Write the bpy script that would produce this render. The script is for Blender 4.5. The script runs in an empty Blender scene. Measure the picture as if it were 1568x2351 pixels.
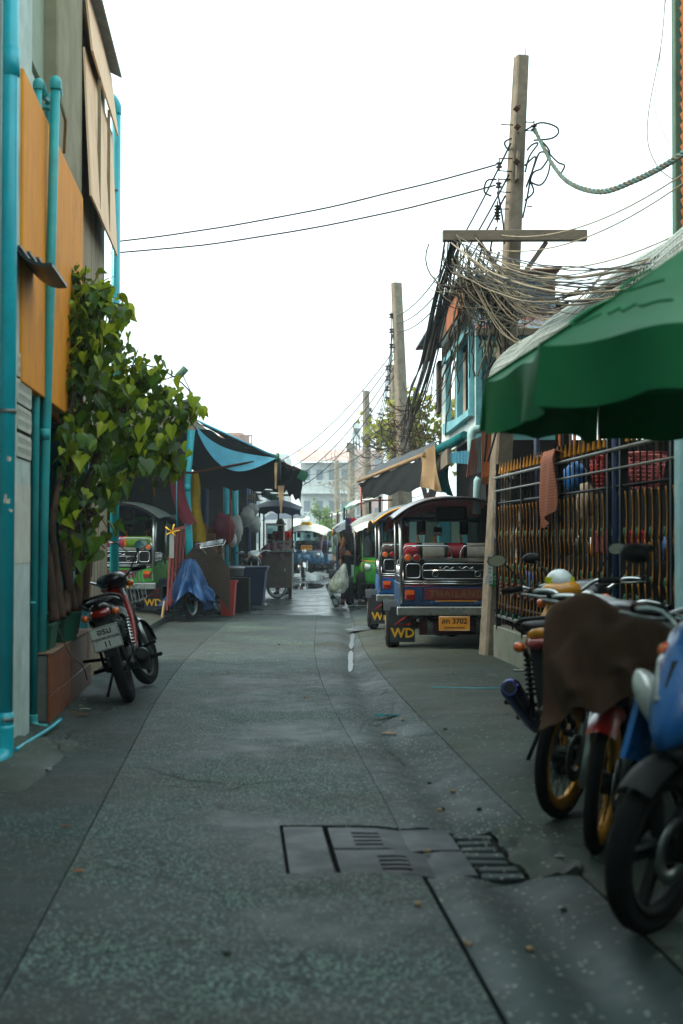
import bpy, math, random
from mathutils import Vector, Matrix, Euler, noise
random.seed(11)
PI = math.pi
sc = bpy.context.scene
COL = sc.collection
# ---------------------------------------------------------------- camera
CAM_H = 1.28
FPX = 50.0 / 36.0 * 2351.0          # focal length in picture units (picture 1568 x 2351)
TILT = math.atan(62.5 / FPX)
cd = bpy.data.cameras.new('camera')
cam = bpy.data.objects.new('camera', cd)
COL.objects.link(cam)
cam.location = (0, 0, CAM_H)
cam.rotation_euler = (PI / 2 + TILT, 0, 0)
cd.sensor_fit = 'VERTICAL'
cd.sensor_height = 36.0
cd.sensor_width = 24.0
cd.lens = 50.0
cd.clip_start = 0.1
cd.clip_end = 3000
cd.dof.use_dof = True
cd.dof.focus_distance = 18.0
cd.dof.aperture_fstop = 2.8
sc.camera = cam
# ---------------------------------------------------------------- sky and sun
SUN_EL, SUN_AZ = math.radians(48), math.radians(-100)   # hazy sun high on the left
w = bpy.data.worlds.new('World')
sc.world = w
w.use_nodes = True
nt = w.node_tree
nt.nodes.clear()
wo = nt.nodes.new('ShaderNodeOutputWorld')
bg = nt.nodes.new('ShaderNodeBackground')
bg2 = nt.nodes.new('ShaderNodeBackground')
add = nt.nodes.new('ShaderNodeAddShader')
sky = nt.nodes.new('ShaderNodeTexSky')
sky.sky_type = 'NISHITA'
sky.sun_disc = False
sky.sun_elevation = SUN_EL
sky.sun_rotation = SUN_AZ
sky.air_density = 1.0
sky.dust_density = 5.0
bg.inputs['Strength'].default_value = 0.06
bg2.inputs['Color'].default_value = (0.82, 1.0, 0.99, 1)    # even white overcast veil
bg2.inputs['Strength'].default_value = 0.78
nt.links.new(sky.outputs[0], bg.inputs['Color'])
nt.links.new(bg.outputs[0], add.inputs[0])
nt.links.new(bg2.outputs[0], add.inputs[1])
nt.links.new(add.outputs[0], wo.inputs['Surface'])
sd = bpy.data.lights.new('sun', 'SUN')
sd.energy = 1.5
sd.angle = math.radians(12)
sd.color = (1.0, 0.86, 0.68)
so = bpy.data.objects.new('sun', sd)
COL.objects.link(so)
sun_dir = Vector((math.sin(SUN_AZ) * math.cos(SUN_EL), math.cos(SUN_AZ) * math.cos(SUN_EL), math.sin(SUN_EL)))
so.rotation_euler = sun_dir.to_track_quat('Z', 'Y').to_euler()
vs = sc.view_settings
vs.view_transform = 'Standard'
vs.look = 'None'
vs.exposure = 1.2
vs.gamma = 1.0
sc.cycles.use_denoising = True
sc.cycles.max_bounces = 8
sc.cycles.transparent_max_bounces = 16
sc.cycles.volume_bounces = 0
sc.cycles.sample_clamp_indirect = 4.0

# ---------------------------------------------------------------- picture direction helpers
_ct, _st = math.cos(TILT), math.sin(TILT)
def P(x, y, d):
    """point at distance d (metres along the lane axis) seen at picture position x, y"""
    rx, uy = (x - 784.0) / FPX, (1175.5 - y) / FPX
    f = _ct - uy * _st
    u = _st + uy * _ct
    k = d / f
    return Vector((rx * k, d, CAM_H + u * k))
def G(x, y, z=0.0):
    """point on the ground (height z) seen at picture position x, y"""
    rx, uy = (x - 784.0) / FPX, (1175.5 - y) / FPX
    f = _ct - uy * _st
    u = _st + uy * _ct
    k = (z - CAM_H) / u
    return Vector((rx * k, f * k, z))
def cx(y):
    """lane centre line"""
    if y < 10: return -0.0717 * y
    if y > 18:
        return cx(17.999) - 0.0125 * (y - 18)
    t = (y - 10) / 8.0
    return -0.717 - 8.0 * (0.0717 * t + (0.0125 - 0.0717) * t * t / 2)
def W(u, y, z=0.0):
    return Vector((cx(y) + u, y, z))

# ---------------------------------------------------------------- mesh helper
def V(*a): return Vector(a)
class MB:
    def __init__(s):
        s.v = []; s.f = []; s.m = []; s.s = []
    def add(s, vs_, fs, m=0, smooth=False, T=None):
        b = len(s.v)
        if T is not None: vs_ = [T @ Vector(q) for q in vs_]
        s.v += [Vector(q) for q in vs_]
        for f in fs:
            s.f.append([i + b for i in f]); s.m.append(m); s.s.append(smooth)
        return s
    def box(s, c, d, m=0, R=None, b=0.0):
        hx, hy, hz = d[0] / 2, d[1] / 2, d[2] / 2
        T = Matrix.Translation(Vector(c))
        if R is not None:
            if not isinstance(R, Matrix): R = Euler(R).to_matrix()
            T = T @ R.to_4x4()
        if b <= 0:
            vs_ = [(x, y, z) for x in (-hx, hx) for y in (-hy, hy) for z in (-hz, hz)]
            fs = [(0, 1, 3, 2), (4, 6, 7, 5), (0, 4, 5, 1), (2, 3, 7, 6), (0, 2, 6, 4), (1, 5, 7, 3)]
            return s.add(vs_, fs, m, False, T)
        b = min(b, hx * .95, hy * .95, hz * .95)
        vs_ = []; idx = {}
        for sx in (-1, 1):
            for sy in (-1, 1):
                for sz in (-1, 1):
                    for a in range(3):
                        q = [sx * (hx - b), sy * (hy - b), sz * (hz - b)]
                        q[a] = (sx * hx, sy * hy, sz * hz)[a]
                        idx[(sx, sy, sz, a)] = len(vs_); vs_.append(q)
        fs = []
        for a in range(3):
            o = [i for i in range(3) if i != a]
            for sg in (-1, 1):
                loop = []
                for (p, q) in ((-1, -1), (1, -1), (1, 1), (-1, 1)):
                    k = [0, 0, 0]; k[a] = sg; k[o[0]] = p; k[o[1]] = q
                    loop.append(idx[(k[0], k[1], k[2], a)])
                fs.append(loop if (sg > 0) == (a != 1) else loop[::-1])
        for a in range(3):
            o = [i for i in range(3) if i != a]
            for p in (-1, 1):
                for q in (-1, 1):
                    loop = []
                    for (e, ax) in ((-1, o[0]), (1, o[0]), (1, o[1]), (-1, o[1])):
                        k = [0, 0, 0]; k[a] = e; k[o[0]] = p; k[o[1]] = q
                        loop.append(idx[(k[0], k[1], k[2], ax)])
                    fs.append(loop)
        for sx in (-1, 1):
            for sy in (-1, 1):
                for sz in (-1, 1):
                    fs.append([idx[(sx, sy, sz, a)] for a in range(3)])
        return s.add(vs_, fs, m, False, T)
    def bar(s, p0, p1, w_, h_, m=0, up=(0, 0, 1), b=0.0):
        p0, p1 = Vector(p0), Vector(p1)
        x = (p1 - p0); L = x.length; x.normalize()
        u = Vector(up)
        if abs(x.dot(u)) > .98: u = Vector((1, 0, 0))
        y = u.cross(x).normalized(); z = x.cross(y)
        R = Matrix((x, y, z)).transposed()
        return s.box((p0 + p1) / 2, (L, w_, h_), m, R, b)
    def tube(s, pts, r, n=6, m=0, closed=False, caps=True, smooth=True):
        pts = [Vector(p) for p in pts]
        N = len(pts)
        rs = r if isinstance(r, (list, tuple)) else [r] * N
        tang = []
        for i in range(N):
            a = pts[(i - 1) % N] if (closed or i > 0) else pts[0]
            c = pts[(i + 1) % N] if (closed or i < N - 1) else pts[-1]
            t = (c - a)
            tang.append(t.normalized() if t.length > 1e-9 else Vector((0, 0, 1)))
        up = Vector((0, 0, 1)) if abs(tang[0].z) < .9 else Vector((1, 0, 0))
        nn = (up - tang[0] * up.dot(tang[0])).normalized()
        vs_ = []
        for i in range(N):
            t = tang[i]
            nn = (nn - t * nn.dot(t))
            if nn.length < 1e-6: nn = t.orthogonal()
            nn.normalize()
            bb = t.cross(nn)
            for k in range(n):
                a = 2 * PI * k / n
                vs_.append(pts[i] + (nn * math.cos(a) + bb * math.sin(a)) * rs[i])
        fs = []
        for i in range(N if closed else N - 1):
            j = (i + 1) % N
            for k in range(n):
                l = (k + 1) % n
                fs.append((i * n + k, i * n + l, j * n + l, j * n + k))
        s.add(vs_, fs, m, smooth)
        if caps and not closed:
            b = len(s.v) - len(vs_)
            s.f.append([b + k for k in range(n)][::-1]); s.m.append(m); s.s.append(False)
            s.f.append([b + (N - 1) * n + k for k in range(n)]); s.m.append(m); s.s.append(False)
        return s
    def cyl(s, p0, p1, r, r1=None, n=12, m=0, caps=True, smooth=True):
        return s.tube([p0, p1], [r, r if r1 is None else r1], n, m, False, caps, smooth)
    def loft(s, rings, m=0, caps=True, smooth=True, closed=False):
        n = len(rings[0]); vs_ = [p for r in rings for p in r]; fs = []
        N = len(rings)
        for i in range(N if closed else N - 1):
            j = (i + 1) % N
            for k in range(n):
                l = (k + 1) % n
                fs.append((i * n + k, i * n + l, j * n + l, j * n + k))
        s.add(vs_, fs, m, smooth)
        if caps and not closed:
            b = len(s.v) - len(vs_)
            s.f.append([b + k for k in range(n)][::-1]); s.m.append(m); s.s.append(smooth)
            s.f.append([b + (N - 1) * n + k for k in range(n)]); s.m.append(m); s.s.append(smooth)
        return s
    def lathe(s, prof, c=(0, 0, 0), axis=(0, 0, 1), n=16, m=0, smooth=True, closed=False, caps=False):
        ax = Vector(axis).normalized(); e = ax.orthogonal().normalized(); g = ax.cross(e); c = Vector(c)
        rings = []
        for (r, h) in prof:
            rings.append([c + ax * h + (e * math.cos(2 * PI * k / n) + g * math.sin(2 * PI * k / n)) * r for k in range(n)])
        return s.loft(rings, m, caps, smooth, closed)
    def sphere(s, c, r, nu=10, nv=7, m=0, T=None):
        r = r if isinstance(r, (tuple, list)) else (r, r, r)
        rings = []
        for i in range(nv + 1):
            th = PI * (i / nv); th = min(max(th, .06), PI - .06)
            rings.append([Vector((c[0] + r[0] * math.sin(th) * math.cos(2 * PI * k / nu), c[1] + r[1] * math.sin(th) * math.sin(2 * PI * k / nu), c[2] - r[2] * math.cos(th))) for k in range(nu)])
        if T is not None: rings = [[T @ p for p in q] for q in rings]
        return s.loft(rings, m)
    def grid(s, fn, nu, nv, m=0, t=0.0, smooth=True):
        """surface fn(u,v); t > 0 gives it a thickness"""
        A = [[Vector(fn(i / nu, j / nv)) for j in range(nv + 1)] for i in range(nu + 1)]
        vs_ = [p for r in A for p in r]; w_ = nv + 1
        fs = [(i * w_ + j, (i + 1) * w_ + j, (i + 1) * w_ + j + 1, i * w_ + j + 1) for i in range(nu) for j in range(nv)]
        if t <= 0:
            return s.add(vs_, fs, m, smooth)
        nv_ = []
        for i in range(nu + 1):
            for j in range(nv + 1):
                a = A[min(i + 1, nu)][j] - A[max(i - 1, 0)][j]; b = A[i][min(j + 1, nv)] - A[i][max(j - 1, 0)]
                q = a.cross(b); q = q.normalized() if q.length > 1e-12 else Vector((0, 0, 1))
                nv_.append(A[i][j] - q * t)
        K = len(vs_)
        f2 = [tuple(x + K for x in f[::-1]) for f in fs]
        e = []
        for i in range(nu):
            for j in (0, nv):
                a, b = i * w_ + j, (i + 1) * w_ + j
                e.append((a, a + K, b + K, b) if j == 0 else (b, b + K, a + K, a))
        for j in range(nv):
            for i in (0, nu):
                a, b = i * w_ + j, i * w_ + j + 1
                e.append((b, b + K, a + K, a) if i == 0 else (a, a + K, b + K, b))
        s.add(vs_ + nv_, fs + f2, m, smooth)
        al = vs_ + nv_
        for q in e: s.add([al[i] for i in q], [(0, 1, 2, 3)], m, False)
        return s
    def prism(s, poly, o, ex, ey, n_, th, m=0):
        """flat polygon poly (2D) in the frame o, ex, ey, extruded along n_ by th"""
        o, ex, ey, n_ = Vector(o), Vector(ex), Vector(ey), Vector(n_)
        N = len(poly)
        a = [o + ex * p[0] + ey * p[1] for p in poly]; b = [q + n_ * th for q in a]
        fs = [list(range(N))[::-1], list(range(N, 2 * N))] + [(i, (i + 1) % N, (i + 1) % N + N, i + N) for i in range(N)]
        return s.add(a + b, fs, m)
    def mesh(s, name, mats, origin=(0, 0, 0)):
        me = bpy.data.meshes.new(name)
        o = Vector(origin)
        me.from_pydata([tuple(q - o) for q in s.v], [], s.f)
        if not isinstance(mats, (list, tuple)): mats = [mats]
        for a in mats: me.materials.append(MT(a))
        if len(mats) > 1: me.polygons.foreach_set('material_index', s.m)
        me.polygons.foreach_set('use_smooth', s.s)
        me.update()
        return me

def link(name, me, parent=None, loc=None, rot=None, label=None):
    o = bpy.data.objects.new(name, me)
    COL.objects.link(o)
    if parent is not None: o.parent = parent
    if loc is not None: o.location = loc
    if rot is not None: o.rotation_euler = rot
    if label: o['label'] = label
    return o
def tag(o, label, cat, group=None, kind=None):
    o['label'] = label; o['category'] = cat
    if group: o['group'] = group
    if kind: o['kind'] = kind
    return o
def thing(name, label, cat, loc=(0, 0, 0), rot=(0, 0, 0), group=None):
    o = bpy.data.objects.new(name, None)
    COL.objects.link(o)
    o.location = loc; o.rotation_euler = rot
    o.empty_display_size = .2
    return tag(o, label, cat, group)
def part(par, name, mb, mats, world=False, label=None, kind=None):
    """mesh child; world=True when the helper holds world coordinates"""
    og = (0, 0, 0)
    if world:
        og = Vector((0, 0, 0)); q = par
        while q is not None: og = og + Vector(q.location); q = q.parent
    o = link(name, mb.mesh(name, mats, og), par, label=label)
    if kind: o['kind'] = kind
    return o
def solo(name, label, cat, mb, mats, origin=(0, 0, 0), group=None, kind=None):
    o = link(name, mb.mesh(name, mats, origin), None, loc=origin)
    return tag(o, label, cat, group, kind)
def struct(name, mb, mats, parent=None):
    o = link(name, mb.mesh(name, mats), parent)
    if parent is None: o['kind'] = 'structure'
    return o
def copy_tree(o, parent=None):
    c = o.copy(); COL.objects.link(c); c.parent = parent
    for ch in list(o.children): copy_tree(ch, c)
    return c
def rx_ring(x, zc, hw, hh, n=12, p=2.6, yc=0.0):
    """superellipse in the plane x = const"""
    out = []
    for k in range(n):
        a = 2 * PI * k / n
        c, s_ = math.cos(a), math.sin(a)
        out.append(Vector((x, yc + hw * math.copysign(abs(c) ** (2 / p), c), zc + hh * math.copysign(abs(s_) ** (2 / p), s_))))
    return out
def sag(p0, p1, s_, n=12, wob=0.0, seed=0):
    p0, p1 = Vector(p0), Vector(p1)
    out = []
    for i in range(n + 1):
        t = i / n
        q = p0.lerp(p1, t)
        q.z -= s_ * 4 * t * (1 - t)
        if wob:
            q += Vector((noise.noise((t * 5, seed, 0)), noise.noise((t * 5, seed, 7)), noise.noise((t * 6, seed, 3)))) * wob * min(1, 6 * t, 6 * (1 - t))
        out.append(q)
    return out
def spline(pts, n=6):
    """Catmull-Rom through pts"""
    pts = [Vector(p) for p in pts]
    out = []
    for i in range(len(pts) - 1):
        a = pts[max(i - 1, 0)]; b = pts[i]; c = pts[i + 1]; d = pts[min(i + 2, len(pts) - 1)]
        for k in range(n):
            t = k / n
            out.append(.5 * ((2 * b) + (c - a) * t + (2 * a - 5 * b + 4 * c - d) * t * t + (3 * b - a - 3 * c + d) * t ** 3))
    out.append(pts[-1])
    return out
_txt = {}
def text_mesh(body, size, mats, bold=0.0, shear=0.0, depth=.0012, space=1.0):
    key = (body, size, mats, bold, shear, space)
    if key in _txt: return _txt[key]
    cu = bpy.data.curves.new('lettering', 'FONT')
    cu.body = body; cu.size = size; cu.align_x = 'CENTER'; cu.align_y = 'CENTER'
    cu.extrude = depth; cu.offset = bold; cu.shear = shear; cu.resolution_u = 2; cu.space_character = space
    ob = bpy.data.objects.new('lettering', cu)
    COL.objects.link(ob)
    dg = bpy.context.evaluated_depsgraph_get()
    me = bpy.data.meshes.new_from_object(ob.evaluated_get(dg))
    bpy.data.objects.remove(ob)
    bpy.data.curves.remove(cu)
    me.materials.clear(); me.materials.append(MT(mats))
    _txt[key] = me
    return me
def lettering(par, body, size, m, loc, rot, **k):
    return link('lettering', text_mesh(body, size, m, **k), par, loc, rot)

# ---------------------------------------------------------------- materials
def C(h, g=1.0):
    h = h.lstrip('#')
    o = []
    for i in (0, 2, 4):
        c = int(h[i:i + 2], 16) / 255.0
        c = c / 12.92 if c <= .04045 else ((c + .055) / 1.055) ** 2.4
        o.append(min(1.0, c * g))
    return (o[0], o[1], o[2], 1.0)
_mats = {}
def MT(m):
    return _mats[m] if isinstance(m, str) else m
def _new(name):
    m = bpy.data.materials.new(name); m.use_nodes = True
    _mats[name] = m
    t = m.node_tree
    return m, t, t.nodes['Principled BSDF'], t.nodes['Material Output']
def _mix(t, a, b, fac, mode='MIX'):
    n = t.nodes.new('ShaderNodeMix'); n.data_type = 'RGBA'; n.blend_type = mode
    for sock, val in ((n.inputs[0], fac), (n.inputs[6], a), (n.inputs[7], b)):
        if hasattr(val, 'is_linked'): t.links.new(val, sock)
        else: sock.default_value = val
    return n.outputs[2]
def _noise(t, co, scale, detail=6, rough=.6, dist=0.0):
    n = t.nodes.new('ShaderNodeTexNoise'); n.inputs['Scale'].default_value = scale; n.inputs['Detail'].default_value = detail
    n.inputs['Roughness'].default_value = rough; n.inputs['Distortion'].default_value = dist
    t.links.new(co, n.inputs['Vector'])
    return n.outputs['Fac']
def _rng(t, v, a, b, c=0.0, d=1.0):
    n = t.nodes.new('ShaderNodeMapRange'); n.inputs[1].default_value = a; n.inputs[2].default_value = b; n.inputs[3].default_value = c; n.inputs[4].default_value = d
    t.links.new(v, n.inputs[0])
    return n.outputs[0]
def _math(t, op, a, b=0.0):
    n = t.nodes.new('ShaderNodeMath'); n.operation = op
    for i, v in ((0, a), (1, b)):
        if hasattr(v, 'is_linked'): t.links.new(v, n.inputs[i])
        else: n.inputs[i].default_value = v
    return n.outputs[0]
def _co(t, stretch=None, kind='Object'):
    c = t.nodes.new('ShaderNodeTexCoord').outputs[kind]
    if stretch:
        mp = t.nodes.new('ShaderNodeMapping'); mp.inputs['Scale'].default_value = stretch
        t.links.new(c, mp.inputs['Vector']); c = mp.outputs[0]
    return c
def _bump(t, p, h, s_, dist=.01):
    b = t.nodes.new('ShaderNodeBump'); b.inputs['Strength'].default_value = s_; b.inputs['Distance'].default_value = dist
    t.links.new(h, b.inputs['Height']); t.links.new(b.outputs[0], p.inputs['Normal'])
def mat(name, col, rough=.6, metal=0.0, var=.22, s=7.0, bump=.15, dirt=.35, dcol='#2b2a24', dsc=1.6, stretch=None, spec=None, coat=0.0, trans=0.0):
    m, t, p, o = _new(name)
    if spec is None: spec = .5 if rough < .5 else (.3 if rough < .7 else .15)
    c = C(col) if isinstance(col, str) else col
    co = _co(t, stretch)
    n1 = _noise(t, co, s)
    lo = tuple(x * (1 - var) for x in c[:3]) + (1,); hi = tuple(min(1, x * (1 + var)) for x in c[:3]) + (1,)
    colr = _mix(t, lo, hi, _rng(t, n1, .3, .7))
    if dirt > 0:
        n2 = _noise(t, co, dsc, 9, .72)
        f = _math(t, 'MULTIPLY', _rng(t, n2, .46, .72), dirt)
        colr = _mix(t, colr, C(dcol), f)
        rr = _math(t, 'ADD', _math(t, 'MULTIPLY', n2, .3), rough - .15)
        t.links.new(rr, p.inputs['Roughness'])
    else:
        p.inputs['Roughness'].default_value = rough
    t.links.new(colr, p.inputs['Base Color'])
    p.inputs['Metallic'].default_value = metal
    p.inputs['Specular IOR Level'].default_value = spec
    if coat: p.inputs['Coat Weight'].default_value = coat; p.inputs['Coat Roughness'].default_value = .15
    if bump > 0:
        _bump(t, p, _noise(t, co, s * 5, 4), bump, .006)
    if trans > 0:
        tr = t.nodes.new('ShaderNodeBsdfTranslucent'); t.links.new(colr, tr.inputs['Color'])
        mx = t.nodes.new('ShaderNodeMixShader'); mx.inputs[0].default_value = trans
        t.links.new(p.outputs[0], mx.inputs[1]); t.links.new(tr.outputs[0], mx.inputs[2]); t.links.new(mx.outputs[0], o.inputs['Surface'])
    return m
def streaky(name, col, col2, rough=.7, sx=(14, 14, .7), fac=(.45, .7), metal=0.0, bump=.2, dirt=.4, dcol='#24211b', spec=.4):
    """vertical streaks (rain marks, wood grain, rust) between two colours"""
    m, t, p, o = _new(name)
    co = _co(t, sx); co1 = _co(t)
    n = _noise(t, co, 1.0, 8, .65, .3)
    c = _mix(t, C(col), C(col2), _rng(t, n, fac[0], fac[1]))
    n2 = _noise(t, co1, 1.3, 8, .7)
    c = _mix(t, c, C(dcol), _math(t, 'MULTIPLY', _rng(t, n2, .5, .75), dirt))
    t.links.new(c, p.inputs['Base Color'])
    p.inputs['Roughness'].default_value = rough; p.inputs['Metallic'].default_value = metal; p.inputs['Specular IOR Level'].default_value = spec
    _bump(t, p, n, bump, .006)
    return m
def glass(name, tint='#cfe6e6', rough=.03, alpha=.25):
    m, t, p, o = _new(name)
    p.inputs['Base Color'].default_value = C('#101818'); p.inputs['Roughness'].default_value = rough
    tr = t.nodes.new('ShaderNodeBsdfTransparent'); tr.inputs['Color'].default_value = C(tint)
    mx = t.nodes.new('ShaderNodeMixShader')
    lw = t.nodes.new('ShaderNodeLayerWeight'); lw.inputs['Blend'].default_value = .35
    f = _rng(t, lw.outputs['Fresnel'], 0, 1, alpha, 1.0)
    t.links.new(f, mx.inputs[0]); t.links.new(tr.outputs[0], mx.inputs[1]); t.links.new(p.outputs[0], mx.inputs[2]); t.links.new(mx.outputs[0], o.inputs['Surface'])
    return m
def plaid(name, a, b, c, s1, s2, axes=(0, 2), rough=.6, trans=0.0):
    m, t, p, o = _new(name)
    co = _co(t)
    sp = t.nodes.new('ShaderNodeSeparateXYZ'); t.links.new(co, sp.inputs[0])
    def stripes(k, sc_, th):
        q = _math(t, 'FRACT', _math(t, 'MULTIPLY', sp.outputs[k], sc_))
        return _math(t, 'LESS_THAN', q, th)
    col = _mix(t, C(a), C(b), stripes(axes[0], s1, .4))
    col = _mix(t, col, C(c), _math(t, 'MULTIPLY', stripes(axes[1], s2, .38), .8))
    col = _mix(t, col, (0.01, .012, .01, 1), _math(t, 'MULTIPLY', _noise(t, co, 2.5, 8, .7), .45))
    t.links.new(col, p.inputs['Base Color']); p.inputs['Roughness'].default_value = rough
    return m

# ground
def road_mat(name, base, peb, amount, psc=62, rough=.75, stain='#2c241b', wet=0.0):
    m, t, p, o = _new(name)
    co = _co(t)
    vor = t.nodes.new('ShaderNodeTexVoronoi'); vor.inputs['Scale'].default_value = psc; t.links.new(co, vor.inputs['Vector'])
    big = _noise(t, co, .9, 6, .6)
    mid = _noise(t, co, 6, 8, .7)
    sep = t.nodes.new('ShaderNodeSeparateColor'); t.links.new(vor.outputs['Color'], sep.inputs[0])
    c = _mix(t, tuple(x * .55 for x in C(base)[:3]) + (1,), tuple(min(1, x * 1.7) for x in C(base)[:3]) + (1,), _rng(t, mid, .3, .72))
    patch = _noise(t, co, .32, 4, .5, .6)
    c = _mix(t, c, tuple(min(1, x * 2.1) for x in C(base)[:3]) + (1,), _math(t, 'MULTIPLY', _rng(t, patch, .5, .62), .5))
    thr = _math(t, 'SUBTRACT', 1.0, _math(t, 'MULTIPLY', _rng(t, big, .36, .66), amount))
    pb = _math(t, 'GREATER_THAN', sep.outputs[0], thr)
    core = _rng(t, vor.outputs['Distance'], .55, .25)
    pf = _math(t, 'MULTIPLY', pb, core)
    pcol = _mix(t, tuple(x * .55 for x in C(peb)[:3]) + (1,), C(peb), sep.outputs[1])
    c = _mix(t, c, pcol, pf)
    st = _noise(t, co, .55, 9, .7, .4)
    c = _mix(t, c, C(stain), _math(t, 'MULTIPLY', _rng(t, st, .46, .70), .7))
    # hair cracks
    wv = t.nodes.new('ShaderNodeTexVoronoi'); wv.feature = 'DISTANCE_TO_EDGE'; wv.inputs['Scale'].default_value = .8
    wn = t.nodes.new('ShaderNodeTexNoise'); wn.inputs['Scale'].default_value = 2.2; wn.inputs['Detail'].default_value = 6; t.links.new(co, wn.inputs['Vector'])
    vm = t.nodes.new('ShaderNodeMix'); vm.data_type = 'VECTOR'; vm.inputs[0].default_value = .22
    t.links.new(co, vm.inputs[4]); t.links.new(wn.outputs['Color'], vm.inputs[5]); t.links.new(vm.outputs[1], wv.inputs['Vector'])
    crack = _math(t, 'MULTIPLY', _rng(t, wv.outputs['Distance'], .012, .0), _rng(t, big, .45, .6))
    c = _mix(t, c, (.006, .006, .005, 1), _math(t, 'MULTIPLY', crack, .85))
    t.links.new(c, p.inputs['Base Color'])
    r = _rng(t, _math(t, 'ADD', _math(t, 'MULTIPLY', big, .6), _math(t, 'MULTIPLY', mid, .4)), .38, .62, max(.08, rough - .22 - wet), min(1, rough + .1 - wet * .3))
    t.links.new(r, p.inputs['Roughness'])
    p.inputs['Specular IOR Level'].default_value = .32 + wet * .3
    h = _math(t, 'ADD', _math(t, 'MULTIPLY', pf, .8), _math(t, 'ADD', _math(t, 'MULTIPLY', mid, .6), _math(t, 'MULTIPLY', crack, -2.0)))
    _bump(t, p, h, .65, .006)
    return m
road_mat('aggregate', '#14211f', '#87a093', 1.0, 84)
road_mat('side_concrete', '#142220', '#70857a', .6, 80, .8)
road_mat('gutter_concrete', '#1c2a28', '#8a9284', .34, 50, .72)
road_mat('cover_concrete', '#182022', '#454d49', .1, 60, .7)
road_mat('right_concrete', '#2b352d', '#85897a', .14, 45, .82, '#3b3324')
road_mat('wet_concrete', '#152221', '#5c655f', .12, 45, .5, '#1d1d19', .22)
mat('earth', '#15150f', .9, var=.4, s=3)
# ================================================================ GROUND
def gu(y): return 1.02 + .17 * max(0, min(1, (y - 11) / 6))
def gh(u, y):
    z = .012 * noise.noise((u * .9, y * .35, 1.0)) + .004 * noise.noise((u * 5, y * 3, 4.0))
    z -= .045 * math.exp(-((u - gu(y)) / .13) ** 2) * (1 if y < 60 else 0)
    z -= .02 * math.exp(-((u - .74) / .05) ** 2) * max(0, min(1, (7 - y)))
    z += .03 * max(0, min(1, (u - 1.25) / .8))
    return z
mb = MB()
mb.box((0, 110, -.17), (290, 290, .1))
ground = struct('ground', mb, 'earth')
lane = None
def slab(parent, u0, u1, y0, y1, m, nx=6, ny=None, g=.007, ragged=.0, name='concrete_slab', dz=0.0, seed=0):
    ny = ny or max(4, int((y1 - y0) / .35))
    b = MB()
    def fn(a, c):
        y = y0 + g + (y1 - y0 - 2 * g) * c
        u = u0 + g + (u1 - u0 - 2 * g) * a
        if ragged:
            if c < .01: y += ragged * noise.noise((u * 3, seed + 5, 0))
            if c > .99: y += ragged * noise.noise((u * 3, seed + 6, 0))
        return W(u, y, gh(u, y) + dz)
    b.grid(fn, nx, ny, 0, .08)
    return link(name, b.mesh(name, m), parent)
lane = MB()
lane.grid(lambda a, c: W(-1.5 + 4.4 * a, .5 + 120 * c, -.055), 4, 60)
lane = struct('lane', lane, 'earth')
def row(u0, u1, ys, m, far=None, ragged=.012, nx=6):
    for i in range(len(ys) - 1):
        mm = far if (far and ys[i] >= 24) else m
        slab(lane, u0, u1, ys[i], ys[i + 1], mm, nx, None, (.005 if (u0 > .7 and ys[i + 1] < 5.6) else .0005), ragged * .3, seed=i * 7 + u0)
row(-1.62, -.665, [1.5, 4.2, 7.3, 10.4, 14.2, 18.4, 24, 31, 39, 48, 60, 80, 110], 'side_concrete', 'wet_concrete')
row(-.66, .70, [1.5, 4.44, 5.48], 'aggregate', None, .008, 14)
row(-.66, .18, [5.48, 6.38], 'aggregate', None, .006, 10)
row(-.66, .7125, [6.38, 10.2, 13.55, 16.8, 20.4, 24, 30, 37, 46, 58, 80, 110], 'aggregate', 'wet_concrete', .008, 14)
row(.715, 1.30, [1.5, 5.48], 'gutter_concrete', None, .01, 14)
row(.715, 1.30, [6.38, 9.0, 12.6, 16.2, 20.5, 24, 30, 38, 48, 60, 80, 110], 'gutter_concrete', 'wet_concrete', .014, 14)
row(1.305, 2.75, [1.5, 5.1, 8.3, 11.6, 15.0, 19, 24, 31, 39, 48, 60, 80, 110], 'right_concrete', 'wet_concrete', .015, 8)
# plain patch beside the drain covers, and two slotted covers
slab(lane, .19, .375, 5.49, 6.37, 'cover_concrete', 4, 6, .006, .01, 'road_patch', -.004)
def slotted(u0, u1, y0, y1, su, ns):
    b = MB(); g = .009
    xs = [u0 + g, su - .06, su + .06, u1 - g]
    rows_ = [(y0 + g, y0 + .07)]
    y = y0 + .07
    for k in range(ns):
        rows_.append((y, y + .034, 'slot')); rows_.append((y + .034, y + .072)); y += .072
    rows_.append((y, y1 - g))
    for r in rows_:
        for i in range(3):
            if len(r) == 3 and i == 1: continue
            def fn(a, c, i=i, r=r):
                u = xs[i] + (xs[i + 1] - xs[i]) * a; yy = r[0] + (r[1] - r[0]) * c
                return W(u, yy, gh(min(u, .80), yy) - .006)
            b.grid(fn, 3, 2, 0, .07, False)
    return link('drain_cover', b.mesh('drain_cover', 'cover_concrete'), lane)
slotted(.385, .93, 5.49, 5.93, .62, 4)
slotted(.385, .93, 5.94, 6.37, .55, 4)
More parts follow.
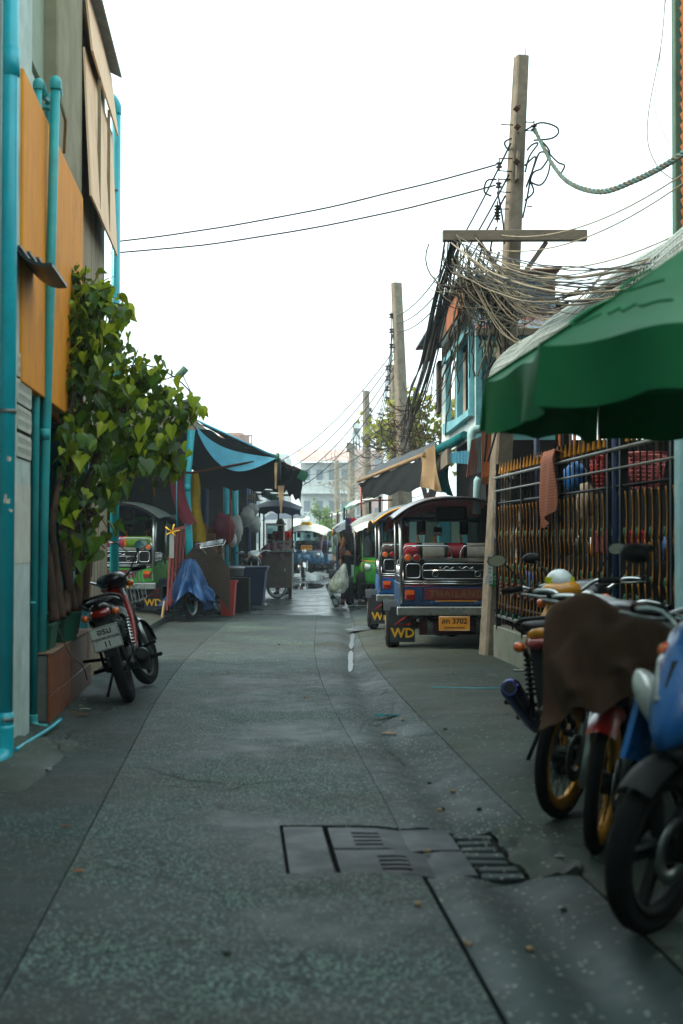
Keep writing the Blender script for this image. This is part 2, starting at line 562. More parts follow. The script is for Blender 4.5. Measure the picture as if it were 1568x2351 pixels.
# broken gutter mouth next to the covers
b = MB()
for k in range(7):
    y = 5.52 + k * .12
    b.box(W(1.02 + random.uniform(-.02, .02), y, -.034), (.15 + .03 * random.random(), .07, .03), 0, (random.uniform(-.05, .05), random.uniform(-.05, .05), random.uniform(-.15, .15)), .006)
link('gutter_grate', b.mesh('gutter_grate', 'gutter_concrete'), lane)
b = MB()
b.grid(lambda a, c: W(1.12 + .19 * a + .03 * noise.noise((c * 4, 0, 0)), 5.46 + .95 * c, .02 + .03 * noise.noise((a * 4, c * 6, 2)) - .05 * (1 - a) ** 2), 8, 16, 0, .06)
link('broken_concrete', b.mesh('broken_concrete', 'right_concrete'), lane)
# pavement beyond the lane on the right and the forecourt on the left
b = MB()
b.grid(lambda a, c: W(2.75 + 6 * a, 1.5 + 110 * c, .02), 2, 30, 0, .1)
struct('right_yard_floor', b, 'right_concrete')
b = MB()
def fore(a, c):
    y = 14.95 + 8 * c
    xr = W(-1.60, y).x - .04 * noise.noise((c * 3, 1, 0)) - .02
    x = xr + (-8.5 - xr) * a
    return V(x, y, .012 + .075 * min(1, a * 5) - (.03 if a < .01 else 0))
b.grid(fore, 24, 16, 0, .1)
struct('forecourt_ramp', b, 'right_concrete')
b = MB()
b.grid(lambda a, c: V(W(-1.60, 23 + 70 * c).x - 6 * a, 23 + 70 * c, .012 + .01 * min(1, a * 8)), 8, 20, 0, .1)
struct('market_floor', b, 'wet_concrete')
# ---- water lying in the gutter and on the lane
m, t, p_, o_ = _new('water')
p_.inputs['Base Color'].default_value = C('#101614'); p_.inputs['Roughness'].default_value = .04; p_.inputs['Specular IOR Level'].default_value = .5
_bump(t, p_, _noise(t, _co(t), 9, 3), .05, .01)
def puddle(pts, label, z=.0, seed=0):
    c = sum((Vector(q) for q in pts), Vector()) / len(pts)
    ring = spline([Vector(q) for q in pts] + [Vector(pts[0])], 5)[:-1]
    b = MB()
    vs_ = [c] + ring
    vs_ = [V(q.x, q.y, max(z, gh(q.x - cx(q.y), q.y)) + .004) for q in vs_]
    vs_ = [vs_[0]] + [q + (q - vs_[0]) * .12 * noise.noise((q.x * 9, q.y * 2.3, seed)) for q in vs_[1:]]
    N = len(ring)
    b.add(vs_, [(0, 1 + i, 1 + (i + 1) % N) for i in range(N)])
    o = link('puddle', b.mesh('puddle', 'water'), None); o['kind'] = 'structure'
    return o
def pud(px, z, s=0): puddle([G(x, y, z) for x, y in px], '', -1, s)
m, t, p_, o_ = _new('wet_film')
p_.inputs['Base Color'].default_value = C('#1a2220'); p_.inputs['Roughness'].default_value = .32; p_.inputs['Specular IOR Level'].default_value = 1.0
_bump(t, p_, _noise(t, _co(t), 30, 3), .25, .01)
def wet_strip(px, w_, seed, zl=-.026):
    pts = spline([G(x, y, -.02) for x, y in px], 6); b = MB(); N = len(pts) - 1
    def fn(a, c):
        i = min(N, int(round(c * N))); q = pts[i]; wd_ = w_ * (.55 + .9 * abs(noise.noise((c * 7, seed, 0)))) * min(1, 5 * c + .2, 5 * (1 - c) + .2)
        x_ = q.x + (a - .5) * wd_
        return V(x_, q.y, zl)
    b.grid(fn, 4, N, 0)
    o = link('puddle', b.mesh('puddle', 'wet_film'), None); o['kind'] = 'structure'
wet_strip([(801, 1540), (804, 1515), (806, 1492)], .09, 1, -.030)
wet_strip([(806, 1488), (808, 1470), (811, 1450)], .07, 2, -.030)
wet_strip([(811, 1446), (814, 1432), (812, 1415), (802, 1396)], .08, 3, -.031)
wet_strip([(816, 1452), (830, 1446), (845, 1442), (862, 1439)], .45, 4, .004)
pud([(768, 1392), (780, 1390), (775, 1366), (764, 1352), (756, 1340), (748, 1344), (756, 1366)], .004, 2)
pud([(672, 1352), (730, 1350), (742, 1342), (715, 1337), (680, 1341)], .017, 3)
pud([(690, 1331), (730, 1333), (748, 1325), (735, 1319), (705, 1321)], .018, 5)
# concrete footing bump at the foot of the left pier
b = MB()
b.grid(lambda a, c: V(-2.10 - .0717 * 0 + .52 * a - .05 * c, 7.2 + 1.9 * c, .11 * (1 - a) ** .7 * (1 - abs(2 * c - 1) ** 4) + .018 * noise.noise((a * 5, c * 9, 0)) + (.0 if a < .95 else -.02)), 12, 22, 0, .08)
struct('footing', b, 'right_concrete')
b = MB()
b.grid(lambda a, c: V(-1.36 - .0717 * (9 + 4 * c) - .1 + .36 * a, 9 + 4 * c, .05 * (1 - a) + .012 * noise.noise((a * 5, c * 12, 0))), 8, 24, 0, .08)
struct('planter_kerb', b, 'side_concrete')

# ================================================================ LEFT SHOPHOUSE
mat('pale_pier', '#b7c9c2', .8, var=.16, s=5, dirt=.45, dcol='#5d6a5c')
mat('band_paint', '#c6cabd', .8, var=.12, dirt=.4, dcol='#7b7d70')
streaky('mustard', '#e8960f', '#c97a10', .75, (30, 30, 3), (.4, .75), dirt=.45, dcol='#6b4210')
streaky('peach_board', '#f2cfa8', '#c8926a', .75, (22, 22, .35), (.48, .78), dirt=.15, dcol='#5b4a33')
streaky('weathered_wall', '#94876c', '#2d2a22', .85, (10, 10, .8), (.5, .66), dirt=.55)
mat('column_concrete', '#8f8a72', .85, var=.14, s=4, dirt=.35, dcol='#4a4838')
mat('green_panel', '#8d9f8c', .7, var=.1, s=3, dirt=.45, dcol='#8a6f4a', dsc=2.4)
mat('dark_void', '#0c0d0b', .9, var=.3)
mat('teal_pipe', '#0fa9b8', .32, var=.12, s=4, dirt=.3, dcol='#0b5c60', bump=.04, coat=.2)
mat('teal_pipe_old', '#1f9a9c', .45, var=.2, s=6, dirt=.45, dcol='#5d7f74', bump=.05)
mat('zinc', '#6e7674', .5, .5, var=.25, dirt=.5, dcol='#5c4a38')
streaky('tile_wood', '#8c4f2c', '#65351b', .38, (20, 20, 1.2), (.4, .7), dirt=.25, bump=.08, spec=.5)
mat('tile_edge', '#7d6450', .7)
mat('shutter', '#2f7f8c', .5, var=.15, dirt=.4, dcol='#1a4148')
mat('grey_cement', '#6a6e67', .85)
def LB(y, z, off=0.0): return V(-1.36 - .0717 * y + off, y, z)
def wallbox(b, y0, y1, z0, z1, off, depth, m=0, bev=0.0):
    a = LB(y0, (z0 + z1) / 2, off - depth / 2); c = LB(y1, (z0 + z1) / 2, off - depth / 2)
    b.bar(a, c, depth, z1 - z0, m, b=bev)
sh = thing('shophouse', 'tall narrow shophouse with mustard panel, concrete column and peach boards behind teal pipes', 'building', LB(9, 0, -.5))
b = MB(); wallbox(b, 3.5, 9.22, 0, 7.0, .0, .5, 0, .01); part(sh, 'pier', b, 'pale_pier', True)
b = MB(); wallbox(b, 8.35, 9.224, 1.13, 1.62, .003, .02); part(sh, 'paint_band', b, 'band_paint', True)
b = MB(); wallbox(b, 8.75, 12.1, 2.25, 4.2, .02, .1, 0, .008); part(sh, 'mustard_panel', b, 'mustard', True)
b = MB(); wallbox(b, 9.3, 12.16, 4.2, 4.60, -.12, .2); part(sh, 'upper_wall', b, 'pale_pier', True)
b = MB(); wallbox(b, 9.3, 10.5, 4.64, 7.2, -.1, .2); part(sh, 'green_panel', b, 'green_panel', True)
b = MB(); wallbox(b, 10.52, 12.16, 4.22, 7.2, 0.0, .3, 0, .012); part(sh, 'column', b, 'column_concrete', True)
b = MB(); wallbox(b, 12.17, 14.85, 2.2, 6.1, -.06, .3); part(sh, 'wall', b, 'weathered_wall', True)
b = MB(); wallbox(b, 13.25, 14.85, .0, 2.2, -.02, .4, 0, .01); part(sh, 'column', b, 'weathered_wall', True)
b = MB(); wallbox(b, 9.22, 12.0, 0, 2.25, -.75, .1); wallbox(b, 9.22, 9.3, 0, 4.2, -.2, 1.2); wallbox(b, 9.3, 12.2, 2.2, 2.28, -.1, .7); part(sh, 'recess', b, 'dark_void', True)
def board(z0, z1, name='board'):
    b = MB()
    def fn(a, c):
        y = 12.2 + 2.62 * a
        z = z0 + (z1 - z0) * c
        return LB(y, z, .085 - .065 * c + .008 * noise.noise((a * 3, z0, c)))
    b.grid(fn, 8, 3, 0, .018, False)
    part(sh, name, b, 'peach_board', True)
board(4.24, 5.53); board(5.50, 6.12)
for y in (12.95, 13.9):
    b = MB(); wallbox(b, y, y + .012, 4.3, 5.5, .085, .03); part(sh, 'board_joint', b, 'column_concrete', True)
b = MB()
def roofn(a, c):
    y = 11.9 + 2.9 * c
    return LB(y, 6.10 + .012 * math.sin(y * 60) + .75 * a, .12 - 1.5 * a)
b.grid(roofn, 3, 120, 0, .012); part(sh, 'corrugated_roof', b, 'zinc', True)
# roller shutter, its slats one by one
b = MB(); wallbox(b, 11.95, 12.02, 0, 2.25, -.06, .2); wallbox(b, 13.12, 13.22, 0, 2.25, -.04, .2); part(sh, 'shutter_frame', b, 'shutter', True)
for k in range(20):
    b = MB(); z = .06 + k * .105
    b.grid(lambda a, c: LB(12.03 + 1.08 * a, z + .1 * c, -.14 + .028 * math.sin(PI * c)), 2, 4, 0, .01)
    part(sh, 'shutter_slat', b, 'shutter', True)
# ventilation blocks on the pier
def vent(y0, y1, z0, z1, ny, nz):
    b = MB()
    for i in range(ny + 1):
        y = y0 + (y1 - y0) * i / ny
        wallbox(b, y - .011, y + .011, z0, z1, .010, .016)
    for j in range(nz + 1):
        z = z0 + (z1 - z0) * j / nz
        wallbox(b, y0, y1, z - .012, z + .012, .0085, .014)
    return b
b = MB(); wallbox(b, 8.66, 9.2, 1.78, 2.42, .004, .02); part(sh, 'vent_backing', b, 'dark_void', True)
for zz in (1.80, 1.97, 2.13, 2.29):
    part(sh, 'vent_block', vent(8.66, 8.93, zz, zz + .12, 4, 2), 'band_paint', True)
    part(sh, 'vent_block', vent(8.94, 9.2, zz, zz + .12, 4, 2), 'band_paint', True)
# dark metal hood on the pier
hd = thing('wall_hood', 'small dark metal hood fixed to the pale wall beside the big teal pipe', 'hood', LB(8.8, 2.95))
b = MB()
b.grid(lambda a, c: LB(8.45 + .75 * c, 3.06 - .13 * a - .05 * math.sin(a * PI), .0 + .24 * a), 5, 6, 0, .02)
mat('zinc_dark', '#2a2f30', .45, .4, var=.2)
part(hd, 'hood_sheet', b, 'zinc_dark', True)
b = MB()
for k in range(4): b.bar(LB(8.46, 3.03 - .035 * k, .04 + .055 * k), LB(9.19, 3.03 - .035 * k, .04 + .055 * k), .02, .012)
part(hd, 'louver', b, 'zinc', True)

# ---- pipes
def pipe(label, pts, r, m='teal_pipe', collars=(), name='drainpipe', group='teal plastic pipes'):
    t_ = thing(name, label, 'pipe', pts[0], group=group)
    b = MB(); b.tube(pts, r, 14); part(t_, 'tube', b, m, True)
    for (p0, p1, k) in collars:
        b = MB(); b.tube([p0, p1], r * k, 14); part(t_, 'collar', b, m, True)
    return t_
def straps(t_, ps, r, axis=V(0, 0, .03), m='zinc'):
    for p in ps:
        b = MB(); b.tube([p - axis * .4, p + axis * .4], r * 1.12, 12); part(t_, 'strap', b, m, True)
bp0, bp1 = V(-1.890, 8.0, .22), V(-1.862, 8.0, 6.2)
t_ = pipe('thick teal drainpipe nearest the camera at the left edge', [bp0, bp1], .045, collars=[(bp0, bp0 + V(0, 0, .09), 1.1), (V(-1.868, 8.0, 3.9), V(-1.868, 8.0, 4.06), 1.08)])
b = MB(); b.tube(spline([V(-1.89, 8.0, .24), V(-1.89, 8.0, .12), V(-1.893, 7.97, .07), V(-1.90, 7.88, .05), V(-1.91, 7.75, .05)], 4), .052, 14); part(t_, 'elbow', b, 'teal_pipe', True)
straps(t_, [V(-1.888, 8.0, .27), V(-1.88, 8.0, 2.0)], .045)
mat('paper_scrap', '#cfc9b8', .9, dirt=.3)
for (x, y, wd, hh) in ((20, 1053, 9, 9), (15, 1150, 14, 10), (12, 1140, 6, 9), (24, 1172, 8, 5)):
    c = P(x, y, 7.95); b = MB()
    b.grid(lambda a, q: c + V((a - .5) * wd * .0026, .01 * abs(a - .5), (q - .5) * hh * .0026 + .004 * math.sin(a * 7)), 4, 2, 0, .002)
    part(t_, 'paper_scrap', b, 'paper_scrap', True)
a0, a1 = P(76, 1640, 9.62), P(87, 205, 9.62)
t_ = pipe('thin teal pipe directly beside the pale pier, bent outward at its foot', [a0, a1], .028, 'teal_pipe_old', [(P(74, 1388, 9.62), P(75, 1380, 9.62), 1.25)])
b = MB(); b.tube(spline([a0, a0 + V(.002, 0, -.06), a0 + V(.03, -.02, -.09), a0 + V(.1, -.03, -.095)], 4), .033, 12); part(t_, 'elbow', b, 'teal_pipe_old', True)
b = MB(); b.tube(spline([a1, a1 + V(0, 0, .04), a1 + V(.005, .05, .05), a1 + V(.01, .12, .0)], 4), .034, 12); part(t_, 'elbow', b, 'teal_pipe_old', True)
c0, c1 = P(92, 1655, 9.8), P(127, 205, 9.8)
t_ = pipe('leaning teal pipe in front of the mustard panel, widest of the thin pair', [c0, P(102, 1100, 9.8), P(116, 640, 9.8), c1], .034, 'teal_pipe_old', [(P(103, 1010, 9.8), P(103.6, 985, 9.8), 1.15)])
b = MB(); b.tube(spline([c1, c1 + V(0, 0, .05), c1 + V(-.01, .06, .06), c1 + V(-.02, .16, .0)], 4), .042, 12); part(t_, 'elbow', b, 'teal_pipe_old', True)
d0, d1 = P(95, 1000, 10.0), P(111, 215, 10.0)
t_ = pipe('teal pipe half hidden behind the leaning pipe', [d0, d1], .027, 'teal_pipe_old')
b = MB(); b.tube([P(88, 215, 9.75), P(112, 232, 10.0)], .018, 8); b.tube([P(90, 245, 9.75), P(126, 250, 9.95)], .018, 8); part(t_, 'cross_pipe', b, 'teal_pipe_old', True)
t_ = solo('conduit', 'thin grey conduit bending down over the mustard panel top', 'pipe', MB().tube(spline([P(130, 195, 9.9), P(146, 262, 9.95), P(150, 280, 10.2), P(147, 350, 10.5)], 5), .012, 8), 'column_concrete', P(147, 350, 10.5))
e0, e1 = P(262, 1330, 15.0), P(260, 262, 15.0)
e1.x = e0.x + .01
t_ = pipe('tall teal downpipe at the far corner of the shophouse', [V(e0.x, 15.0, .1), e1], .047, 'teal_pipe', [(V(e0.x, 15, 1.74), V(e0.x, 15, 1.92), 1.08)])
b = MB(); b.tube(spline([e1, e1 + V(0, 0, .08), e1 + V(-.05, 0, .17), e1 + V(-.16, 0, .27)], 5), .052, 14); part(t_, 'elbow', b, 'teal_pipe', True)
straps(t_, [V(e0.x, 15, 4.97), V(e0.x, 15, 1.24)], .047)
solo('water_pipe', 'thin teal water pipe lying along the kerb at the foot of the pier', 'pipe', MB().tube(spline([P(36, 1722, 8.2), P(60, 1706, 8.5), P(110, 1675, 9.2), P(140, 1652, 9.6)], 5), .012, 8), 'teal_pipe', P(36, 1722, 8.2))

# ---- planter with tiled face
pl = thing('tiled_planter', 'low planter wall faced with brown wood-grain tiles along the left wall', 'planter', LB(11, 0))
b = MB(); wallbox(b, 9.72, 12.36, 0, .485, .055, .45); part(pl, 'core', b, 'grey_cement', True)
for r, (z0, z1) in enumerate(((.03, .215), (.22, .49))):
    ys = [9.72, 10.32, 10.92, 11.52, 12.12, 12.37]
    for i in range(5):
        b = MB(); wallbox(b, ys[i] + .003, ys[i + 1] - .003, z0, z1, .072 + random.uniform(-.002, .002), .02, 0, .003)
        part(pl, 'tile', b, 'tile_wood', True)
for i in range(5):
    b = MB(); wallbox(b, 9.72 + .53 * i, 9.72 + .53 * i + .525, .49, .505, .08, .16, 0, .003); part(pl, 'coping_tile', b, 'tile_edge', True)
mat('green_plastic', '#0d5a44', .4, var=.15, dirt=.3)
mat('terracotta', '#7c3a1c', .75, var=.2, dirt=.4)
mat('soil', '#1b130c', .95, var=.4)
def pot(label, c, r, h, m, sq=False, rot=0):
    t_ = thing('plant_pot', label, 'plant pot', c, (0, 0, rot), 'pots on the tiled planter')
    b = MB()
    if sq:
        def rr(w_, d_, z): return [V(x * w_, y * d_, z) for x, y in ((-1, -1), (0, -1), (1, -1), (1, 0), (1, 1), (0, 1), (-1, 1), (-1, 0))]
        b.loft([rr(r * .7, r * 1.3, 0), rr(r * .85, r * 1.6, h), rr(r * .95, r * 1.7, h), rr(r * .95, r * 1.7, h + .02), rr(r * .8, r * 1.55, h + .02), rr(r * .75, r * 1.5, h * .7)], 0, True, False)
    else:
        b.lathe([(r * .65, 0), (r * .9, h * .8), (r, h * .82), (r, h), (r * .88, h), (r * .86, h * .75), (0.01, h * .75)], n=16, caps=True)
    part(t_, 'rim_and_wall', b, m)
    b = MB(); b.lathe([(r * .8, h * .76), (r * .4, h * .82), (.01, h * .83)], n=10); part(t_, 'soil', b, 'soil')
    return t_
pot('green plastic trough nearest on the tiled planter', LB(10.1, .5, -.05), .12, .17, 'green_plastic', True, .07)
pot('dark green torn pot in the middle of the tiled planter', LB(10.85, .5, -.02), .13, .2, 'green_plastic', True, -.1)
pot('orange clay pot at the far end of the tiled planter', LB(11.8, .5, -.06), .13, .24, 'terracotta')
pot('chipped clay pot behind the dark green pot', LB(11.35, .5, -.12), .13, .26, 'terracotta')

# ---- climbing tree with heart-shaped leaves
streaky('bark', '#4a3524', '#1f160f', .9, (18, 18, 3), (.4, .65))
def leaf_mat(name, c1, c2, tr=.35):
    m, t, p, o = _new(name)
    oi = t.nodes.new('ShaderNodeObjectInfo'); co = _co(t)
    n = _noise(t, co, 2.3, 3)
    g = t.nodes.new('ShaderNodeNewGeometry')
    f = _math(t, 'FRACT', _math(t, 'ADD', _math(t, 'ADD', oi.outputs['Random'], g.outputs['Random Per Island']), _math(t, 'MULTIPLY', n, .3)))
    c = _mix(t, C(c1), C(c2), f)
    t.links.new(c, p.inputs['Base Color']); p.inputs['Roughness'].default_value = .42; p.inputs['Specular IOR Level'].default_value = .4
    tl = t.nodes.new('ShaderNodeBsdfTranslucent')
    c2_ = _mix(t, c, (.42, .50, .02, 1), .5); t.links.new(c2_, tl.inputs['Color'])
    mx = t.nodes.new('ShaderNodeMixShader'); mx.inputs[0].default_value = tr
    t.links.new(p.outputs[0], mx.inputs[1]); t.links.new(tl.outputs[0], mx.inputs[2]); t.links.new(mx.outputs[0], o.inputs['Surface'])
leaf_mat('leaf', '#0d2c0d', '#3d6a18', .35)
leaf_mat('leaf_lit', '#5f8a1a', '#b4c030', .5)  # pale copy of the leaf colour: light painted onto outer, upper leaves
def leaf_geo():
    out = [(0, 0), (-.30, -.16), (-.52, .08), (-.50, .38), (-.28, .68), (0, 1.08)]
    mid = [(0, 0), (0, .08), (0, .22), (0, .42), (0, .70), (0, 1.08)]
    vs_, fs = [], []
    for s_ in (-1, 1):
        b0 = len(vs_)
        for (x, y) in out: vs_.append((s_ * abs(x), y, .16 * abs(x) - .22 * y * y))
        for (x, y) in mid: vs_.append((0, y, -.22 * y * y))
        for i in range(5):
            f = (b0 + i, b0 + i + 1, b0 + 6 + i + 1, b0 + 6 + i)
            fs.append(f if s_ > 0 else f[::-1])
    return vs_, fs
LV, LF = leaf_geo()
lm = bpy.data.meshes.new('leaf'); lm.from_pydata(LV, [], LF); lm.materials.append(MT('leaf')); lm.polygons.foreach_set('use_smooth', [True] * len(LF)); lm.update()
tr_ = thing('climbing_tree', 'leafy climbing tree with heart-shaped leaves growing from the planter over the wall', 'tree', LB(11.2, .5))
stems = [[(168, 1400, 10.6), (150, 1290, 10.6), (140, 1200, 10.7), (160, 1080, 10.9), (180, 950, 11.1), (190, 800, 11.3), (192, 660, 11.5)],
         [(175, 1395, 10.9), (185, 1280, 11.0), (175, 1190, 11.0), (210, 1080, 11.3), (250, 970, 11.6), (320, 930, 11.9), (400, 935, 12.2)],
         [(140, 1420, 10.3), (130, 1320, 10.4), (120, 1200, 10.4), (150, 1020, 10.8), (170, 900, 11.0)],
         [(192, 1390, 11.4), (200, 1270, 11.5), (195, 1180, 11.4), (230, 1120, 11.6), (300, 1050, 11.9), (385, 1050, 12.1)],
         [(150, 1410, 10.5), (160, 1300, 10.7), (165, 1210, 10.8), (220, 1180, 11.2)],
         [(125, 1430, 10.2), (116, 1330, 10.3), (112, 1230, 10.4), (125, 1120, 10.6)]]
b = MB()
for s_ in stems:
    pts = spline([P(*q) for q in s_], 6)
    n_ = len(pts)
    b.tube(pts, [.036 * (1 - .8 * i / n_) + .004 for i in range(n_)], 7)
for (x, y, d, r, n_) in [(190, 700, 11.4, .3, 7), (215, 800, 11.4, .35, 9), (290, 900, 11.8, .35, 8), (390, 935, 12.1, .3, 7), (330, 1000, 11.9, .3, 6), (390, 1060, 12.1, .22, 5), (190, 1150, 10.9, .35, 8), (215, 1230, 11.1, .3, 6)]:
    c_ = P(x, y, d)
    for k in range(n_):
        q = V(random.gauss(0, 1), random.gauss(0, 1), random.gauss(0, 1)).normalized() * r * 1.1
        b.tube(spline([c_ - V(q.x * .3, 0, .1), c_ + q * .4 + V(0, 0, .03), c_ + q], 3), .0045, 4)
trunk = part(tr_, 'trunk', b, 'bark', True)
clumps = [(188, 660, 11.4, .22, 34), (215, 700, 11.5, .25, 44), (190, 745, 11.3, .28, 56), (245, 720, 11.8, .2, 24), (225, 810, 11.4, .33, 70), (180, 850, 11.1, .26, 48), (265, 850, 11.8, .28, 50), (275, 720, 11.9, .1, 5),
          (215, 930, 11.3, .4, 90), (300, 905, 11.9, .28, 46), (350, 890, 12.0, .24, 30), (345, 840, 12.0, .14, 12), (395, 935, 12.1, .2, 26), (435, 940, 12.3, .13, 14), (330, 965, 11.9, .3, 50), (285, 1010, 11.7, .36, 84),
          (205, 1030, 11.2, .42, 100), (375, 1020, 12.1, .2, 26), (400, 1060, 12.2, .16, 18), (340, 1050, 12.0, .24, 36), (170, 1110, 10.9, .36, 80), (250, 1090, 11.5, .3, 60), (150, 1190, 10.7, .28, 46), (215, 1150, 11.1, .24, 34),
          (170, 1260, 10.8, .2, 22), (140, 1020, 10.7, .24, 30), (400, 1090, 12.2, .1, 5), (255, 1180, 11.3, .14, 7), (235, 1215, 11.3, .12, 8), (205, 1245, 11.1, .14, 8), (150, 1290, 10.7, .16, 8)]
leaves = []
for (x, y, d, r, n_) in clumps:
    n_ = int(n_ * (1.7 if y < 960 else (1.3 if y < 1080 else .75)))
    c = P(x, y, d)
    for k in range(n_):
        q = V(random.gauss(0, 1), random.gauss(0, 1), random.gauss(0, 1)).normalized() * r * 1.12 * random.random() ** .33
        p = c + V(q.x, q.y * .8, q.z)
        if p.x < -1.36 - .0717 * p.y + .03: p.x = -1.36 - .0717 * p.y + .03 + random.random() * .06
        yaw = random.uniform(0, 2 * PI) if random.random() < .4 else random.gauss(-PI / 2 - .6, .8)
        R = Euler((random.gauss(-.55, .45), random.gauss(0, .4), yaw)).to_matrix()
        # local y (towards the tip) points outward and hangs down
        M = Euler((0, 0, yaw - PI / 2)).to_matrix() @ Euler((random.gauss(-.85, .4), 0, 0)).to_matrix() @ Euler((0, random.gauss(0, .45), 0)).to_matrix()
        s_ = random.choice((.05, .065, .08, .10, .125)) * random.uniform(.85, 1.15)
        lit_tone = (q.length > r * .82 and q.z > -.2 * r and random.random() < .5) or random.random() < .04  # outer and upper leaves take the light-painted colour, plus a random few
        leaves.append((p, M, s_, lit_tone))
leaves.sort(key=lambda q: q[0].y + q[0].x * -.2)
org = Vector(tr_.location)
near = set(random.sample(range(0, int(len(leaves) * .75)), 300))
bm_v, bm_f, bm_m = [], [], []
lm2 = lm.copy(); lm2.materials.clear(); lm2.materials.append(MT('leaf_lit'))
for i, (p, M, s_, lit) in enumerate(leaves):
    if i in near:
        o = link('leaf', lm2 if lit else lm, tr_, p - org, M.to_euler()); o.scale = (s_ * random.uniform(.7, 1.15), s_ * random.uniform(.85, 1.2), s_ * random.uniform(.3, 2.2))
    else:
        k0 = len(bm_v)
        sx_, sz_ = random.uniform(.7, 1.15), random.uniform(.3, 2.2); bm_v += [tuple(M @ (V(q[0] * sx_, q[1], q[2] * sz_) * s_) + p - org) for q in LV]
        bm_f += [tuple(x + k0 for x in f) for f in LF]; bm_m += [1 if lit else 0] * len(LF)
fm = bpy.data.meshes.new('foliage'); fm.from_pydata(bm_v, [], bm_f); fm.materials.append(MT('leaf')); fm.materials.append(MT('leaf_lit')); fm.polygons.foreach_set('material_index', bm_m); fm.polygons.foreach_set('use_smooth', [True] * len(bm_f)); fm.update()
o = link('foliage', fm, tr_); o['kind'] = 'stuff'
b = MB(); b.tube(spline([P(133, 1440, 10.2), P(160, 1500, 10.15), P(190, 1530, 10.2), P(200, 1560, 11)], 5), .005, 5)
part(tr_, 'dry_root', b, 'bark', True)
# ================================================================ VEHICLE MATERIALS
def paint(name, col, rough=.28, dirt=.25): return mat(name, col, rough, 0, .08, 5, .02, dirt, '#1c1a16', 2.5, coat=.35)
mat('rubber', '#0a0b0b', .9, var=.25, s=12, dirt=.3, dcol='#1c1a17', spec=.2)
mat('black_plastic', '#090a0a', .6, var=.2, dirt=.2, dcol='#1a1816', spec=.28)
mat('seat_vinyl', '#0a0a0b', .5, var=.15, dirt=.2, bump=.05)
mat('chrome', '#b9bdbd', .16, 1.0, .08, dirt=.15, bump=.0)
mat('steel', '#8c9492', .33, .9, .15, dirt=.3)
mat('stainless', '#9aa09c', .28, .85, .1, dirt=.25)
mat('dark_steel', '#1d1f1f', .5, .6, .2, dirt=.4)
mat('rust', '#3d1f10', .85, .2, .4)
mat('gold_rim', '#c98a1c', .35, .35, .1, dirt=.15)
mat('amber_lens', '#c8590f', .18, 0, .15, dirt=.1, coat=.6, bump=.0)
mat('red_lens', '#7a0e0c', .18, 0, .15, dirt=.1, coat=.6, bump=.0)
mat('clear_lens', '#c9cfc9', .12, .3, .2, s=20, dirt=.15, coat=.6, bump=.0)
mat('mirror', '#d8dcdc', .06, 1.0, .02, dirt=0, bump=0)
mat('plate_white', '#b9bfb6', .5, dirt=.15)
mat('plate_yellow', '#d08a12', .45, dirt=.15)
mat('ink', '#0c0c0c', .6, dirt=0)
mat('ink_yellow', '#d8a51a', .55, dirt=.1)
mat('ink_red', '#8c1410', .55, dirt=.2)
mat('white_paint', '#c9cdc8', .4, dirt=.3)
paint('paint_black', '#0b0c0d'); paint('paint_red', '#8a1611'); paint('paint_blue', '#155a9a'); paint('paint_yellow', '#c07f10')
paint('paint_green', '#1f8a12'); paint('paint_teal', '#17506e'); paint('paint_tukblue', '#10385f', .35, .4); paint('paint_maroon', '#3a0d12', .3)
paint('paint_white', '#c4cccb'); paint('paint_magenta', '#7d0f3c')
glass('windscreen')

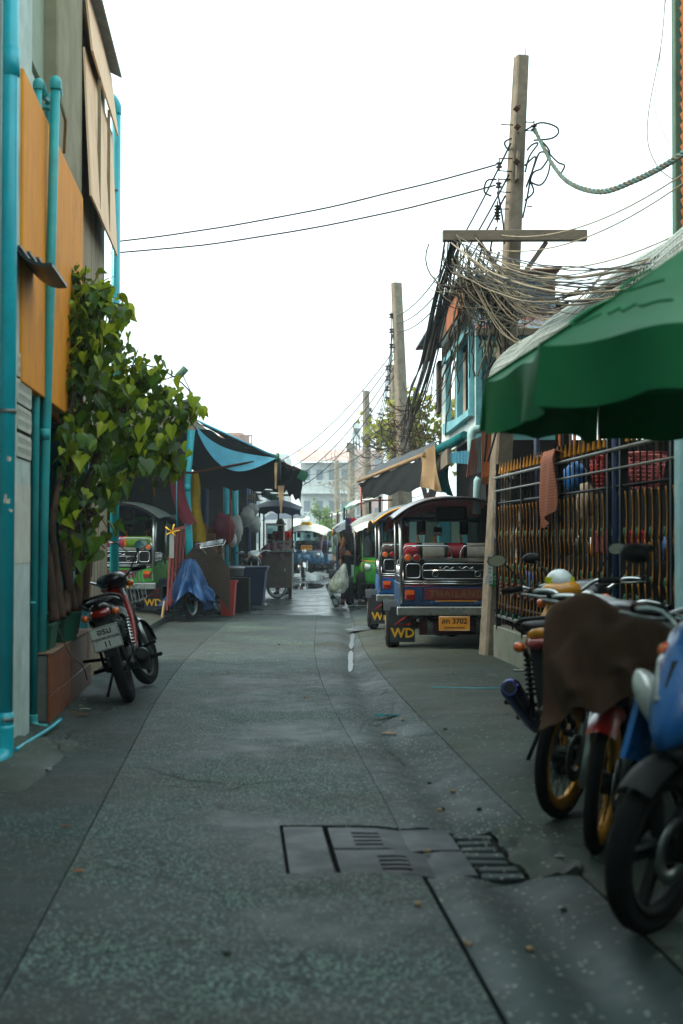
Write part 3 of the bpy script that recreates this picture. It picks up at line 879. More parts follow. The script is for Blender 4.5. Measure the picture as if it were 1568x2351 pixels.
# ================================================================ MOTORBIKE
def arc(c, r, a0, a1, n, plane='xz'):
    return [V(c[0] + r * math.cos(a0 + (a1 - a0) * i / n), c[1], c[2] + r * math.sin(a0 + (a1 - a0) * i / n)) for i in range(n + 1)]
def wheel(root, x, y, R, tw, rim_m, spoke='cast', z=None, n=28, name='wheel', disc=False, steer=0.0):
    c = V(x, y, R if z is None else z)
    rd = .0
    if spoke == 'wire': tw *= .72; rd = .016
    b = MB()
    b.lathe([(.03, -.05), (.045, -.04), (.045, .04), (.03, .05)], (0, 0, 0), (0, 1, 0), 14, caps=True)
    r1 = R - tw * .95
    if spoke == 'cast':
        for k in range(5):
            a = 2 * PI * k / 5
            b.bar((.04 * math.cos(a), 0, .04 * math.sin(a)), (r1 * math.cos(a), 0, r1 * math.sin(a)), .03, .035)
    elif spoke == 'wire':
        for k in range(28):
            a = 2 * PI * k / 28; a2 = a + (.35 if k % 2 else -.35)
            b.tube([V(.04 * math.cos(a2), (-.03, .03)[k % 2], .04 * math.sin(a2)), V(r1 * math.cos(a), 0, r1 * math.sin(a))], .0022, 3, 0, caps=False)
    else:
        b.lathe([(.03, -tw * .3), (r1 * .7, -tw * .35), (r1, -tw * .1), (r1, tw * .1), (r1 * .7, tw * .35), (.03, tw * .3)], (0, 0, 0), (0, 1, 0), 20, caps=True)
    if disc: b.lathe([(.06, .052), (.11, .052), (.11, .058), (.06, .058)], (0, 0, 0), (0, 1, 0), 20, 1, closed=True)
    h = link(name, b.mesh(name, ['dark_steel' if spoke != 'disc' else rim_m, 'steel']), root, c, (0, 0, steer))
    b = MB(); hw = tw / 2
    b.lathe([(r1 - .004, -hw * .8), (r1 + tw * .35, -hw), (R - tw * .22, -hw * .92), (R - .005, -hw * .45), (R, 0), (R - .005, hw * .45), (R - tw * .22, hw * .92), (r1 + tw * .35, hw), (r1 - .004, hw * .8)], (0, 0, 0), (0, 1, 0), n)
    link('tyre', b.mesh('tyre', 'rubber'), h)
    b = MB()
    b.lathe([(r1 - .022 - rd, -hw * .5), (r1 + .012, -hw * 1.02), (r1 + .012, -hw * .7), (r1 - .014, -hw * .3), (r1 - .014, hw * .3), (r1 + .012, hw * .7), (r1 + .012, hw * 1.02), (r1 - .022 - rd, hw * .5)], (0, 0, 0), (0, 1, 0), n, closed=True)
    link('rim', b.mesh('rim', rim_m), h)
    return h
def plate(root, loc, rot, size, pm, lines, ink='ink', name='number_plate'):
    """plate lies in local XY, facing +Z before rotation"""
    b = MB(); b.box((0, 0, 0), (size[0], size[1], .004), 0, None, .0015)
    o = link(name, b.mesh(name, pm), root, loc, rot)
    b = MB(); a, c = size[0] / 2 - .006, size[1] / 2 - .006
    b.tube([V(-a, -c, .002), V(a, -c, .002), V(a, c, .002), V(-a, c, .002)], .0025, 4, closed=True); link('plate_border', b.mesh('plate_border', ink if pm != 'plate_yellow' else 'plate_white'), o)
    for (txt, s_, x, y, bd) in lines:
        lettering(o, txt, s_, ink, (x, y, .0026), (0, 0, 0), bold=bd, depth=.0008)
    return o
def motorbike(label, loc, heading, lean, pal, group=None, steer=0.0, spoke='cast', rim='black_plastic', plate_lines=None, nose='round', mirrors=True, fender=(12, 150), muffler='dark_steel', fork='steel', basket=False, tail_m='paint_black', name='motorbike', shield=None, ex=-1):
    r = thing(name, label, 'motorbike', loc, (lean, 0, heading), group)
    body, trim = pal[0], pal[1]
    WB, R = 1.24, .285
    wheel(r, 0, 0, R, .085, rim, spoke)
    # front assembly turns with the handlebar: built straight, rotated about the steering head
    fr = MB()
    hx = 1.03
    def S(p):                       # steer a point about the vertical axis through the head
        p = Vector(p); q = p - V(hx, 0, 0)
        return V(hx + q.x * math.cos(steer) - q.y * math.sin(steer), q.x * math.sin(steer) + q.y * math.cos(steer), p.z)
    wc = S((WB, 0, R))
    wheel(r, wc.x, wc.y, R, .075, rim, spoke, steer=steer, disc=True)
    for s_ in (-1, 1):
        b = MB(); b.tube([S((WB + .005, s_ * .075, R - .03)), S((WB - .09, s_ * .075, .55))], [.026, .024], 10); b.tube([S((WB - .09, s_ * .075, .55)), S((hx + .0, s_ * .07, .88))], .016, 8)
        part(r, 'fork_leg', b, fork)
    b = MB()
    def fend(a, c):
        an = math.radians(fender[0] + fender[1] * a); q = (c - .5) * 2
        rr = R + .035 - .035 * abs(q) ** 2.2
        return S((WB + rr * math.cos(an), q * .062, R + rr * math.sin(an)))
    b.grid(fend, 14, 6, 0, -.006); part(r, 'front_fender', b, pal[2] if len(pal) > 2 else body)
    # steering cowl, handlebar, grips, mirrors
    b = MB(); hb = [S(q) for q in ((.97, -.34, 1.0), (.99, -.22, 1.01), (1.02, -.1, .95), (1.02, .1, .95), (.99, .22, 1.01), (.97, .34, 1.0))]
    b.tube(spline(hb, 4), .012, 8); part(r, 'handlebar', b, 'chrome')
    for s_ in (-1, 1):
        b = MB(); b.tube([S((.975, s_ * .23, 1.008)), S((.96, s_ * .36, .998))], .018, 10); part(r, 'grip', b, 'rubber')
        b = MB(); b.tube([S((1.02, s_ * .2, .99)), S((1.05, s_ * .26, .985)), S((1.03, s_ * .37, .985))], .006, 6); part(r, 'lever', b, 'steel')
        b = MB(); b.sphere(S((1.12, s_ * .12, .90)), (.035, .035, .03), 8, 6); part(r, 'indicator', b, 'amber_lens')
    if mirrors:
        for s_ in (-1, 1):
            b = MB(); b.tube(spline([S((1.0, s_ * .2, 1.01)), S((1.02, s_ * .27, 1.1)), S((1.0, s_ * .33, 1.17))], 4), .006, 6)
            mi = part(r, 'mirror', b, 'black_plastic')
            b = MB(); q = S((.985, s_ * .36, 1.19))
            b.loft([[q + V(-.012, .058 * math.cos(a) * (1.25 if math.cos(a) * s_ > 0 else .9), .038 * math.sin(a)) for a in [2 * PI * k / 10 for k in range(10)]], [q + V(.016, .05 * math.cos(a), .03 * math.sin(a)) for a in [2 * PI * k / 10 for k in range(10)]]]); link('mirror_shell', b.mesh('mirror_shell', 'black_plastic'), mi)
            b = MB(); b.add([q + V(-.0135, .052 * math.cos(a) * (1.25 if math.cos(a) * s_ > 0 else .9), .033 * math.sin(a)) for a in [2 * PI * k / 10 for k in range(10)]], [tuple(range(10))]); link('mirror_glass', b.mesh('mirror_glass', 'mirror'), mi)
    if nose == 'round':
        b = MB(); rg = []
        for (x, z, hw, hh) in ((.93, .97, .06, .03), (.98, .97, .12, .055), (1.05, .955, .13, .075), (1.12, .935, .11, .075), (1.165, .92, .075, .055)):
            rg.append([S(q) for q in rx_ring(x, z, hw, hh, 14, 2.6)])
        b.loft(rg); part(r, 'headlamp_cowl', b, trim)
        b = MB(); b.loft([[S(q) for q in rx_ring(1.16, .92, .07, .05, 12)], [S(q) for q in rx_ring(1.185, .915, .045, .03, 12)]]); part(r, 'headlamp', b, 'clear_lens')
    elif nose == 'sport':
        b = MB(); b.loft([rx_ring(.90, .97, .09, .04, 14), rx_ring(.98, .96, .14, .07, 14), rx_ring(1.08, .90, .15, .11, 14), rx_ring(1.19, .80, .125, .13, 14, 2.2), rx_ring(1.29, .71, .075, .10, 14, 2.0), rx_ring(1.34, .665, .025, .05, 14, 2.0)]); part(r, 'nose_cowl', b, body)
        for s_ in (-1, 1):
            T_ = Matrix.Translation(V(1.195, s_ * .105, .735)) @ Euler((s_ * -.25, .55, s_ * .45)).to_matrix().to_4x4()
            b = MB(); b.sphere((0, 0, 0), (.055, .052, .125), 14, 10, T=T_); hl_ = part(r, 'headlamp', b, 'clear_lens')
            b = MB(); b.sphere((0, 0, 0), (.030, .060, .05), 10, 8, T=T_); link('reflector', b.mesh('reflector', 'chrome'), hl_)
            b = MB(); b.loft([[V(*q) for q in ring_] for ring_ in ([(1.30, s_ * .035, .775), (1.31, s_ * .06, .76), (1.28, s_ * .05, .745)], [(1.17, s_ * .085, .905), (1.18, s_ * .125, .87), (1.14, s_ * .11, .85)], [(1.02, s_ * .10, 1.01), (1.02, s_ * .15, .98), (.98, s_ * .13, .95)], [(.90, s_ * .09, 1.04), (.90, s_ * .12, 1.02), (.88, s_ * .1, 1.0)])]); part(r, 'white_ridge', b, 'paint_white')
            b = MB(); b.prism([(0, 0), (.20, -.10), (.26, -.30), (.10, -.34), (-.08, -.16)], V(.98, s_ * .165, .84), V(1, 0, 0), V(0, 0, 1), V(0, s_, 0), .02); part(r, 'side_fairing', b, body)
        b = MB(); b.prism([(-.035, 0), (.035, 0), (.05, .10), (0, .13), (-.05, .10)], V(1.275, 0, .80), V(0, 1, 0), V(-.62, 0, .78), V(.78, 0, .62), .012); part(r, 'air_intake', b, 'ink')
        b = MB(); b.loft([rx_ring(1.05, .64, .13, .05, 12), rx_ring(1.20, .60, .10, .045, 12), rx_ring(1.30, .60, .05, .025, 12)]); part(r, 'chin', b, 'black_plastic')
    # leg shield and tunnel
    b = MB(); rg = []; sw = shield[1] if shield else 1.0
    for (x, z, hw, ht) in ((1.07, .90, .09, .03), (1.05, .80, .15, .045), (.99, .66, .185, .05), (.91, .50, .18, .05), (.84, .38, .14, .04), (.80, .31, .08, .02)):
        ring = []
        for k in range(14):
            a = 2 * PI * k / 14
            yy = sw * hw * math.copysign(abs(math.cos(a)) ** .7, math.cos(a)); tt = ht * math.copysign(abs(math.sin(a)) ** .7, math.sin(a))
            ring.append(V(x + tt - .10 * abs(yy / .19) ** 1.6, yy, z + .5 * tt))
        rg.append(ring)
    b.loft(rg); part(r, 'leg_shield', b, shield[0] if shield else body)
    b = MB(); b.loft([rx_ring(.50, .55, .10, .09, 12), rx_ring(.68, .50, .075, .08, 12), rx_ring(.86, .55, .07, .09, 12), rx_ring(1.0, .72, .06, .1, 12)]); part(r, 'centre_tunnel', b, trim)
    # tail, seat, rear light, plate
    b = MB(); b.loft([rx_ring(-.36, .80, .03, .02, 12), rx_ring(-.30, .775, .075, .045, 12), rx_ring(-.15, .735, .105, .075, 12), rx_ring(.10, .68, .125, .10, 12), rx_ring(.35, .62, .125, .12, 12), rx_ring(.56, .56, .09, .10, 12)]); part(r, 'tail_body', b, tail_m)
    for s_ in (-1, 1):
        b = MB(); b.grid(lambda a, c: V(-.18 + .62 * a, s_ * (.112 + .03 * math.sin(PI * min(1, a * 1.1)) + .006), .74 - .12 * a + (.055 + .05 * a) * (c - .5)), 8, 3, 0, -.006 * s_); part(r, 'side_panel', b, body)
    b = MB(); b.loft([rx_ring(-.22, .815, .06, .02, 12, 3), rx_ring(-.16, .825, .12, .032, 12, 3), rx_ring(.05, .80, .135, .04, 12, 3), rx_ring(.20, .775, .135, .042, 12, 3), rx_ring(.30, .745, .125, .05, 12, 3), rx_ring(.48, .735, .11, .05, 12, 3), rx_ring(.62, .745, .07, .035, 12, 3)]); part(r, 'seat', b, 'seat_vinyl')
    b = MB(); b.loft([rx_ring(-.33, .745, .085, .035, 12), rx_ring(-.375, .735, .06, .025, 12)]); part(r, 'tail_light', b, 'red_lens')
    for s_ in (-1, 1):
        b = MB(); b.sphere((-.33, s_ * .12, .73), (.03, .03, .028), 8, 6); part(r, 'indicator', b, 'amber_lens')
    b = MB(); b.tube(spline([(.12, -.14, .78), (-.1, -.155, .83), (-.26, -.10, .865), (-.30, 0, .87), (-.26, .10, .865), (-.1, .155, .83), (.12, .14, .78)], 4), .012, 7); part(r, 'grab_rail', b, 'black_plastic')
    b = MB(); b.grid(lambda a, c: V(-.30 - .09 * a + .05 * a * a, (c - .5) * (.13 - .03 * a), .72 - .32 * a), 5, 3, 0, .01); part(r, 'rear_mudguard', b, 'black_plastic')
    if plate_lines:
        plate(r, (-.385, 0, .555), (PI / 2 + .25, 0, -PI / 2), (.225, .19), 'plate_white', plate_lines)
    # mechanicals
    b = MB(); b.cyl((.50, -.11, .31), (.50, .11, .31), .095, n=16); b.box((.60, 0, .33), (.22, .16, .14), 0, (0, .2, 0), .03); b.cyl((.68, 0, .36), (.86, 0, .40), .06, n=12); part(r, 'engine', b, 'dark_steel')
    for s_ in (-1, 1):
        b = MB(); b.bar((.42, s_ * .085, .33), (0, s_ * .085, .285), .025, .045, b=.006); part(r, 'swingarm', b, 'dark_steel')
        b = MB(); b.tube([V(.02, s_ * .125, .31), V(.12, s_ * .135, .69)], .013, 8)
        for k in range(9): b.tube([V(.055 + .0082 * k, s_ * .129, .44 + .026 * k), V(.0575 + .0082 * k, s_ * .129, .449 + .026 * k)], .029, 10)
        part(r, 'shock_absorber', b, 'chrome' if s_ < 0 else 'dark_steel')
    up_ = .16 if ex > 0 else 0
    b = MB(); b.tube(spline([(.78, ex * .06, .33), (.72, ex * .13, .22), (.5, ex * .15, .2), (.3, ex * .15, .22)], 4), .016, 8); b.tube([V(.32, ex * .155, .22), V(.24, ex * .165, .25 + up_ * .2), V(-.18, ex * .205, .345 + up_), V(-.215, ex * .207, .352 + up_)], [.028, .05, .058, .042], 14); part(r, 'exhaust', b, muffler)
    b = MB(); b.cyl((-.216, ex * .207, .352 + up_), (-.222, ex * .207, .354 + up_), .03, n=12); part(r, 'tailpipe', b, 'ink')
    b = MB(); b.bar((.55, -.27, .265), (.55, .27, .265), .03, .02); b.bar((.55, -.29, .27), (.55, -.19, .27), .05, .03, b=.006); b.bar((.55, .29, .27), (.55, .19, .27), .05, .03, b=.006); part(r, 'foot_peg', b, 'rubber')
    b = MB(); b.bar((.18, -.30, .40), (.2, -.13, .37), .035, .025, b=.005); b.bar((.18, .30, .40), (.2, .13, .37), .035, .025, b=.005); b.bar((.2, -.13, .37), (.4, -.12, .34), .02, .02); b.bar((.2, .13, .37), (.4, .12, .34), .02, .02); part(r, 'passenger_peg', b, 'rubber')
    b = MB(); b.tube([V(.45, .12, .25), V(.40, .24, .02 + .24 * math.sin(abs(lean)) * 0)], .012, 7); part(r, 'side_stand', b, 'dark_steel')
    b = MB(); b.box((.25, .11, .31), (.46, .03, .085), 0, None, .012); part(r, 'chain_case', b, 'black_plastic')
    if basket:
        bk = None
        for k in range(9):
            b = MB(); y = -.14 + .035 * k
            b.tube([S((1.14, y, .72)), S((1.12, y, .98))], .004, 4); b.tube([S((1.14, y, .72)), S((1.36, y, .74)), S((1.40, y, .98))], .004, 4)
            o = part(r, 'basket_wire', b, 'steel')
        b = MB(); b.tube([S((1.12, -.15, .98)), S((1.40, -.15, .98)), S((1.40, .15, .98)), S((1.12, .15, .98))], .006, 6, closed=True); b.tube([S((1.13, -.15, .85)), S((1.38, -.15, .86)), S((1.38, .15, .86)), S((1.13, .15, .85))], .004, 5, closed=True); part(r, 'basket_rim', b, 'steel')
    return r

# ================================================================ TUK-TUK
def tuktuk(label, loc, heading, p, group='tuk-tuks standing along the lane'):
    r = thing('tuk_tuk', label, 'tuk-tuk', loc, (0, 0, heading), group)
    body, body2 = p['body'], p.get('body2', p['body'])
    roof_o, roof_i = p['roof'], p.get('lining', 'lining_maroon')
    # wheels
    for s_ in (-1, 1):
        wheel(r, 0, s_ * .70, .265, .165, 'steel', 'disc')
        b = MB()
        def fn(a, c):
            an = math.radians(20 + 122 * a)
            return V(.315 * math.cos(an), s_ * (.60 + .215 * c), .27 + .30 * math.sin(an))
        b.grid(fn, 14, 3, 0, .012 * -s_); part(r, 'fender', b, p.get('fender', 'flap_rubber'))
        b = MB(); b.grid(lambda a, c: V(-.335 - .05 * c, s_ * (.46 + .28 * a), .50 - .40 * c), 4, 5, 0, .012); fl = part(r, 'mud_flap', b, 'flap_rubber')
        if p.get('flap'):
            lettering(fl, 'WD', .15, 'ink_yellow', (-.405, s_ * .60, .20), (PI / 2 + .12, 0, -PI / 2), bold=.004, depth=.003)
            b = MB(); b.tube([V(-.388, s_ * .60 + .09, .30), V(-.388, s_ * .60 - .085, .30), V(-.378, s_ * .60 - .085, .42)], .013, 4, closed=True); link('lettering', b.mesh('lettering', 'ink_red'), fl)
    wheel(r, 1.85, 0, .265, .12, 'steel', 'disc')
    # chassis and running gear
    b = MB(); b.bar((-.45, -.30, .40), (1.35, -.30, .40), .05, .08); b.bar((-.45, .30, .40), (1.35, .30, .40), .05, .08); b.bar((-.3, -.6, .41), (-.3, .6, .41), .05, .06); b.box((.55, 0, .455), (2.1, 1.1, .03)); part(r, 'chassis', b, 'dark_steel')
    b = MB(); b.cyl((0, -.62, .265), (0, .62, .265), .035); b.sphere((0, .0, .25), (.12, .13, .12), 12, 8); part(r, 'axle', b, 'dark_steel')
    b = MB(); b.tube([V(-.22, -.40, .30), V(-.22, .40, .30)], .13, 16); part(r, 'gas_cylinder', b, 'tank_red')
    for s_ in (-1, 1):
        b = MB(); b.lathe([(.131, -.03), (.133, .0), (.131, .03)], (-.22, s_ * .28, .30), (0, 1, 0), 16); part(r, 'cylinder_strap', b, 'steel')
        b = MB()
        for k in range(3): b.bar((-.42 + .04 * k, s_ * .44, .315 - .02 * k), (.42 - .04 * k, s_ * .44, .315 - .02 * k), .05, .014)
        part(r, 'leaf_spring', b, 'rust')
    b = MB(); b.tube(spline([(-.1, .30, .38), (-.35, .28, .38), (-.46, .27, .38)], 4), .045, 12); part(r, 'exhaust', b, 'dark_steel')
    # rear body
    b = MB()
    for s_ in (-1, 1):
        b.box((.05, s_ * .63, .615), (1.16, .03, .33), 0, None, .006)
    b.box((-.53, .52, .635), (.05, .26, .22), 0, None, .012); b.box((-.53, -.52, .635), (.05, .26, .22), 0, None, .012)
    b.box((.62, 0, .62), (.04, 1.24, .3)); part(r, 'rear_body', b, body)
    b = MB(); b.box((-.535, 0, .635), (.035, .775, .22), 0, None, .008); tg = part(r, 'tailgate', b, body2)
    b = MB(); b.box((-.556, 0, .655), (.012, .72, .13), 0, None, .004); pn = part(r, 'tail_panel', b, p.get('panel', 'panel_red'))
    if p.get('tail'):
        lettering(pn, p['tail'], .105, p.get('tail_ink', 'panel_letter'), (-.564, 0, .655), (PI / 2, 0, -PI / 2), bold=.0035, depth=.002, space=1.25)
        b = MB(); b.bar((-.558, -.24, .578), (-.558, .24, .578), .008, .012); link('gold_strip', b.mesh('gold_strip', 'gold_rim'), pn)
    for s_ in (-1, 1):
        b = MB(); b.box((-.556, s_ * .25, .56), (.018, .09, .03), 0, None, .006); part(r, 'latch', b, body2)
        b = MB(); b.box((-.565, s_ * .53, .645), (.05, .115, .115), 0, None, .014); tl = part(r, 'tail_light', b, 'red_lens')
        b = MB(); b.box((-.5905, s_ * .53, .675), (.004, .10, .05), 0, None, .001); link('amber_lens', b.mesh('amber_lens', 'amber_lens'), tl)
        b = MB(); b.bar((-.558, s_ * .40, .54), (-.558, s_ * .40, .75), .014, .014); part(r, 'corner_trim', b, 'chrome')
    b = MB(); b.box((-.59, 0, .465), (.06, 1.36, .10), 0, None, .012); bu = part(r, 'bumper', b, 'stainless')
    if p.get('bumper_text'): lettering(bu, p['bumper_text'], .10, 'ink_yellow', (-.6205, -.25, .465), (PI / 2, 0, -PI / 2), bold=.003, shear=.2)
    if p.get('plate'):
        plate(r, (-.628, .03, .325), (PI / 2, 0, -PI / 2), (.35, .165), 'plate_yellow', p['plate'])
    # chrome rails round the rear
    def rails(nm, zs, y0, y1, x0=-.56):
        for z in zs:
            b = MB(); b.tube([V(x0, y0, z), V(x0, y1, z)], .009, 8); part(r, nm, b, 'chrome')
    rails('rail', (.775, .80), -.62, .62)
    def loop(nm, y0, y1, z0, z1, x, rad=.009, rr=.035):
        pts = []
        for (cy, cz, a0) in ((y1 - rr, z1 - rr, 0), (y0 + rr, z1 - rr, PI / 2), (y0 + rr, z0 + rr, PI), (y1 - rr, z0 + rr, 1.5 * PI)):
            for k in range(4):
                a = a0 + k * PI / 6
                pts.append(V(x, cy + rr * math.cos(a), cz + rr * math.sin(a)))
        b = MB(); b.tube(pts, rad, 7, closed=True); return part(r, nm, b, 'chrome')
    loop('rail_loop', -.385, .385, .83, 1.0, -.575); loop('rail_loop', .41, .57, .84, 1.0, -.575); loop('rail_loop', -.57, -.41, .84, 1.0, -.575)
    b = MB(); b.tube([V(-.575, -.385, .925), V(-.575, .385, .925)], .008, 7); part(r, 'rail', b, 'chrome')
    for s_ in (-1, 1):
        b = MB(); b.lathe([(.032, 0), (.037, .005), (.032, .01), (.029, .005)], (-.59, s_ * .24, .885), (1, 0, 0), 16, closed=True); part(r, 'ring', b, 'chrome')
        b = MB(); b.tube(spline([(-.58, s_ * .03, .965), (-.58, s_ * .07, .945), (-.58, s_ * .11, .97), (-.58, s_ * .15, .945), (-.58, s_ * .19, .965), (-.58, s_ * .18, .945)], 4), .006, 6); part(r, 'scroll', b, 'chrome')
        for (yy, mm) in ((.555, 'amber_lens'), (.455, 'red_lens')):
            b = MB(); b.cyl((-.555, s_ * yy, 1.07), (-.60, s_ * yy, 1.07), .050, .05, 8, smooth=False); rl = part(r, 'round_light', b, 'chrome')
            b = MB(); b.cyl((-.596, s_ * yy, 1.07), (-.612, s_ * yy, 1.07), .039, .03, 14); link('lens', b.mesh('lens', mm), rl)
    b = MB(); b.box((-.545, 0, 1.045), (.012, .72, .05), 0, None, .004); part(r, 'mirror_strip', b, 'chrome')
    b = MB(); b.box((-.50, 0, .90), (.02, 1.2, .30)); part(r, 'seat_back_panel', b, 'black_plastic')
    # upholstery
    def roll(nm, x, z, ry, rz, segs):
        for (y0, y1, mm) in segs:
            b = MB(); rg = []
            e0 = .3 if y0 <= segs[0][0] + 1e-6 else 1; e1 = .3 if y1 >= segs[-1][1] - 1e-6 else 1
            ys = [y0, y0 + .02, y0 + .05, y1 - .05, y1 - .02, y1] if (y1 - y0) > .12 else [y0, y1]
            for i, y in enumerate(ys):
                k = 1.0
                if e0 < 1: k = min(k, (.45, .8, 1)[min(i, 2)])
                if e1 < 1: k = min(k, (.45, .8, 1)[min(len(ys) - 1 - i, 2)])
                rg.append([V(x + ry * k * math.cos(a), y, z + rz * k * math.sin(a)) for a in [2 * PI * q / 14 for q in range(14)]])
            b.loft(rg); part(r, nm, b, mm)
    roll('cushion', -.43, 1.145, .085, .095, p['seat'])
    roll('driver_backrest', .72, 1.17, .05, .05, p.get('seat2', [(-.28, -.12, 'vinyl_red'), (-.12, .12, 'vinyl_white'), (.12, .28, 'vinyl_red')]))
    b = MB(); b.box((-.12, 0, .72), (.62, 1.1, .12), 0, None, .04); part(r, 'rear_seat', b, 'vinyl_red')
    b = MB(); b.box((.95, 0, .72), (.42, .5, .14), 0, None, .05); part(r, 'driver_seat', b, 'vinyl_red')
    for s_ in (-1, 1):
        pts = [(-.545, s_ * .05, 1.05), (-.55, s_ * .05, 1.12), (-.55, s_ * .085, 1.19), (-.55, s_ * .14, 1.205), (-.55, s_ * .50, 1.205), (-.55, s_ * .575, 1.19), (-.55, s_ * .60, 1.13), (-.55, s_ * .605, 1.0)]
        b = MB(); b.tube(spline(pts, 4), .012, 8); part(r, 'grab_rail', b, 'chrome')
    # posts and roof
    for s_ in (-1, 1):
        for (x, z0, z1, rad) in ((-.56, .55, 1.52, .019), (-.36, .8, 1.54, .015), (.62, .7, 1.56, .017)):
            b = MB(); b.cyl((x, s_ * .625, z0), (x, s_ * .635, z1), rad, n=10); part(r, 'post', b, 'steel')
        b = MB(); b.bar((1.32, s_ * .50, .85), (1.16, s_ * .55, 1.56), .045, .05, b=.008); part(r, 'cab_pillar', b, p.get('pillar', 'paint_maroon'))
        b = MB()
        b.tube([V(-.5, s_ * .64, .86), V(.60, s_ * .64, .86)], .009, 6); b.tube([V(-.5, s_ * .64, .98), V(.2, s_ * .64, .98), V(.3, s_ * .64, .87)], .009, 6)
        for k in range(7): b.tube([V(-.42 + .1 * k, s_ * .64, .78), V(-.42 + .1 * k, s_ * .64, .98)], .005, 5)
        part(r, 'side_rail', b, 'chrome')
    def rooff(a, c, dz=0.0, k=1.0):
        q = (c - .5) * 2
        x = -.66 + 2.12 * a
        yy = q * .72 * k
        z = 1.50 + .245 * (1 - abs(q) ** 2.7) + .05 * math.sin(PI * min(1, a * 1.05)) - (.12 * max(0, (a - .86) / .14) ** 1.6) + dz
        return V(x + .02 * abs(q), yy, z)
    b = MB(); b.grid(lambda a, c: rooff(a, c), 18, 24, 0, .012); part(r, 'roof', b, roof_o)
    b = MB(); b.grid(lambda a, c: rooff(a * .97 + .01, c, -.02, .985), 14, 20, 0, .004); part(r, 'roof_lining', b, roof_i)
    b = MB(); b.tube([rooff(0, k / 24) for k in range(25)], .014, 6); part(r, 'roof_edge', b, p.get('edge', 'black_plastic'))
    b = MB(); b.tube([rooff(.06, k / 24, -.03, .97) for k in range(25)], .012, 6); part(r, 'roof_bow', b, 'steel')
    for s_ in (0, 1):
        b = MB(); b.tube([rooff(k / 14, s_) for k in range(15)], .012, 6); part(r, 'roof_edge', b, p.get('edge', 'black_plastic'))
    # speaker box under the roof
    b = MB(); b.box((.15, 0, 1.585), (.3, .36, .17), 0, None, .02); part(r, 'speaker_box', b, 'ink')
    # front visor
    b = MB(); b.grid(lambda a, c: V(1.44 + .22 * a, (c - .5) * (1.40 - .10 * a), 1.66 - .10 * a - .16 * (2 * abs(c - .5)) ** 2.4 + .01 * math.sin(c * 60) * a), 5, 24, 0, .008); part(r, 'visor', b, p.get('visor', roof_o))
    # windscreen and frame
    b = MB(); b.grid(lambda a, c: V(1.40 - .13 * c, (a - .5) * (1.04 - .06 * c), .93 + .60 * c), 4, 4, 0, .005); part(r, 'windscreen', b, 'windscreen')
    pts = [V(1.41, -.53, .92), V(1.41, .53, .92), V(1.275, .50, 1.54), V(1.275, -.50, 1.54)]
    b = MB(); b.tube(pts, .024, 8, closed=True); part(r, 'windscreen_frame', b, p.get('frame', body))
    b = MB(); b.tube([V(1.425, -.50, .955), V(1.425, .50, .955), V(1.292, .475, 1.51), V(1.292, -.475, 1.51)], .008, 5, closed=True); part(r, 'screen_seal', b, 'rubber')
    b = MB(); b.bar((1.42, -.1, .96), (1.38, .2, 1.16), .006, .012); part(r, 'wiper', b, 'ink')
    # cab front and nose
    def nring(x, hw, z0, z1): return rx_ring(x, (z0 + z1) / 2, hw, (z1 - z0) / 2, 20, 3.6)
    b = MB(); b.loft([nring(1.22, .585, .44, .93), nring(1.40, .58, .42, .945), nring(1.46, .53, .42, .93), nring(1.51, .40, .45, .88)]); part(r, 'cab_front', b, body)
    b = MB(); b.loft([nring(1.48, .30, .42, .84), nring(1.66, .20, .50, .82), nring(1.84, .15, .58, .80), nring(1.92, .09, .62, .76)]); part(r, 'nose', b, p.get('nose', body))
    b = MB(); b.tube([V(1.43, -.55, .90), V(1.52, -.38, .87), V(1.55, 0, .865), V(1.52, .38, .87), V(1.43, .55, .90)], .010, 6); part(r, 'front_trim', b, p.get('trim', 'gold_rim'))
    b = MB(); b.tube([V(1.455, -.54, .50), V(1.455, -.54, .86)], .008, 6); b.tube([V(1.455, .54, .50), V(1.455, .54, .86)], .008, 6); part(r, 'side_trim', b, p.get('trim', 'gold_rim'))
    for (x, y, z, rad) in ((1.66, 0, .875, .075), (1.52, .44, .77, .068), (1.52, -.44, .77, .068)):
        b = MB(); b.lathe([(.01, -.10), (rad * .6, -.09), (rad, -.02), (rad, .02), (rad * .88, .025)], (x, y, z), (1, 0, -.05), 16, caps=True); hl = part(r, 'headlight', b, 'chrome')
        b = MB(); b.lathe([(rad * .9, .0), (rad * .6, .022), (.005, .03)], (x + .02, y, z), (1, 0, -.05), 16); link('lens', b.mesh('lens', 'clear_lens'), hl)
    b = MB(); b.grid(lambda a, c: V(1.85 + .33 * math.cos(math.radians(20 + 145 * a)), (c - .5) * .26, .275 + .315 * math.sin(math.radians(20 + 145 * a)) - .04 * (2 * c - 1) ** 2), 12, 5, 0, -.01); part(r, 'front_fender', b, 'chrome')
    for s_ in (-1, 1):
        b = MB(); b.bar((1.86, s_ * .12, .26), (1.72, s_ * .11, .80), .035, .035, b=.006); part(r, 'fork_leg', b, 'chrome')
        b = MB(); b.box((1.12, s_ * .54, .60), (.06, .05, .32), 0, None, .01); part(r, 'door_post', b, body)
    if p.get('front_plate'):
        plate(r, (1.565, .06, 1.0), (PI / 2, 0, PI / 2), (.36, .165), 'plate_yellow', p['front_plate'])
    if p.get('taxi'):
        b = MB(); rg = [[V(x, y * k, z) for (x, y) in ((1.10, -.20), (1.22, -.20), (1.22, .20), (1.10, .20))] for (z, k) in ((1.735, 1), (1.78, .97), (1.86, .62))]
        b.loft(rg, 0, True, False); tx = part(r, 'taxi_sign', b, 'ink_yellow')
        lettering(tx, 'TAXI', .10, 'ink', (1.2245, 0, 1.79), (PI / 2, 0, PI / 2), bold=.003)
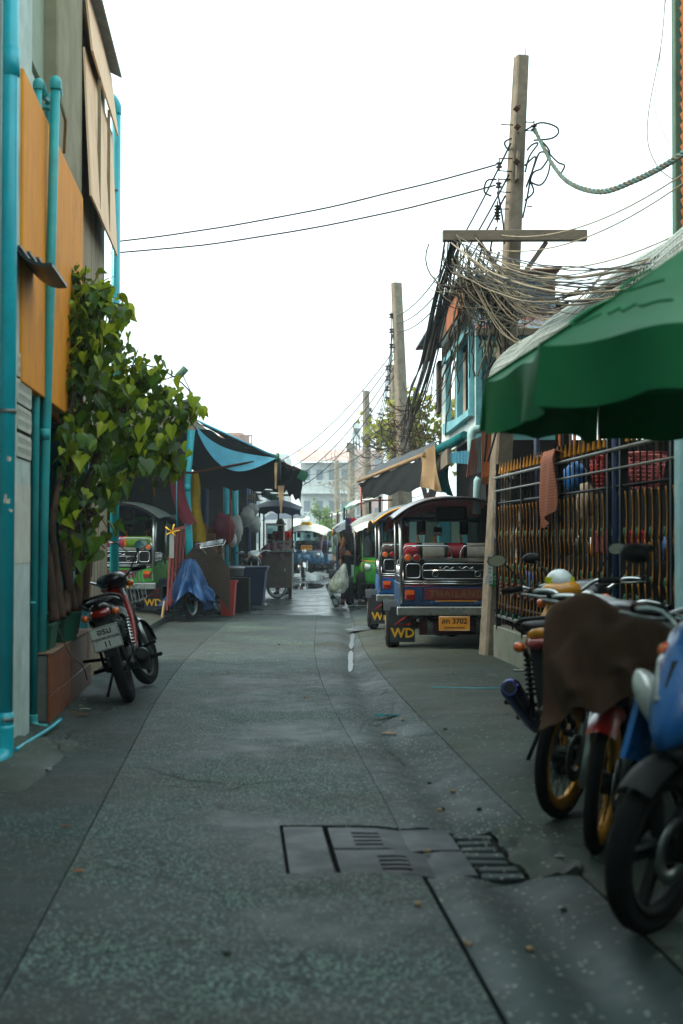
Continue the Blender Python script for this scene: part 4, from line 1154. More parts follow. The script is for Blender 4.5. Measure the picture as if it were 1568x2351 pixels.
    # dash, handlebar, mirrors and garlands
    b = MB(); b.box((1.30, 0, .90), (.16, 1.0, .06), 0, None, .015); part(r, 'dashboard', b, 'black_plastic')
    b = MB(); b.tube(spline([(1.12, -.3, 1.0), (1.2, -.15, 1.02), (1.22, 0, .98), (1.2, .15, 1.02), (1.12, .3, 1.0)], 3), .012, 7); part(r, 'handlebar', b, 'black_plastic')
    for (y, z, sx, sz) in ((.28, 1.42, .10, .15), (-.26, 1.42, .10, .15), (.07, 1.38, .09, .09)):
        b = MB(); b.box((1.16, y, z), (.025, sx + .02, sz + .02), 0, (0, -.16, 0), .01); b.bar((1.16, y, z + sz / 2), (1.2, y, 1.58), .008, .008); mi = part(r, 'mirror', b, 'ink')
        b = MB(); b.box((1.1465, y, z), (.003, sx, sz), 0, (0, -.16, 0)); link('mirror_glass', b.mesh('mirror_glass', 'mirror'), mi)
        if p.get('garland', True):
            b = MB()
            for k in range(7): b.sphere((1.14, y + .04 + .008 * math.sin(k * 2), z - sz / 2 - .02 - .03 * k), (.016, .016, .017), 7, 5)
            part(r, 'flower_garland', b, 'marigold')
    return r
mat('lining_maroon', '#94202a', .4, dirt=.15, spec=.4, bump=.1)
mat('flap_rubber', '#0f1c22', .6, var=.2, dirt=.4, dcol='#2b2a26')
mat('tank_red', '#4a0e0c', .5, dirt=.5)
mat('panel_red', '#5a100c', .4, dirt=.3)
mat('panel_letter', '#6a4a1a', .5, dirt=.4, dcol='#17506e', dsc=30)
mat('vinyl_red', '#8e1428', .35, dirt=.1, bump=.06); mat('vinyl_white', '#b7b3a4', .38, dirt=.15, bump=.06); mat('vinyl_black', '#0c0c0d', .4, dirt=.1)
mat('vinyl_pink', '#b52a52', .35, dirt=.1); mat('vinyl_lime', '#5f8a1e', .35, dirt=.1); mat('vinyl_brown', '#3d2c26', .4, dirt=.2); mat('vinyl_blue', '#123b62', .4, dirt=.2)
mat('marigold', '#c87a0a', .7, var=.35, s=60, dirt=.0)
# ================================================================ VEHICLES IN PLACE
mat('roof_green', '#0a2723', .4, dirt=.2); mat('roof_silver', '#7d7f74', .4, .4, dirt=.35); mat('visor_white', '#c4c4b8', .45, dirt=.3); mat('roof_canvas', '#39473f', .6, dirt=.3)
mat('blued_steel', '#45508c', .2, 1.0, .5, s=4, dirt=.2, dcol='#8a4a20', bump=0)
mat('brown_cloth', '#4a3629', .95, var=.07, s=2, dirt=.0, bump=.1)
mat('neon', '#b8c81a', .4, dirt=0)
mat('blue_tarp', '#063c68', .5, var=.3, s=4, dirt=.15, bump=.2)
streaky('woven_mat', '#4a3b2a', '#221a12', .9, (60, 60, 60), (.4, .6))
RW = [(-.60, -.42, 'vinyl_red'), (-.42, -.36, 'vinyl_black'), (-.36, -.13, 'vinyl_white'), (-.13, -.09, 'vinyl_black'), (-.09, .09, 'vinyl_red'), (.09, .13, 'vinyl_black'), (.13, .38, 'vinyl_white'), (.38, .43, 'vinyl_black'), (.43, .60, 'vinyl_red')]
SOLID = lambda m: [(-.60, .60, m)]
H = math.radians
tuktuk('blue tuk-tuk with a maroon roof seen from behind, parked beside the leaning concrete pole', (P(1038, 1300, 16.7).x, 16.75, .0), H(90.8),
       dict(body='paint_tukblue', roof='paint_maroon', seat=RW, tail='THAILAND', flap=True, plate=[('สก 3702', .085, 0, .025, .0016), ('กรุงเทพมหานคร', .036, 0, -.045, .0006)]))
tuktuk('light blue tuk-tuk with a dark green roof parked just ahead of the maroon-roofed one', (1.15, 20.3, 0), H(91),
       dict(body='paint_blue', roof='roof_green', lining='roof_green', seat=SOLID('vinyl_brown'), edge='gold_rim', flap=True, tail=None))
tuktuk('bright green tuk-tuk with a silver visor facing the camera beside the man in black', (.86, 27.6, 0), H(-88),
       dict(body='paint_green', roof='roof_silver', lining='roof_green', visor='visor_white', seat=SOLID('vinyl_black'), front_plate=None, garland=False))
tuktuk('tuk-tuk with a yellow-edged black roof hung with red clothes, behind the green one', (.52, 33.5, 0), H(-90),
       dict(body='paint_teal', roof='paint_black', lining='paint_black', edge='gold_rim', frame='gold_rim', pillar='gold_rim', seat=SOLID('vinyl_black')))
tuktuk('blue tuk-tuk taxi with a white roof driving towards the camera in mid lane', (-1.02, 48.4, .0), H(-97),
       dict(body='paint_teal', roof='visor_white', lining='paint_black', visor='visor_white', frame='paint_magenta', pillar='paint_magenta', seat=SOLID('vinyl_blue'), taxi=True, trim='chrome', front_plate=[('สก 2018', .09, 0, .02, .0016), ('กรุงเทพมหานคร', .034, 0, -.05, .0006)]))
tuktuk('green tuk-tuk with a pink and lime seat roll parked under the market roof', (-3.52, 22.6, .09), H(88),
       dict(body='paint_green', roof='roof_canvas', lining='vinyl_blue', pillar='paint_maroon', seat=[(-.60, -.2, 'vinyl_lime'), (-.2, -.16, 'marigold'), (-.16, .16, 'vinyl_pink'), (.16, .2, 'marigold'), (.2, .60, 'vinyl_lime')], bumper_text='46', flap=True, tail=None))

# left motorbike leaning to the wall
motorbike('black and red motorbike with a white number plate leaning beside the tiled planter', (-1.655, 11.2, .0), H(93), H(-16), ('paint_black', 'paint_black', 'paint_black'), 'motorbikes parked on the lane', steer=H(-16), shield=('paint_red', .6),
          plate_lines=[('อรม', .068, 0, .052, .0015), ('กรุงเทพมหานคร', .033, 0, 0.0, .0006), ('11', .062, 0, -.052, .0015)], basket=True)
# right row
motorbike('red motorbike with a gold-rimmed wire wheel, second from the lane edge on the right', (1.66, 7.62, 0), H(-122), H(-5), ('paint_red', 'paint_white', 'black_plastic'), 'motorbikes parked on the lane', steer=H(0), fender=(50, 90), spoke='wire', rim='gold_rim', mirrors=False)
motorbike('motorbike with red front fender and gold rims under the brown cloth', (1.50, 7.0, 0), H(-112), H(-6), ('paint_black', 'paint_black', 'paint_red'), 'motorbikes parked on the lane', steer=H(2), fender=(48, 85), spoke='wire', rim='gold_rim', mirrors=False)
motorbike('blue and white motorbike with a twin-lamp nose nearest the camera on the right', (1.80, 5.60, 0), H(-130), H(-8), ('paint_blue', 'black_plastic', 'black_plastic'), 'motorbikes parked on the lane', steer=H(-2), fender=(45, 95), nose='sport', fork='dark_steel')
yb = motorbike('yellow retro motorbike seen from behind with a blue-tinted exhaust, parked by the fence', (1.20, 7.75, 0), H(76), H(-6), ('paint_yellow', 'paint_yellow', 'paint_white'), 'motorbikes parked on the lane', steer=H(8), spoke='wire', rim='gold_rim', muffler='blued_steel', tail_m='paint_yellow', ex=1)
motorbike('red and black motorbike mostly hidden behind the brown cloth by the fence', (2.02, 10.1, 0), H(-110), H(5), ('paint_red', 'paint_black', 'paint_red'), 'motorbikes parked on the lane', mirrors=True)
# brown cloth draped over the covered bike
b = MB()
A_, B_ = P(1258, 1392, 6.15) + V(0, 0, .02), P(1620, 1452, 5.45) + V(0, 0, .03)
def cloth(a, c):
    r0 = A_.lerp(B_, a)
    r0.z += .04 * math.sin(PI * a * 1.6) - .015 * math.sin(a * 17) - .05 * max(0, .06 - a) / .06
    if c < .25:
        k = c / .25
        return r0 + V(.05, .32, -.10) * (1 - k) + V(0, 0, .02 * math.sin(k * PI))
    k = (c - .25) / .75
    drop = (.46 + .05 * math.sin(a * 6.5 + .4) - .17 * a + .02 * math.sin(a * 21)) * k
    ph = a * 17 - 5.0 * k + 1.2 * math.sin(k * 4)
    fold = (.055 * (1 - abs(math.sin(ph * .5)) * 2 * .8) * k ** .6 + .03 * math.sin(a * 31 - 6 * k) * k ** 1.2 + .006 * noise.noise((a * 12, k * 9, 2)))
    return r0 + V(-.06 * k ** .5 - fold * .35, -.24 * k ** .45 - fold, -drop + .015 * math.sin(k * 13 + a * 8))
b.grid(cloth, 46, 34, 0, .008)
solo('brown_cloth', 'brown cloth draped over the handlebar of the second motorbike from the camera', 'cloth', b, 'brown_cloth', A_)
# helmet-like lamp on the yellow bike
hl = thing('bike_helmet', 'small white and yellow-green helmet resting on the yellow motorbike handlebar', 'helmet', P(1285, 1345, 8.8))
b = MB(); b.sphere((0, 0, .03), (.085, .10, .075), 14, 10); part(hl, 'shell', b, 'paint_white')
b = MB(); b.lathe([(.088, -.01), (.092, .012), (.089, .035)], (0, 0, .02), (0, 0, 1), 18); part(hl, 'band', b, 'neon')

# market bike under the blue sheet
motorbike('motorbike with rear rack half hidden by a blue tarpaulin at the market edge', (-2.36, 22.5, .02), H(76), H(-6), ('paint_black', 'paint_black'), 'motorbikes parked on the lane', steer=H(-28), spoke='wire', rim='steel', mirrors=False)
b = MB()
cc = P(437, 1287, 22.15)
def tarp(a, c):
    an = 2 * PI * a
    k = c
    rad = .06 + .26 * k ** .8
    drop = .64 * k ** 1.15 * (1 + .16 * math.sin(an * 2 + 1) + .10 * math.sin(an * 5))
    fold = 1 + .26 * math.sin(an * 7 + 3 * k) * k + .16 * math.sin(an * 13 - 5 * k) * k + .25 * noise.noise((math.cos(an) * 2.5, math.sin(an) * 2.5, k * 4)) * k
    return cc + V(math.cos(an) * rad * 1.08 * fold, math.sin(an) * rad * .85 * fold, -drop + .02 * math.sin(an * 3) + .05 * noise.noise((math.cos(an) * 3, math.sin(an) * 3, k * 6)))
b.grid(tarp, 90, 26, 0, .004)
solo('blue_tarpaulin', 'crumpled blue tarpaulin hanging over the tail of the market motorbike', 'tarpaulin', b, 'blue_tarp', cc)
b = MB()
m0 = P(470, 1310, 22.7)
b.grid(lambda a, c: m0 + V(-.35 + .75 * a, .15 - .1 * a, .40 * math.sin(PI * (a * .8 + .15)) - .75 * c * a ** .6 - .12 * (1 - a) * c + .03 * math.sin(c * 8 + a * 5)), 18, 14, 0, .02)
solo('woven_cover', 'brown woven mat thrown over the market motorbike beside the blue tarpaulin', 'mat', b, 'woven_mat', m0)
rk = thing('luggage_rack', 'chrome wire luggage rack sticking up behind the woven mat', 'rack', P(470, 1262, 22.6))
b = MB()
for k in range(5):
    b = MB(); b.tube([P(444, 1258 - 2 * k, 22.4 + .05 * k), P(512, 1246 - 2 * k, 22.5 + .05 * k)], .007, 5); part(rk, 'rack_bar', b, 'chrome', True)
b = MB(); b.tube([P(440, 1262, 22.4), P(514, 1250, 22.4), P(518, 1240, 22.8), P(450, 1248, 22.8)], .01, 6, closed=True); b.tube([P(512, 1248, 22.5), P(508, 1272, 22.6), P(496, 1282, 22.7)], .008, 5); b.tube([P(460, 1256, 22.5), P(478, 1278, 22.6)], .008, 5); part(rk, 'rack_frame', b, 'chrome', True)
# ================================================================ RIGHT SIDE
mat('cream_wall', '#7f8273', .85, var=.12, dirt=.4, dcol='#4a4a3a')
mat('iron_black', '#0b0d0e', .5, .3, .2, dirt=.3)
mat('gold_paint', '#a87014', .42, .2, .2, dirt=.35, dcol='#3a2608')
mat('copper_paint', '#7d4530', .45, .2, .2, dirt=.2)
mat('green_orn', '#1d5a42', .5, dirt=.3)
mat('grey_rail', '#7a7c78', .5, .3, dirt=.3)
mat('blue_post', '#12294a', .5, dirt=.3)
mat('slat_brown', '#4e4438', .85, var=.2, dirt=.4, stretch=(8, 8, 1))
mat('slat_black', '#0d0d0c', .8)
streaky('slat_orange', '#96521f', '#5a2c10', .8, (16, 16, .8))
mat('white_clap', '#b9b6a4', .7, var=.1, dirt=.25, dcol='#7a7258')
streaky('teal_clap', '#5b9a9c', '#3d6f74', .75, (2, 2, 8), (.4, .75), dirt=.3)
streaky('pale_clap', '#c4d0cb', '#8fa6a6', .75, (2, 2, 9), (.4, .75), dirt=.3)
mat('teal_frame', '#63a3ad', .6, dirt=.4, dcol='#26474d')
mat('curtain', '#a8a294', .95, var=.12, dirt=.2, trans=.3)
mat('pale_cyan', '#8fb9bb', .6, dirt=.3, dcol='#5c7a78')
mat('concrete_pole', '#7d7566', .9, var=.28, s=9, dirt=.5, dcol='#3c3628', bump=.4)
mat('wood_grey', '#6d675a', .85, var=.2, stretch=(2, 8, 8), dirt=.4)
streaky('rusty_tin', '#6d8794', '#7a3d1e', .6, (1.2, 3, 7), (.45, .6), .3, dirt=.3)
streaky('rusty_tin_v', '#5e7c80', '#7a3d1e', .65, (9, 9, 1.0), (.42, .62), .2, dirt=.3)
streaky('blue_tin', '#1f6f86', '#154a5c', .55, (9, 9, 1.0), (.4, .7), .2, dirt=.3)
mat('black_tarp', '#0c1211', .6, var=.3, dirt=.2)
mat('beige_cloth', '#a88e6c', .95, var=.15, dirt=.25, trans=.25)
mat('teal_cloth', '#0f6f72', .8, var=.2, trans=.25)
plaid('towel', '#b5714f', '#a35f42', '#8f4f36', 60, 40, (1, 2), .95)
mat('net_white', '#aab8b4', .7, dirt=.2)
plaid('shade_cloth', '#a9b7b4', '#c4cfcb', '#8fa09c', 16, 22, (1, 2), .8)
mat('porcelain', '#2b1d14', .25, dirt=.2)
mat('porcelain_green', '#0d3a34', .3, dirt=.2)
mat('cable_black', '#0a0b0b', .6, dirt=.1)
mat('cable_grey', '#5c5a4c', .75, var=.25, dirt=.2)
mat('cable_cream', '#8c8470', .75, var=.25, dirt=.2)
mat('cable_green', '#3d5a50', .6, dirt=.2)
mat('umbrella', '#0d7442', .55, var=.16, s=3, dirt=.18, dcol='#3d5a3c', bump=.08, trans=.3)
mat('umbrella_print', '#2c7a50', .7, dirt=.2)
mat('louver_orange', '#a8683e', .7, dirt=.3); mat('frame_green', '#3b5a48', .6, dirt=.3)
mat('red_plastic', '#a3322a', .4, dirt=.2); mat('pink_plastic', '#a8585a', .4, dirt=.2); mat('crimson', '#8e1030', .6, dirt=.2); mat('blue_bag', '#135a9a', .4, dirt=.1)
def FX(y, off=0.0, z=0.0): return V(1.65 + (15.3 - y) * .07 + off, y, z)
fn_ = thing('iron_fence', 'black iron fence with gold wavy rods and gold spikes on a low cream wall', 'fence', FX(12))
b = MB(); b.bar(FX(8.6, .06, .175), FX(15.3, .06, .175), .16, .37, b=.01); part(fn_, 'base_wall', b, 'cream_wall', True)
for (z, r_, m, o_) in ((.47, .02, 'grey_rail', 0), (.60, .012, 'iron_black', 0), (1.66, .012, 'iron_black', 0), (1.79, .010, 'grey_rail', -.02), (1.93, .015, 'grey_rail', -.02)):
    b = MB(); b.tube([FX(8.6, o_, z), FX(15.2, o_, z)], r_, 8); part(fn_, 'rail', b, m, True)
for i, y in enumerate((15.1, 13.75, 12.15, 10.5, 10.15, 8.95)):
    b = MB(); b.box(FX(y, 0, 1.2), (.05, .05, 1.75)); part(fn_, 'post', b, 'iron_black', True)
rod = MB(); rod.tube([V(0, 0, .40), V(0, 0, 1.97)], .007, 4, smooth=False)
bar_me = rod.mesh('bar', 'iron_black')
sp = MB(); sp.lathe([(.004, 0), (.019, .012), (.016, .03), (.002, .12)], (0, 0, 1.96), (0, 0, 1), 5, smooth=False, caps=True)
sp_me = sp.mesh('spike', 'gold_paint')
wv = MB()
for (z0, z1) in ((.55, .98), (.98, 1.28), (1.28, 1.62)):
    wv.tube([V(-.02 + .018 * math.sin(PI * k / 8), .03 * math.sin(PI * k / 8) - .01, z0 + (z1 - z0) * k / 8) for k in range(9)], .0048, 5)
wv_me = wv.mesh('wavy_rod', 'gold_paint')
tw = MB()
for zz in (.72,):
    for k in range(4): tw.sphere((-.02, 0, zz + .035 * k), (.016, .016, .015), 6, 5, 1)
for zz in (.50, 1.0, 1.33, .86): tw.sphere((-.015, .03, zz), (.012, .02, .035), 6, 5, 0)
tw_me = tw.mesh('ornament', ['green_orn', 'copper_paint'])
y = 8.75; k = 0
while y < 15.15:
    b_ = link('bar', bar_me, fn_, FX(y) - Vector(fn_.location)); b_.rotation_euler = (0, 0, .07)
    link('spike', sp_me, b_)
    link('wavy_rod', wv_me, b_)
    if k % 2 == 0: link('ornament', tw_me, b_)['kind'] = 'stuff'
    y += .16; k += 1
# towel and garland on the fence
b = MB()
t0, t1 = P(1259, 1040, 12.65), P(1286, 1032, 12.05)
b.grid(lambda a, c: t0.lerp(t1, a) + V(-.06 - .035 * math.sin(a * 9 + c * 3) * c, -.10 * c, -(.03 + (.64 - .18 * a) * c) ) if c > .06 else t0.lerp(t1, a) + V(.04 - c * 1.6, 0, -.03 + .03 * c / .06), 14, 20, 0, .012)
solo('towel', 'orange checked towel hung over the fence spikes', 'towel', b, 'towel', t0)
b = MB()
for k in range(22): b.sphere(P(1190 + 3 * math.sin(k * .4) - k * .35, 1172 + k * 5.6, 14.3), (.013, .013, .016), 6, 5, 0 if k % 5 else 1)
solo('flower_garland', 'white and orange flower garland hanging on the fence beside the pole', 'garland', b, ['white_paint', 'marigold'], P(1190, 1300, 14.3))
b = MB(); b.tube(spline([P(1176, 1530, 14.45), P(1178, 1400, 14.5), P(1186, 1300, 14.55), P(1190, 1180, 14.6)], 4), .008, 6); b.tube([P(1174, 1345, 14.48), P(1180, 1352, 14.5), P(1187, 1344, 14.52)], .009, 5)
solo('iron_rod', 'thin rusty iron rod leaning against the fence by the pole', 'rod', b, 'rust', P(1176, 1530, 14.45))
# posts of a frame over the fence
for (lab, x0, y0, d0, y1, m) in (('dark blue pole rising behind the fence nearest the green umbrella', 1413, 1060, 10.35, 930, 'blue_post'), ('dark blue pole rising behind the fence beside the towel', 1290 - 58, 1085, 13.4, 930, 'blue_post')):
    q = P(x0, y0, d0); top = P(x0, y1, d0); b = MB(); b.tube([V(q.x, d0, .02), V(q.x, d0, 2.95)], .026, 10); b.tube([V(q.x, d0, 2.05), V(q.x + .03, d0 - .25, 2.05)], .018, 8)
    solo('frame_pole', lab, 'pole', b, m, V(q.x, d0, .02))
# yard behind the fence
yd = thing('slat_screen', 'tall screen of brown and black upright slats behind the iron fence', 'screen', FX(12, 1.0))
sl = MB(); sl.box((0, 0, 1.6), (.012, .10, 3.2)); sl_b = sl.mesh('slat', 'slat_brown'); sl_k = sl.mesh('slat', 'slat_black'); sl_o = sl.mesh('slat', 'slat_orange')
y = 7.5; k = 0
while y < 16.9:
    o = link('slat', (sl_k, sl_b)[k % 2] if (y < 15.2 or k % 3) else sl_o, yd, FX(y, 1.0 + .012 * (k % 2), .02) - Vector(yd.location)); o.rotation_euler = (0, 0, .07)
    y += .31 if k % 2 else .25; k += 1
for z in (1.2, 2.72):
    b = MB(); b.bar(FX(7.3, 1.06, z), FX(17, 1.06, z), .04, .05); part(yd, 'rail', b, 'slat_black', True)
wc = thing('white_boarded_house', 'white horizontally boarded wall glimpsed between the slats', 'building', FX(12, 2.6))
for k in range(22):
    b = MB(); z = .05 + k * .15
    b.bar(FX(6, 2.6, z + .075), FX(17, 2.6, z + .075), .03, .145); part(wc, 'board', b, 'white_clap', True)
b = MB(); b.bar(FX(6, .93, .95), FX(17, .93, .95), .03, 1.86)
solo('dark_backdrop', 'dark sheet boarding standing in for the shade behind the fence', 'backdrop', b, 'dark_void', FX(12, 1.1))  # dark sheet added so the yard reads as shaded through the bars
# goods hanging and standing behind the fence
def PB(x, y, off=.5):
    return P(x, y, (2.721 + off) / ((x - 784) / FPX + .07))
def basket(label, c, r, h, m):
    t_ = thing('plastic_basket', label, 'basket', c, group='baskets hanging behind the fence')
    b = MB()
    for k in range(18):
        a = 2 * PI * k / 18
        b.tube([V(r * .7 * math.cos(a), r * .7 * math.sin(a), 0), V(r * math.cos(a), r * math.sin(a), h)], .006, 4)
    for j in range(9): b.lathe([(r * (.7 + .3 * j / 8) - .005, h * j / 8), (r * (.7 + .3 * j / 8) + .005, h * j / 8), (r * (.7 + .3 * j / 8), h * j / 8 + .012)], n=18, closed=True)
    part(t_, 'weave', b, m)
    b = MB(); b.lathe([(r, h), (r + .016, h), (r + .016, h + .02), (r, h + .02)], n=20, closed=True); part(t_, 'rim', b, m)
    b = MB(); b.lathe([(.01, 0), (r * .7, 0)], n=16); part(t_, 'bottom', b, m)
basket('red plastic basket behind the fence, left of the pair', PB(1394, 1122), .16, .27, 'red_plastic')
basket('pink plastic basket behind the fence, right of the pair', PB(1484, 1122), .16, .27, 'pink_plastic')
def lump(c, r, seed, n=12, v=9, amp=.3):
    b = MB(); rg = []
    for i in range(v + 1):
        th = min(max(PI * i / v, .05), PI - .05)
        ring = []
        for k in range(n):
            a = 2 * PI * k / n
            d_ = V(math.sin(th) * math.cos(a), math.sin(th) * math.sin(a), -math.cos(th))
            s_ = 1 + amp * noise.noise(d_ * 1.8 + V(seed, 0, 0)) + amp * .5 * noise.noise(d_ * 5 + V(seed, 4, 0))
            ring.append(V(c[0] + d_.x * r[0] * s_, c[1] + d_.y * r[1] * s_, c[2] + d_.z * r[2] * s_))
        rg.append(ring)
    b.loft(rg); return b
def sack(name, label, cat, c, r, seed, m, amp=.3, group=None):
    return solo(name, label, cat, lump(c, r, seed, 14, 10, amp), m, c, group)
sack('blue_bag', 'bright blue plastic bag hanging behind the fence near its top', 'bag', PB(1318, 1095), (.13, .13, .14), 3, 'blue_bag')
sack('blue_sheet', 'blue plastic sheet bundled low behind the fence beside the pole', 'sheet', PB(1215, 1345), (.12, .12, .16), 5, 'blue_bag')
sack('white_bundle', 'white cloth bundle behind the middle of the fence', 'cloth', PB(1346, 1150), (.09, .09, .17), 8, 'curtain')
b = MB(); b.box(PB(1420, 1245), (.3, .75, .2), 0, (0, 0, .07), .02); solo('crimson_crate', 'crimson box on a shelf behind the fence', 'box', b, 'crimson', PB(1420, 1245))
b = MB(); b.bar(FX(9.5, .62, 1.10), FX(15, .62, 1.10), .3, .03); solo('yard_shelf', 'dark shelf running along behind the fence', 'shelf', b, 'slat_black', P(1400, 1290, 10.6))
for k in range(16):
    x = 1230 + k * 19; d = 14.0 - k * .29
    c = FX(14.6 - k * .3, .6 + .05 * (k % 2), 1.115)
    b = MB(); rr = .04 + .02 * random.random(); hh = .12 + .1 * random.random()
    b.lathe([(rr, 0), (rr, hh * .7), (rr * .45, hh * .85), (rr * .45, hh)], c, (0, 0, 1), 10, caps=True)
    cn = ['brown', 'red', 'green', 'white', 'yellow', 'blue'][k % 6]
    solo('jar', cn + ' ' + ['jar nearest the leaning pole', 'jar under the red basket', 'jar nearest the pale post'][min(2, k // 6)] + ', on the shelf behind the fence', 'jar', b, ['rust', 'red_plastic', 'porcelain_green', 'white_paint', 'gold_paint', 'blue_bag'][k % 6], c, 'jars on the yard shelf')
# pale post at the right edge
b = MB(); q = P(1574, 1300, 8.6); b.box((q.x + .03, 8.6, 1.1), (.16, .16, 2.2), 0, None, .01); solo('gate_post', 'pale blue square post ending the fence at the right edge', 'post', b, 'pale_cyan', (q.x + .03, 8.6, 0))
# tall building with louvres, upper right
lv = thing('louvred_building', 'building with orange horizontal louvres and a green corner frame at the upper right', 'building', V(3.6, 13, 0))
x0 = P(1545, 200, 14).x
b = MB(); b.box((x0 + .05, 13.95, 4.2), (.12, .14, 8.4), 0, None, .01); part(lv, 'corner_frame', b, 'frame_green', True)
b = MB(); b.box((x0 + .9, 11, 4.2), (1.6, 5.8, 8.3)); part(lv, 'wall', b, 'cream_wall', True)
for k in range(46):
    b = MB(); z = 3.2 + k * .105; b.box((x0 + .06, 12.1, z), (.03, 3.5, .085), 0, (0, -.35, 0)); part(lv, 'louver', b, 'louver_orange', True)
# net canopy over the fence
nc = thing('net_canopy', 'bulging white wire-net canopy above the fence behind the green umbrella', 'canopy', FX(12, .3, 2.8))
def netp(a, c):
    y = 8.0 + 7.4 * a
    an = c * PI * .62
    return FX(y, -.06 + .75 * (1 - math.cos(an)) * .8, 2.92 + .52 * math.sin(an) + .02 * math.sin(a * 21))
b = MB()
for i in range(91):
    b.tube([netp(min(1, max(0, i / 90 + .012 * (k % 2))), k / 12) for k in range(13)], .0045, 3, caps=False)
for j in range(13):
    b.tube([netp(k / 60, j / 12) for k in range(61)], .0065, 3, caps=False)
part(nc, 'wire_net', b, 'net_white', True, kind='stuff')
b = MB(); b.grid(lambda a, c: netp(a, c) + V(.012, 0, -.012 + .004 * math.sin(a * 700)), 140, 10, 0, .004); part(nc, 'shade_cloth', b, 'shade_cloth', True)
for j in (0, 12):
    b = MB(); b.tube([netp(k / 30, j / 12) for k in range(31)], .016, 6); part(nc, 'net_hoop', b, 'net_white', True)

# ---- green umbrella
um = thing('market_umbrella', 'large green canvas umbrella with a hanging valance over the parked motorbikes', 'umbrella', V(1.74, 5.37, 0))
NV = 8
cen = V(1.74, 5.37, 0); Rr = 1.21
A0 = math.atan2(5.72 - 5.37, .589 - 1.74)
def uv_(k):
    a = A0 + k * PI / 4
    v = V(cen.x + Rr * math.cos(a), cen.y + Rr * math.sin(a), 0)
    v.z = 1.93 + .05 * (v.x - .6) + .05 * (4.8 - v.y) * (1 if v.y < 4.8 else .3)
    return v
peak = V(cen.x, cen.y, 2.68)
for k in range(NV):
    p0, p1 = uv_(k), uv_(k + 1)
    b = MB()
    def pan(a, c):
        e = p0.lerp(p1, a)
        e = e + (peak - V(0, 0, .75) - e) * (.05 * math.sin(PI * a))
        q = e.lerp(peak, c)
        q.z -= .06 * math.sin(PI * c) * math.sin(PI * a) + .012 * math.sin(a * 11 + c * 5) * (1 - c)
        return q
    b.grid(pan, 12, 12, 0, .004); part(um, 'canopy_panel', b, 'umbrella', True)
    b = MB()
    def val(a, c):
        e = pan(a, 0.0)
        out = (e - V(cen.x, cen.y, e.z)).normalized()
        return e + V(0, 0, -.205 * c - .008 * abs(math.sin(a * PI * 2.5)) * c) + out * (.03 * math.sin(a * 13 + k) * c)
    b.grid(val, 20, 6, 0, .004); part(um, 'valance', b, 'umbrella', True)
    b = MB(); b.tube([uv_(k) + V(0, 0, -.02), peak - V(0, 0, .04)], .008, 5); part(um, 'rib', b, 'dark_steel', True)
b = MB(); b.tube([V(1.74, 5.37, .05), V(1.74, 5.37, 2.64)], .022, 10); part(um, 'pole', b, 'steel', True)
b = MB(); b.box((1.74, 5.37, .06), (.45, .45, .1), 0, None, .02); part(um, 'base', b, 'grey_cement', True)
# faded script print on the panel that faces the lane
pA, pB = uv_(1), uv_(2)
def onpan(a, c): return pA.lerp(pB, a).lerp(peak, c) + V(-.02, -.03, .03)
b = MB()
for st in ([(.16, .16), (.10, .12), (.09, .05), (.15, .03), (.20, .07)], [(.24, .06), (.27, .09), (.30, .06), (.33, .09), (.37, .07), (.43, .08), (.50, .07)], [(.14, .33), (.10, .24), (.18, .20), (.26, .215), (.34, .225)]):
    b.tube(spline([onpan(*q) for q in st], 5), .006, 4)
part(um, 'faded_script', b, 'umbrella_print', True, kind='stuff')

# ================================================================ CONCRETE POLES
def pole(label, base, top, w0, w1, group='concrete power poles', rot=.35, name='power_pole'):
    t_ = thing(name, label, 'pole', base, group=group)
    base, top = Vector(base), Vector(top)
    b = MB(); rg = []
    for k in range(7):
        q = base.lerp(top, k / 6); w_ = (w0 + (w1 - w0) * k / 6) / 2; c_ = w_ * .78
        pts = [(w_, -c_), (w_, c_), (c_, w_), (-c_, w_), (-w_, c_), (-w_, -c_), (-c_, -w_), (c_, -w_)]
        rg.append([q + V(x * math.cos(rot) - y * math.sin(rot), x * math.sin(rot) + y * math.cos(rot), 0) for x, y in pts])
    b.loft(rg, 0, True, False); part(t_, 'shaft', b, 'concrete_pole', True)
    return t_
pb, pt = G(1128, 1508), P(1197, 130, 15.55)
pb = V(P(1128, 1500, 15.5).x, 15.5, 0.0)
p1 = pole('tall leaning concrete pole with stickers beside the maroon-roofed tuk-tuk', pb, pt, .225, .135, rot=.30)
def onpole(y, off=0.0, dy=-.13): 
    z = P(0, y, 15.5).z; t = z / pt.z
    q = pb.lerp(pt, t); q.y += dy; q.x += off
    return q
b = MB(); b.bar(P(1016, 542, 15.32), P(1347, 541, 15.32), .10, .115, b=.006); part(p1, 'crossarm', b, 'wood_grey', True)
b = MB(); b.bar(P(1255, 555, 15.34), P(1180, 660, 15.38), .012, .05); part(p1, 'brace', b, 'wood_grey', True)
b = MB(); b.bar(P(1100, 555, 15.34), P(1165, 650, 15.38), .012, .05); part(p1, 'brace', b, 'wood_grey', True)
b = MB(); b.bar(onpole(420), onpole(355), .19, .03); part(p1, 'wooden_plate', b, 'wood_grey', True)
for (x, y) in ((1188, 292), (1186, 372), (1250, 540), (1184, 545), (1186, 250)):
    b = MB(); c = P(x, y, 15.30); b.box(c, (.055, .02, .055), 0, (0, .7, 0)); b.cyl(c, c + V(0, -.04, 0), .014, n=6); part(p1, 'bolt_plate', b, 'rust', True)
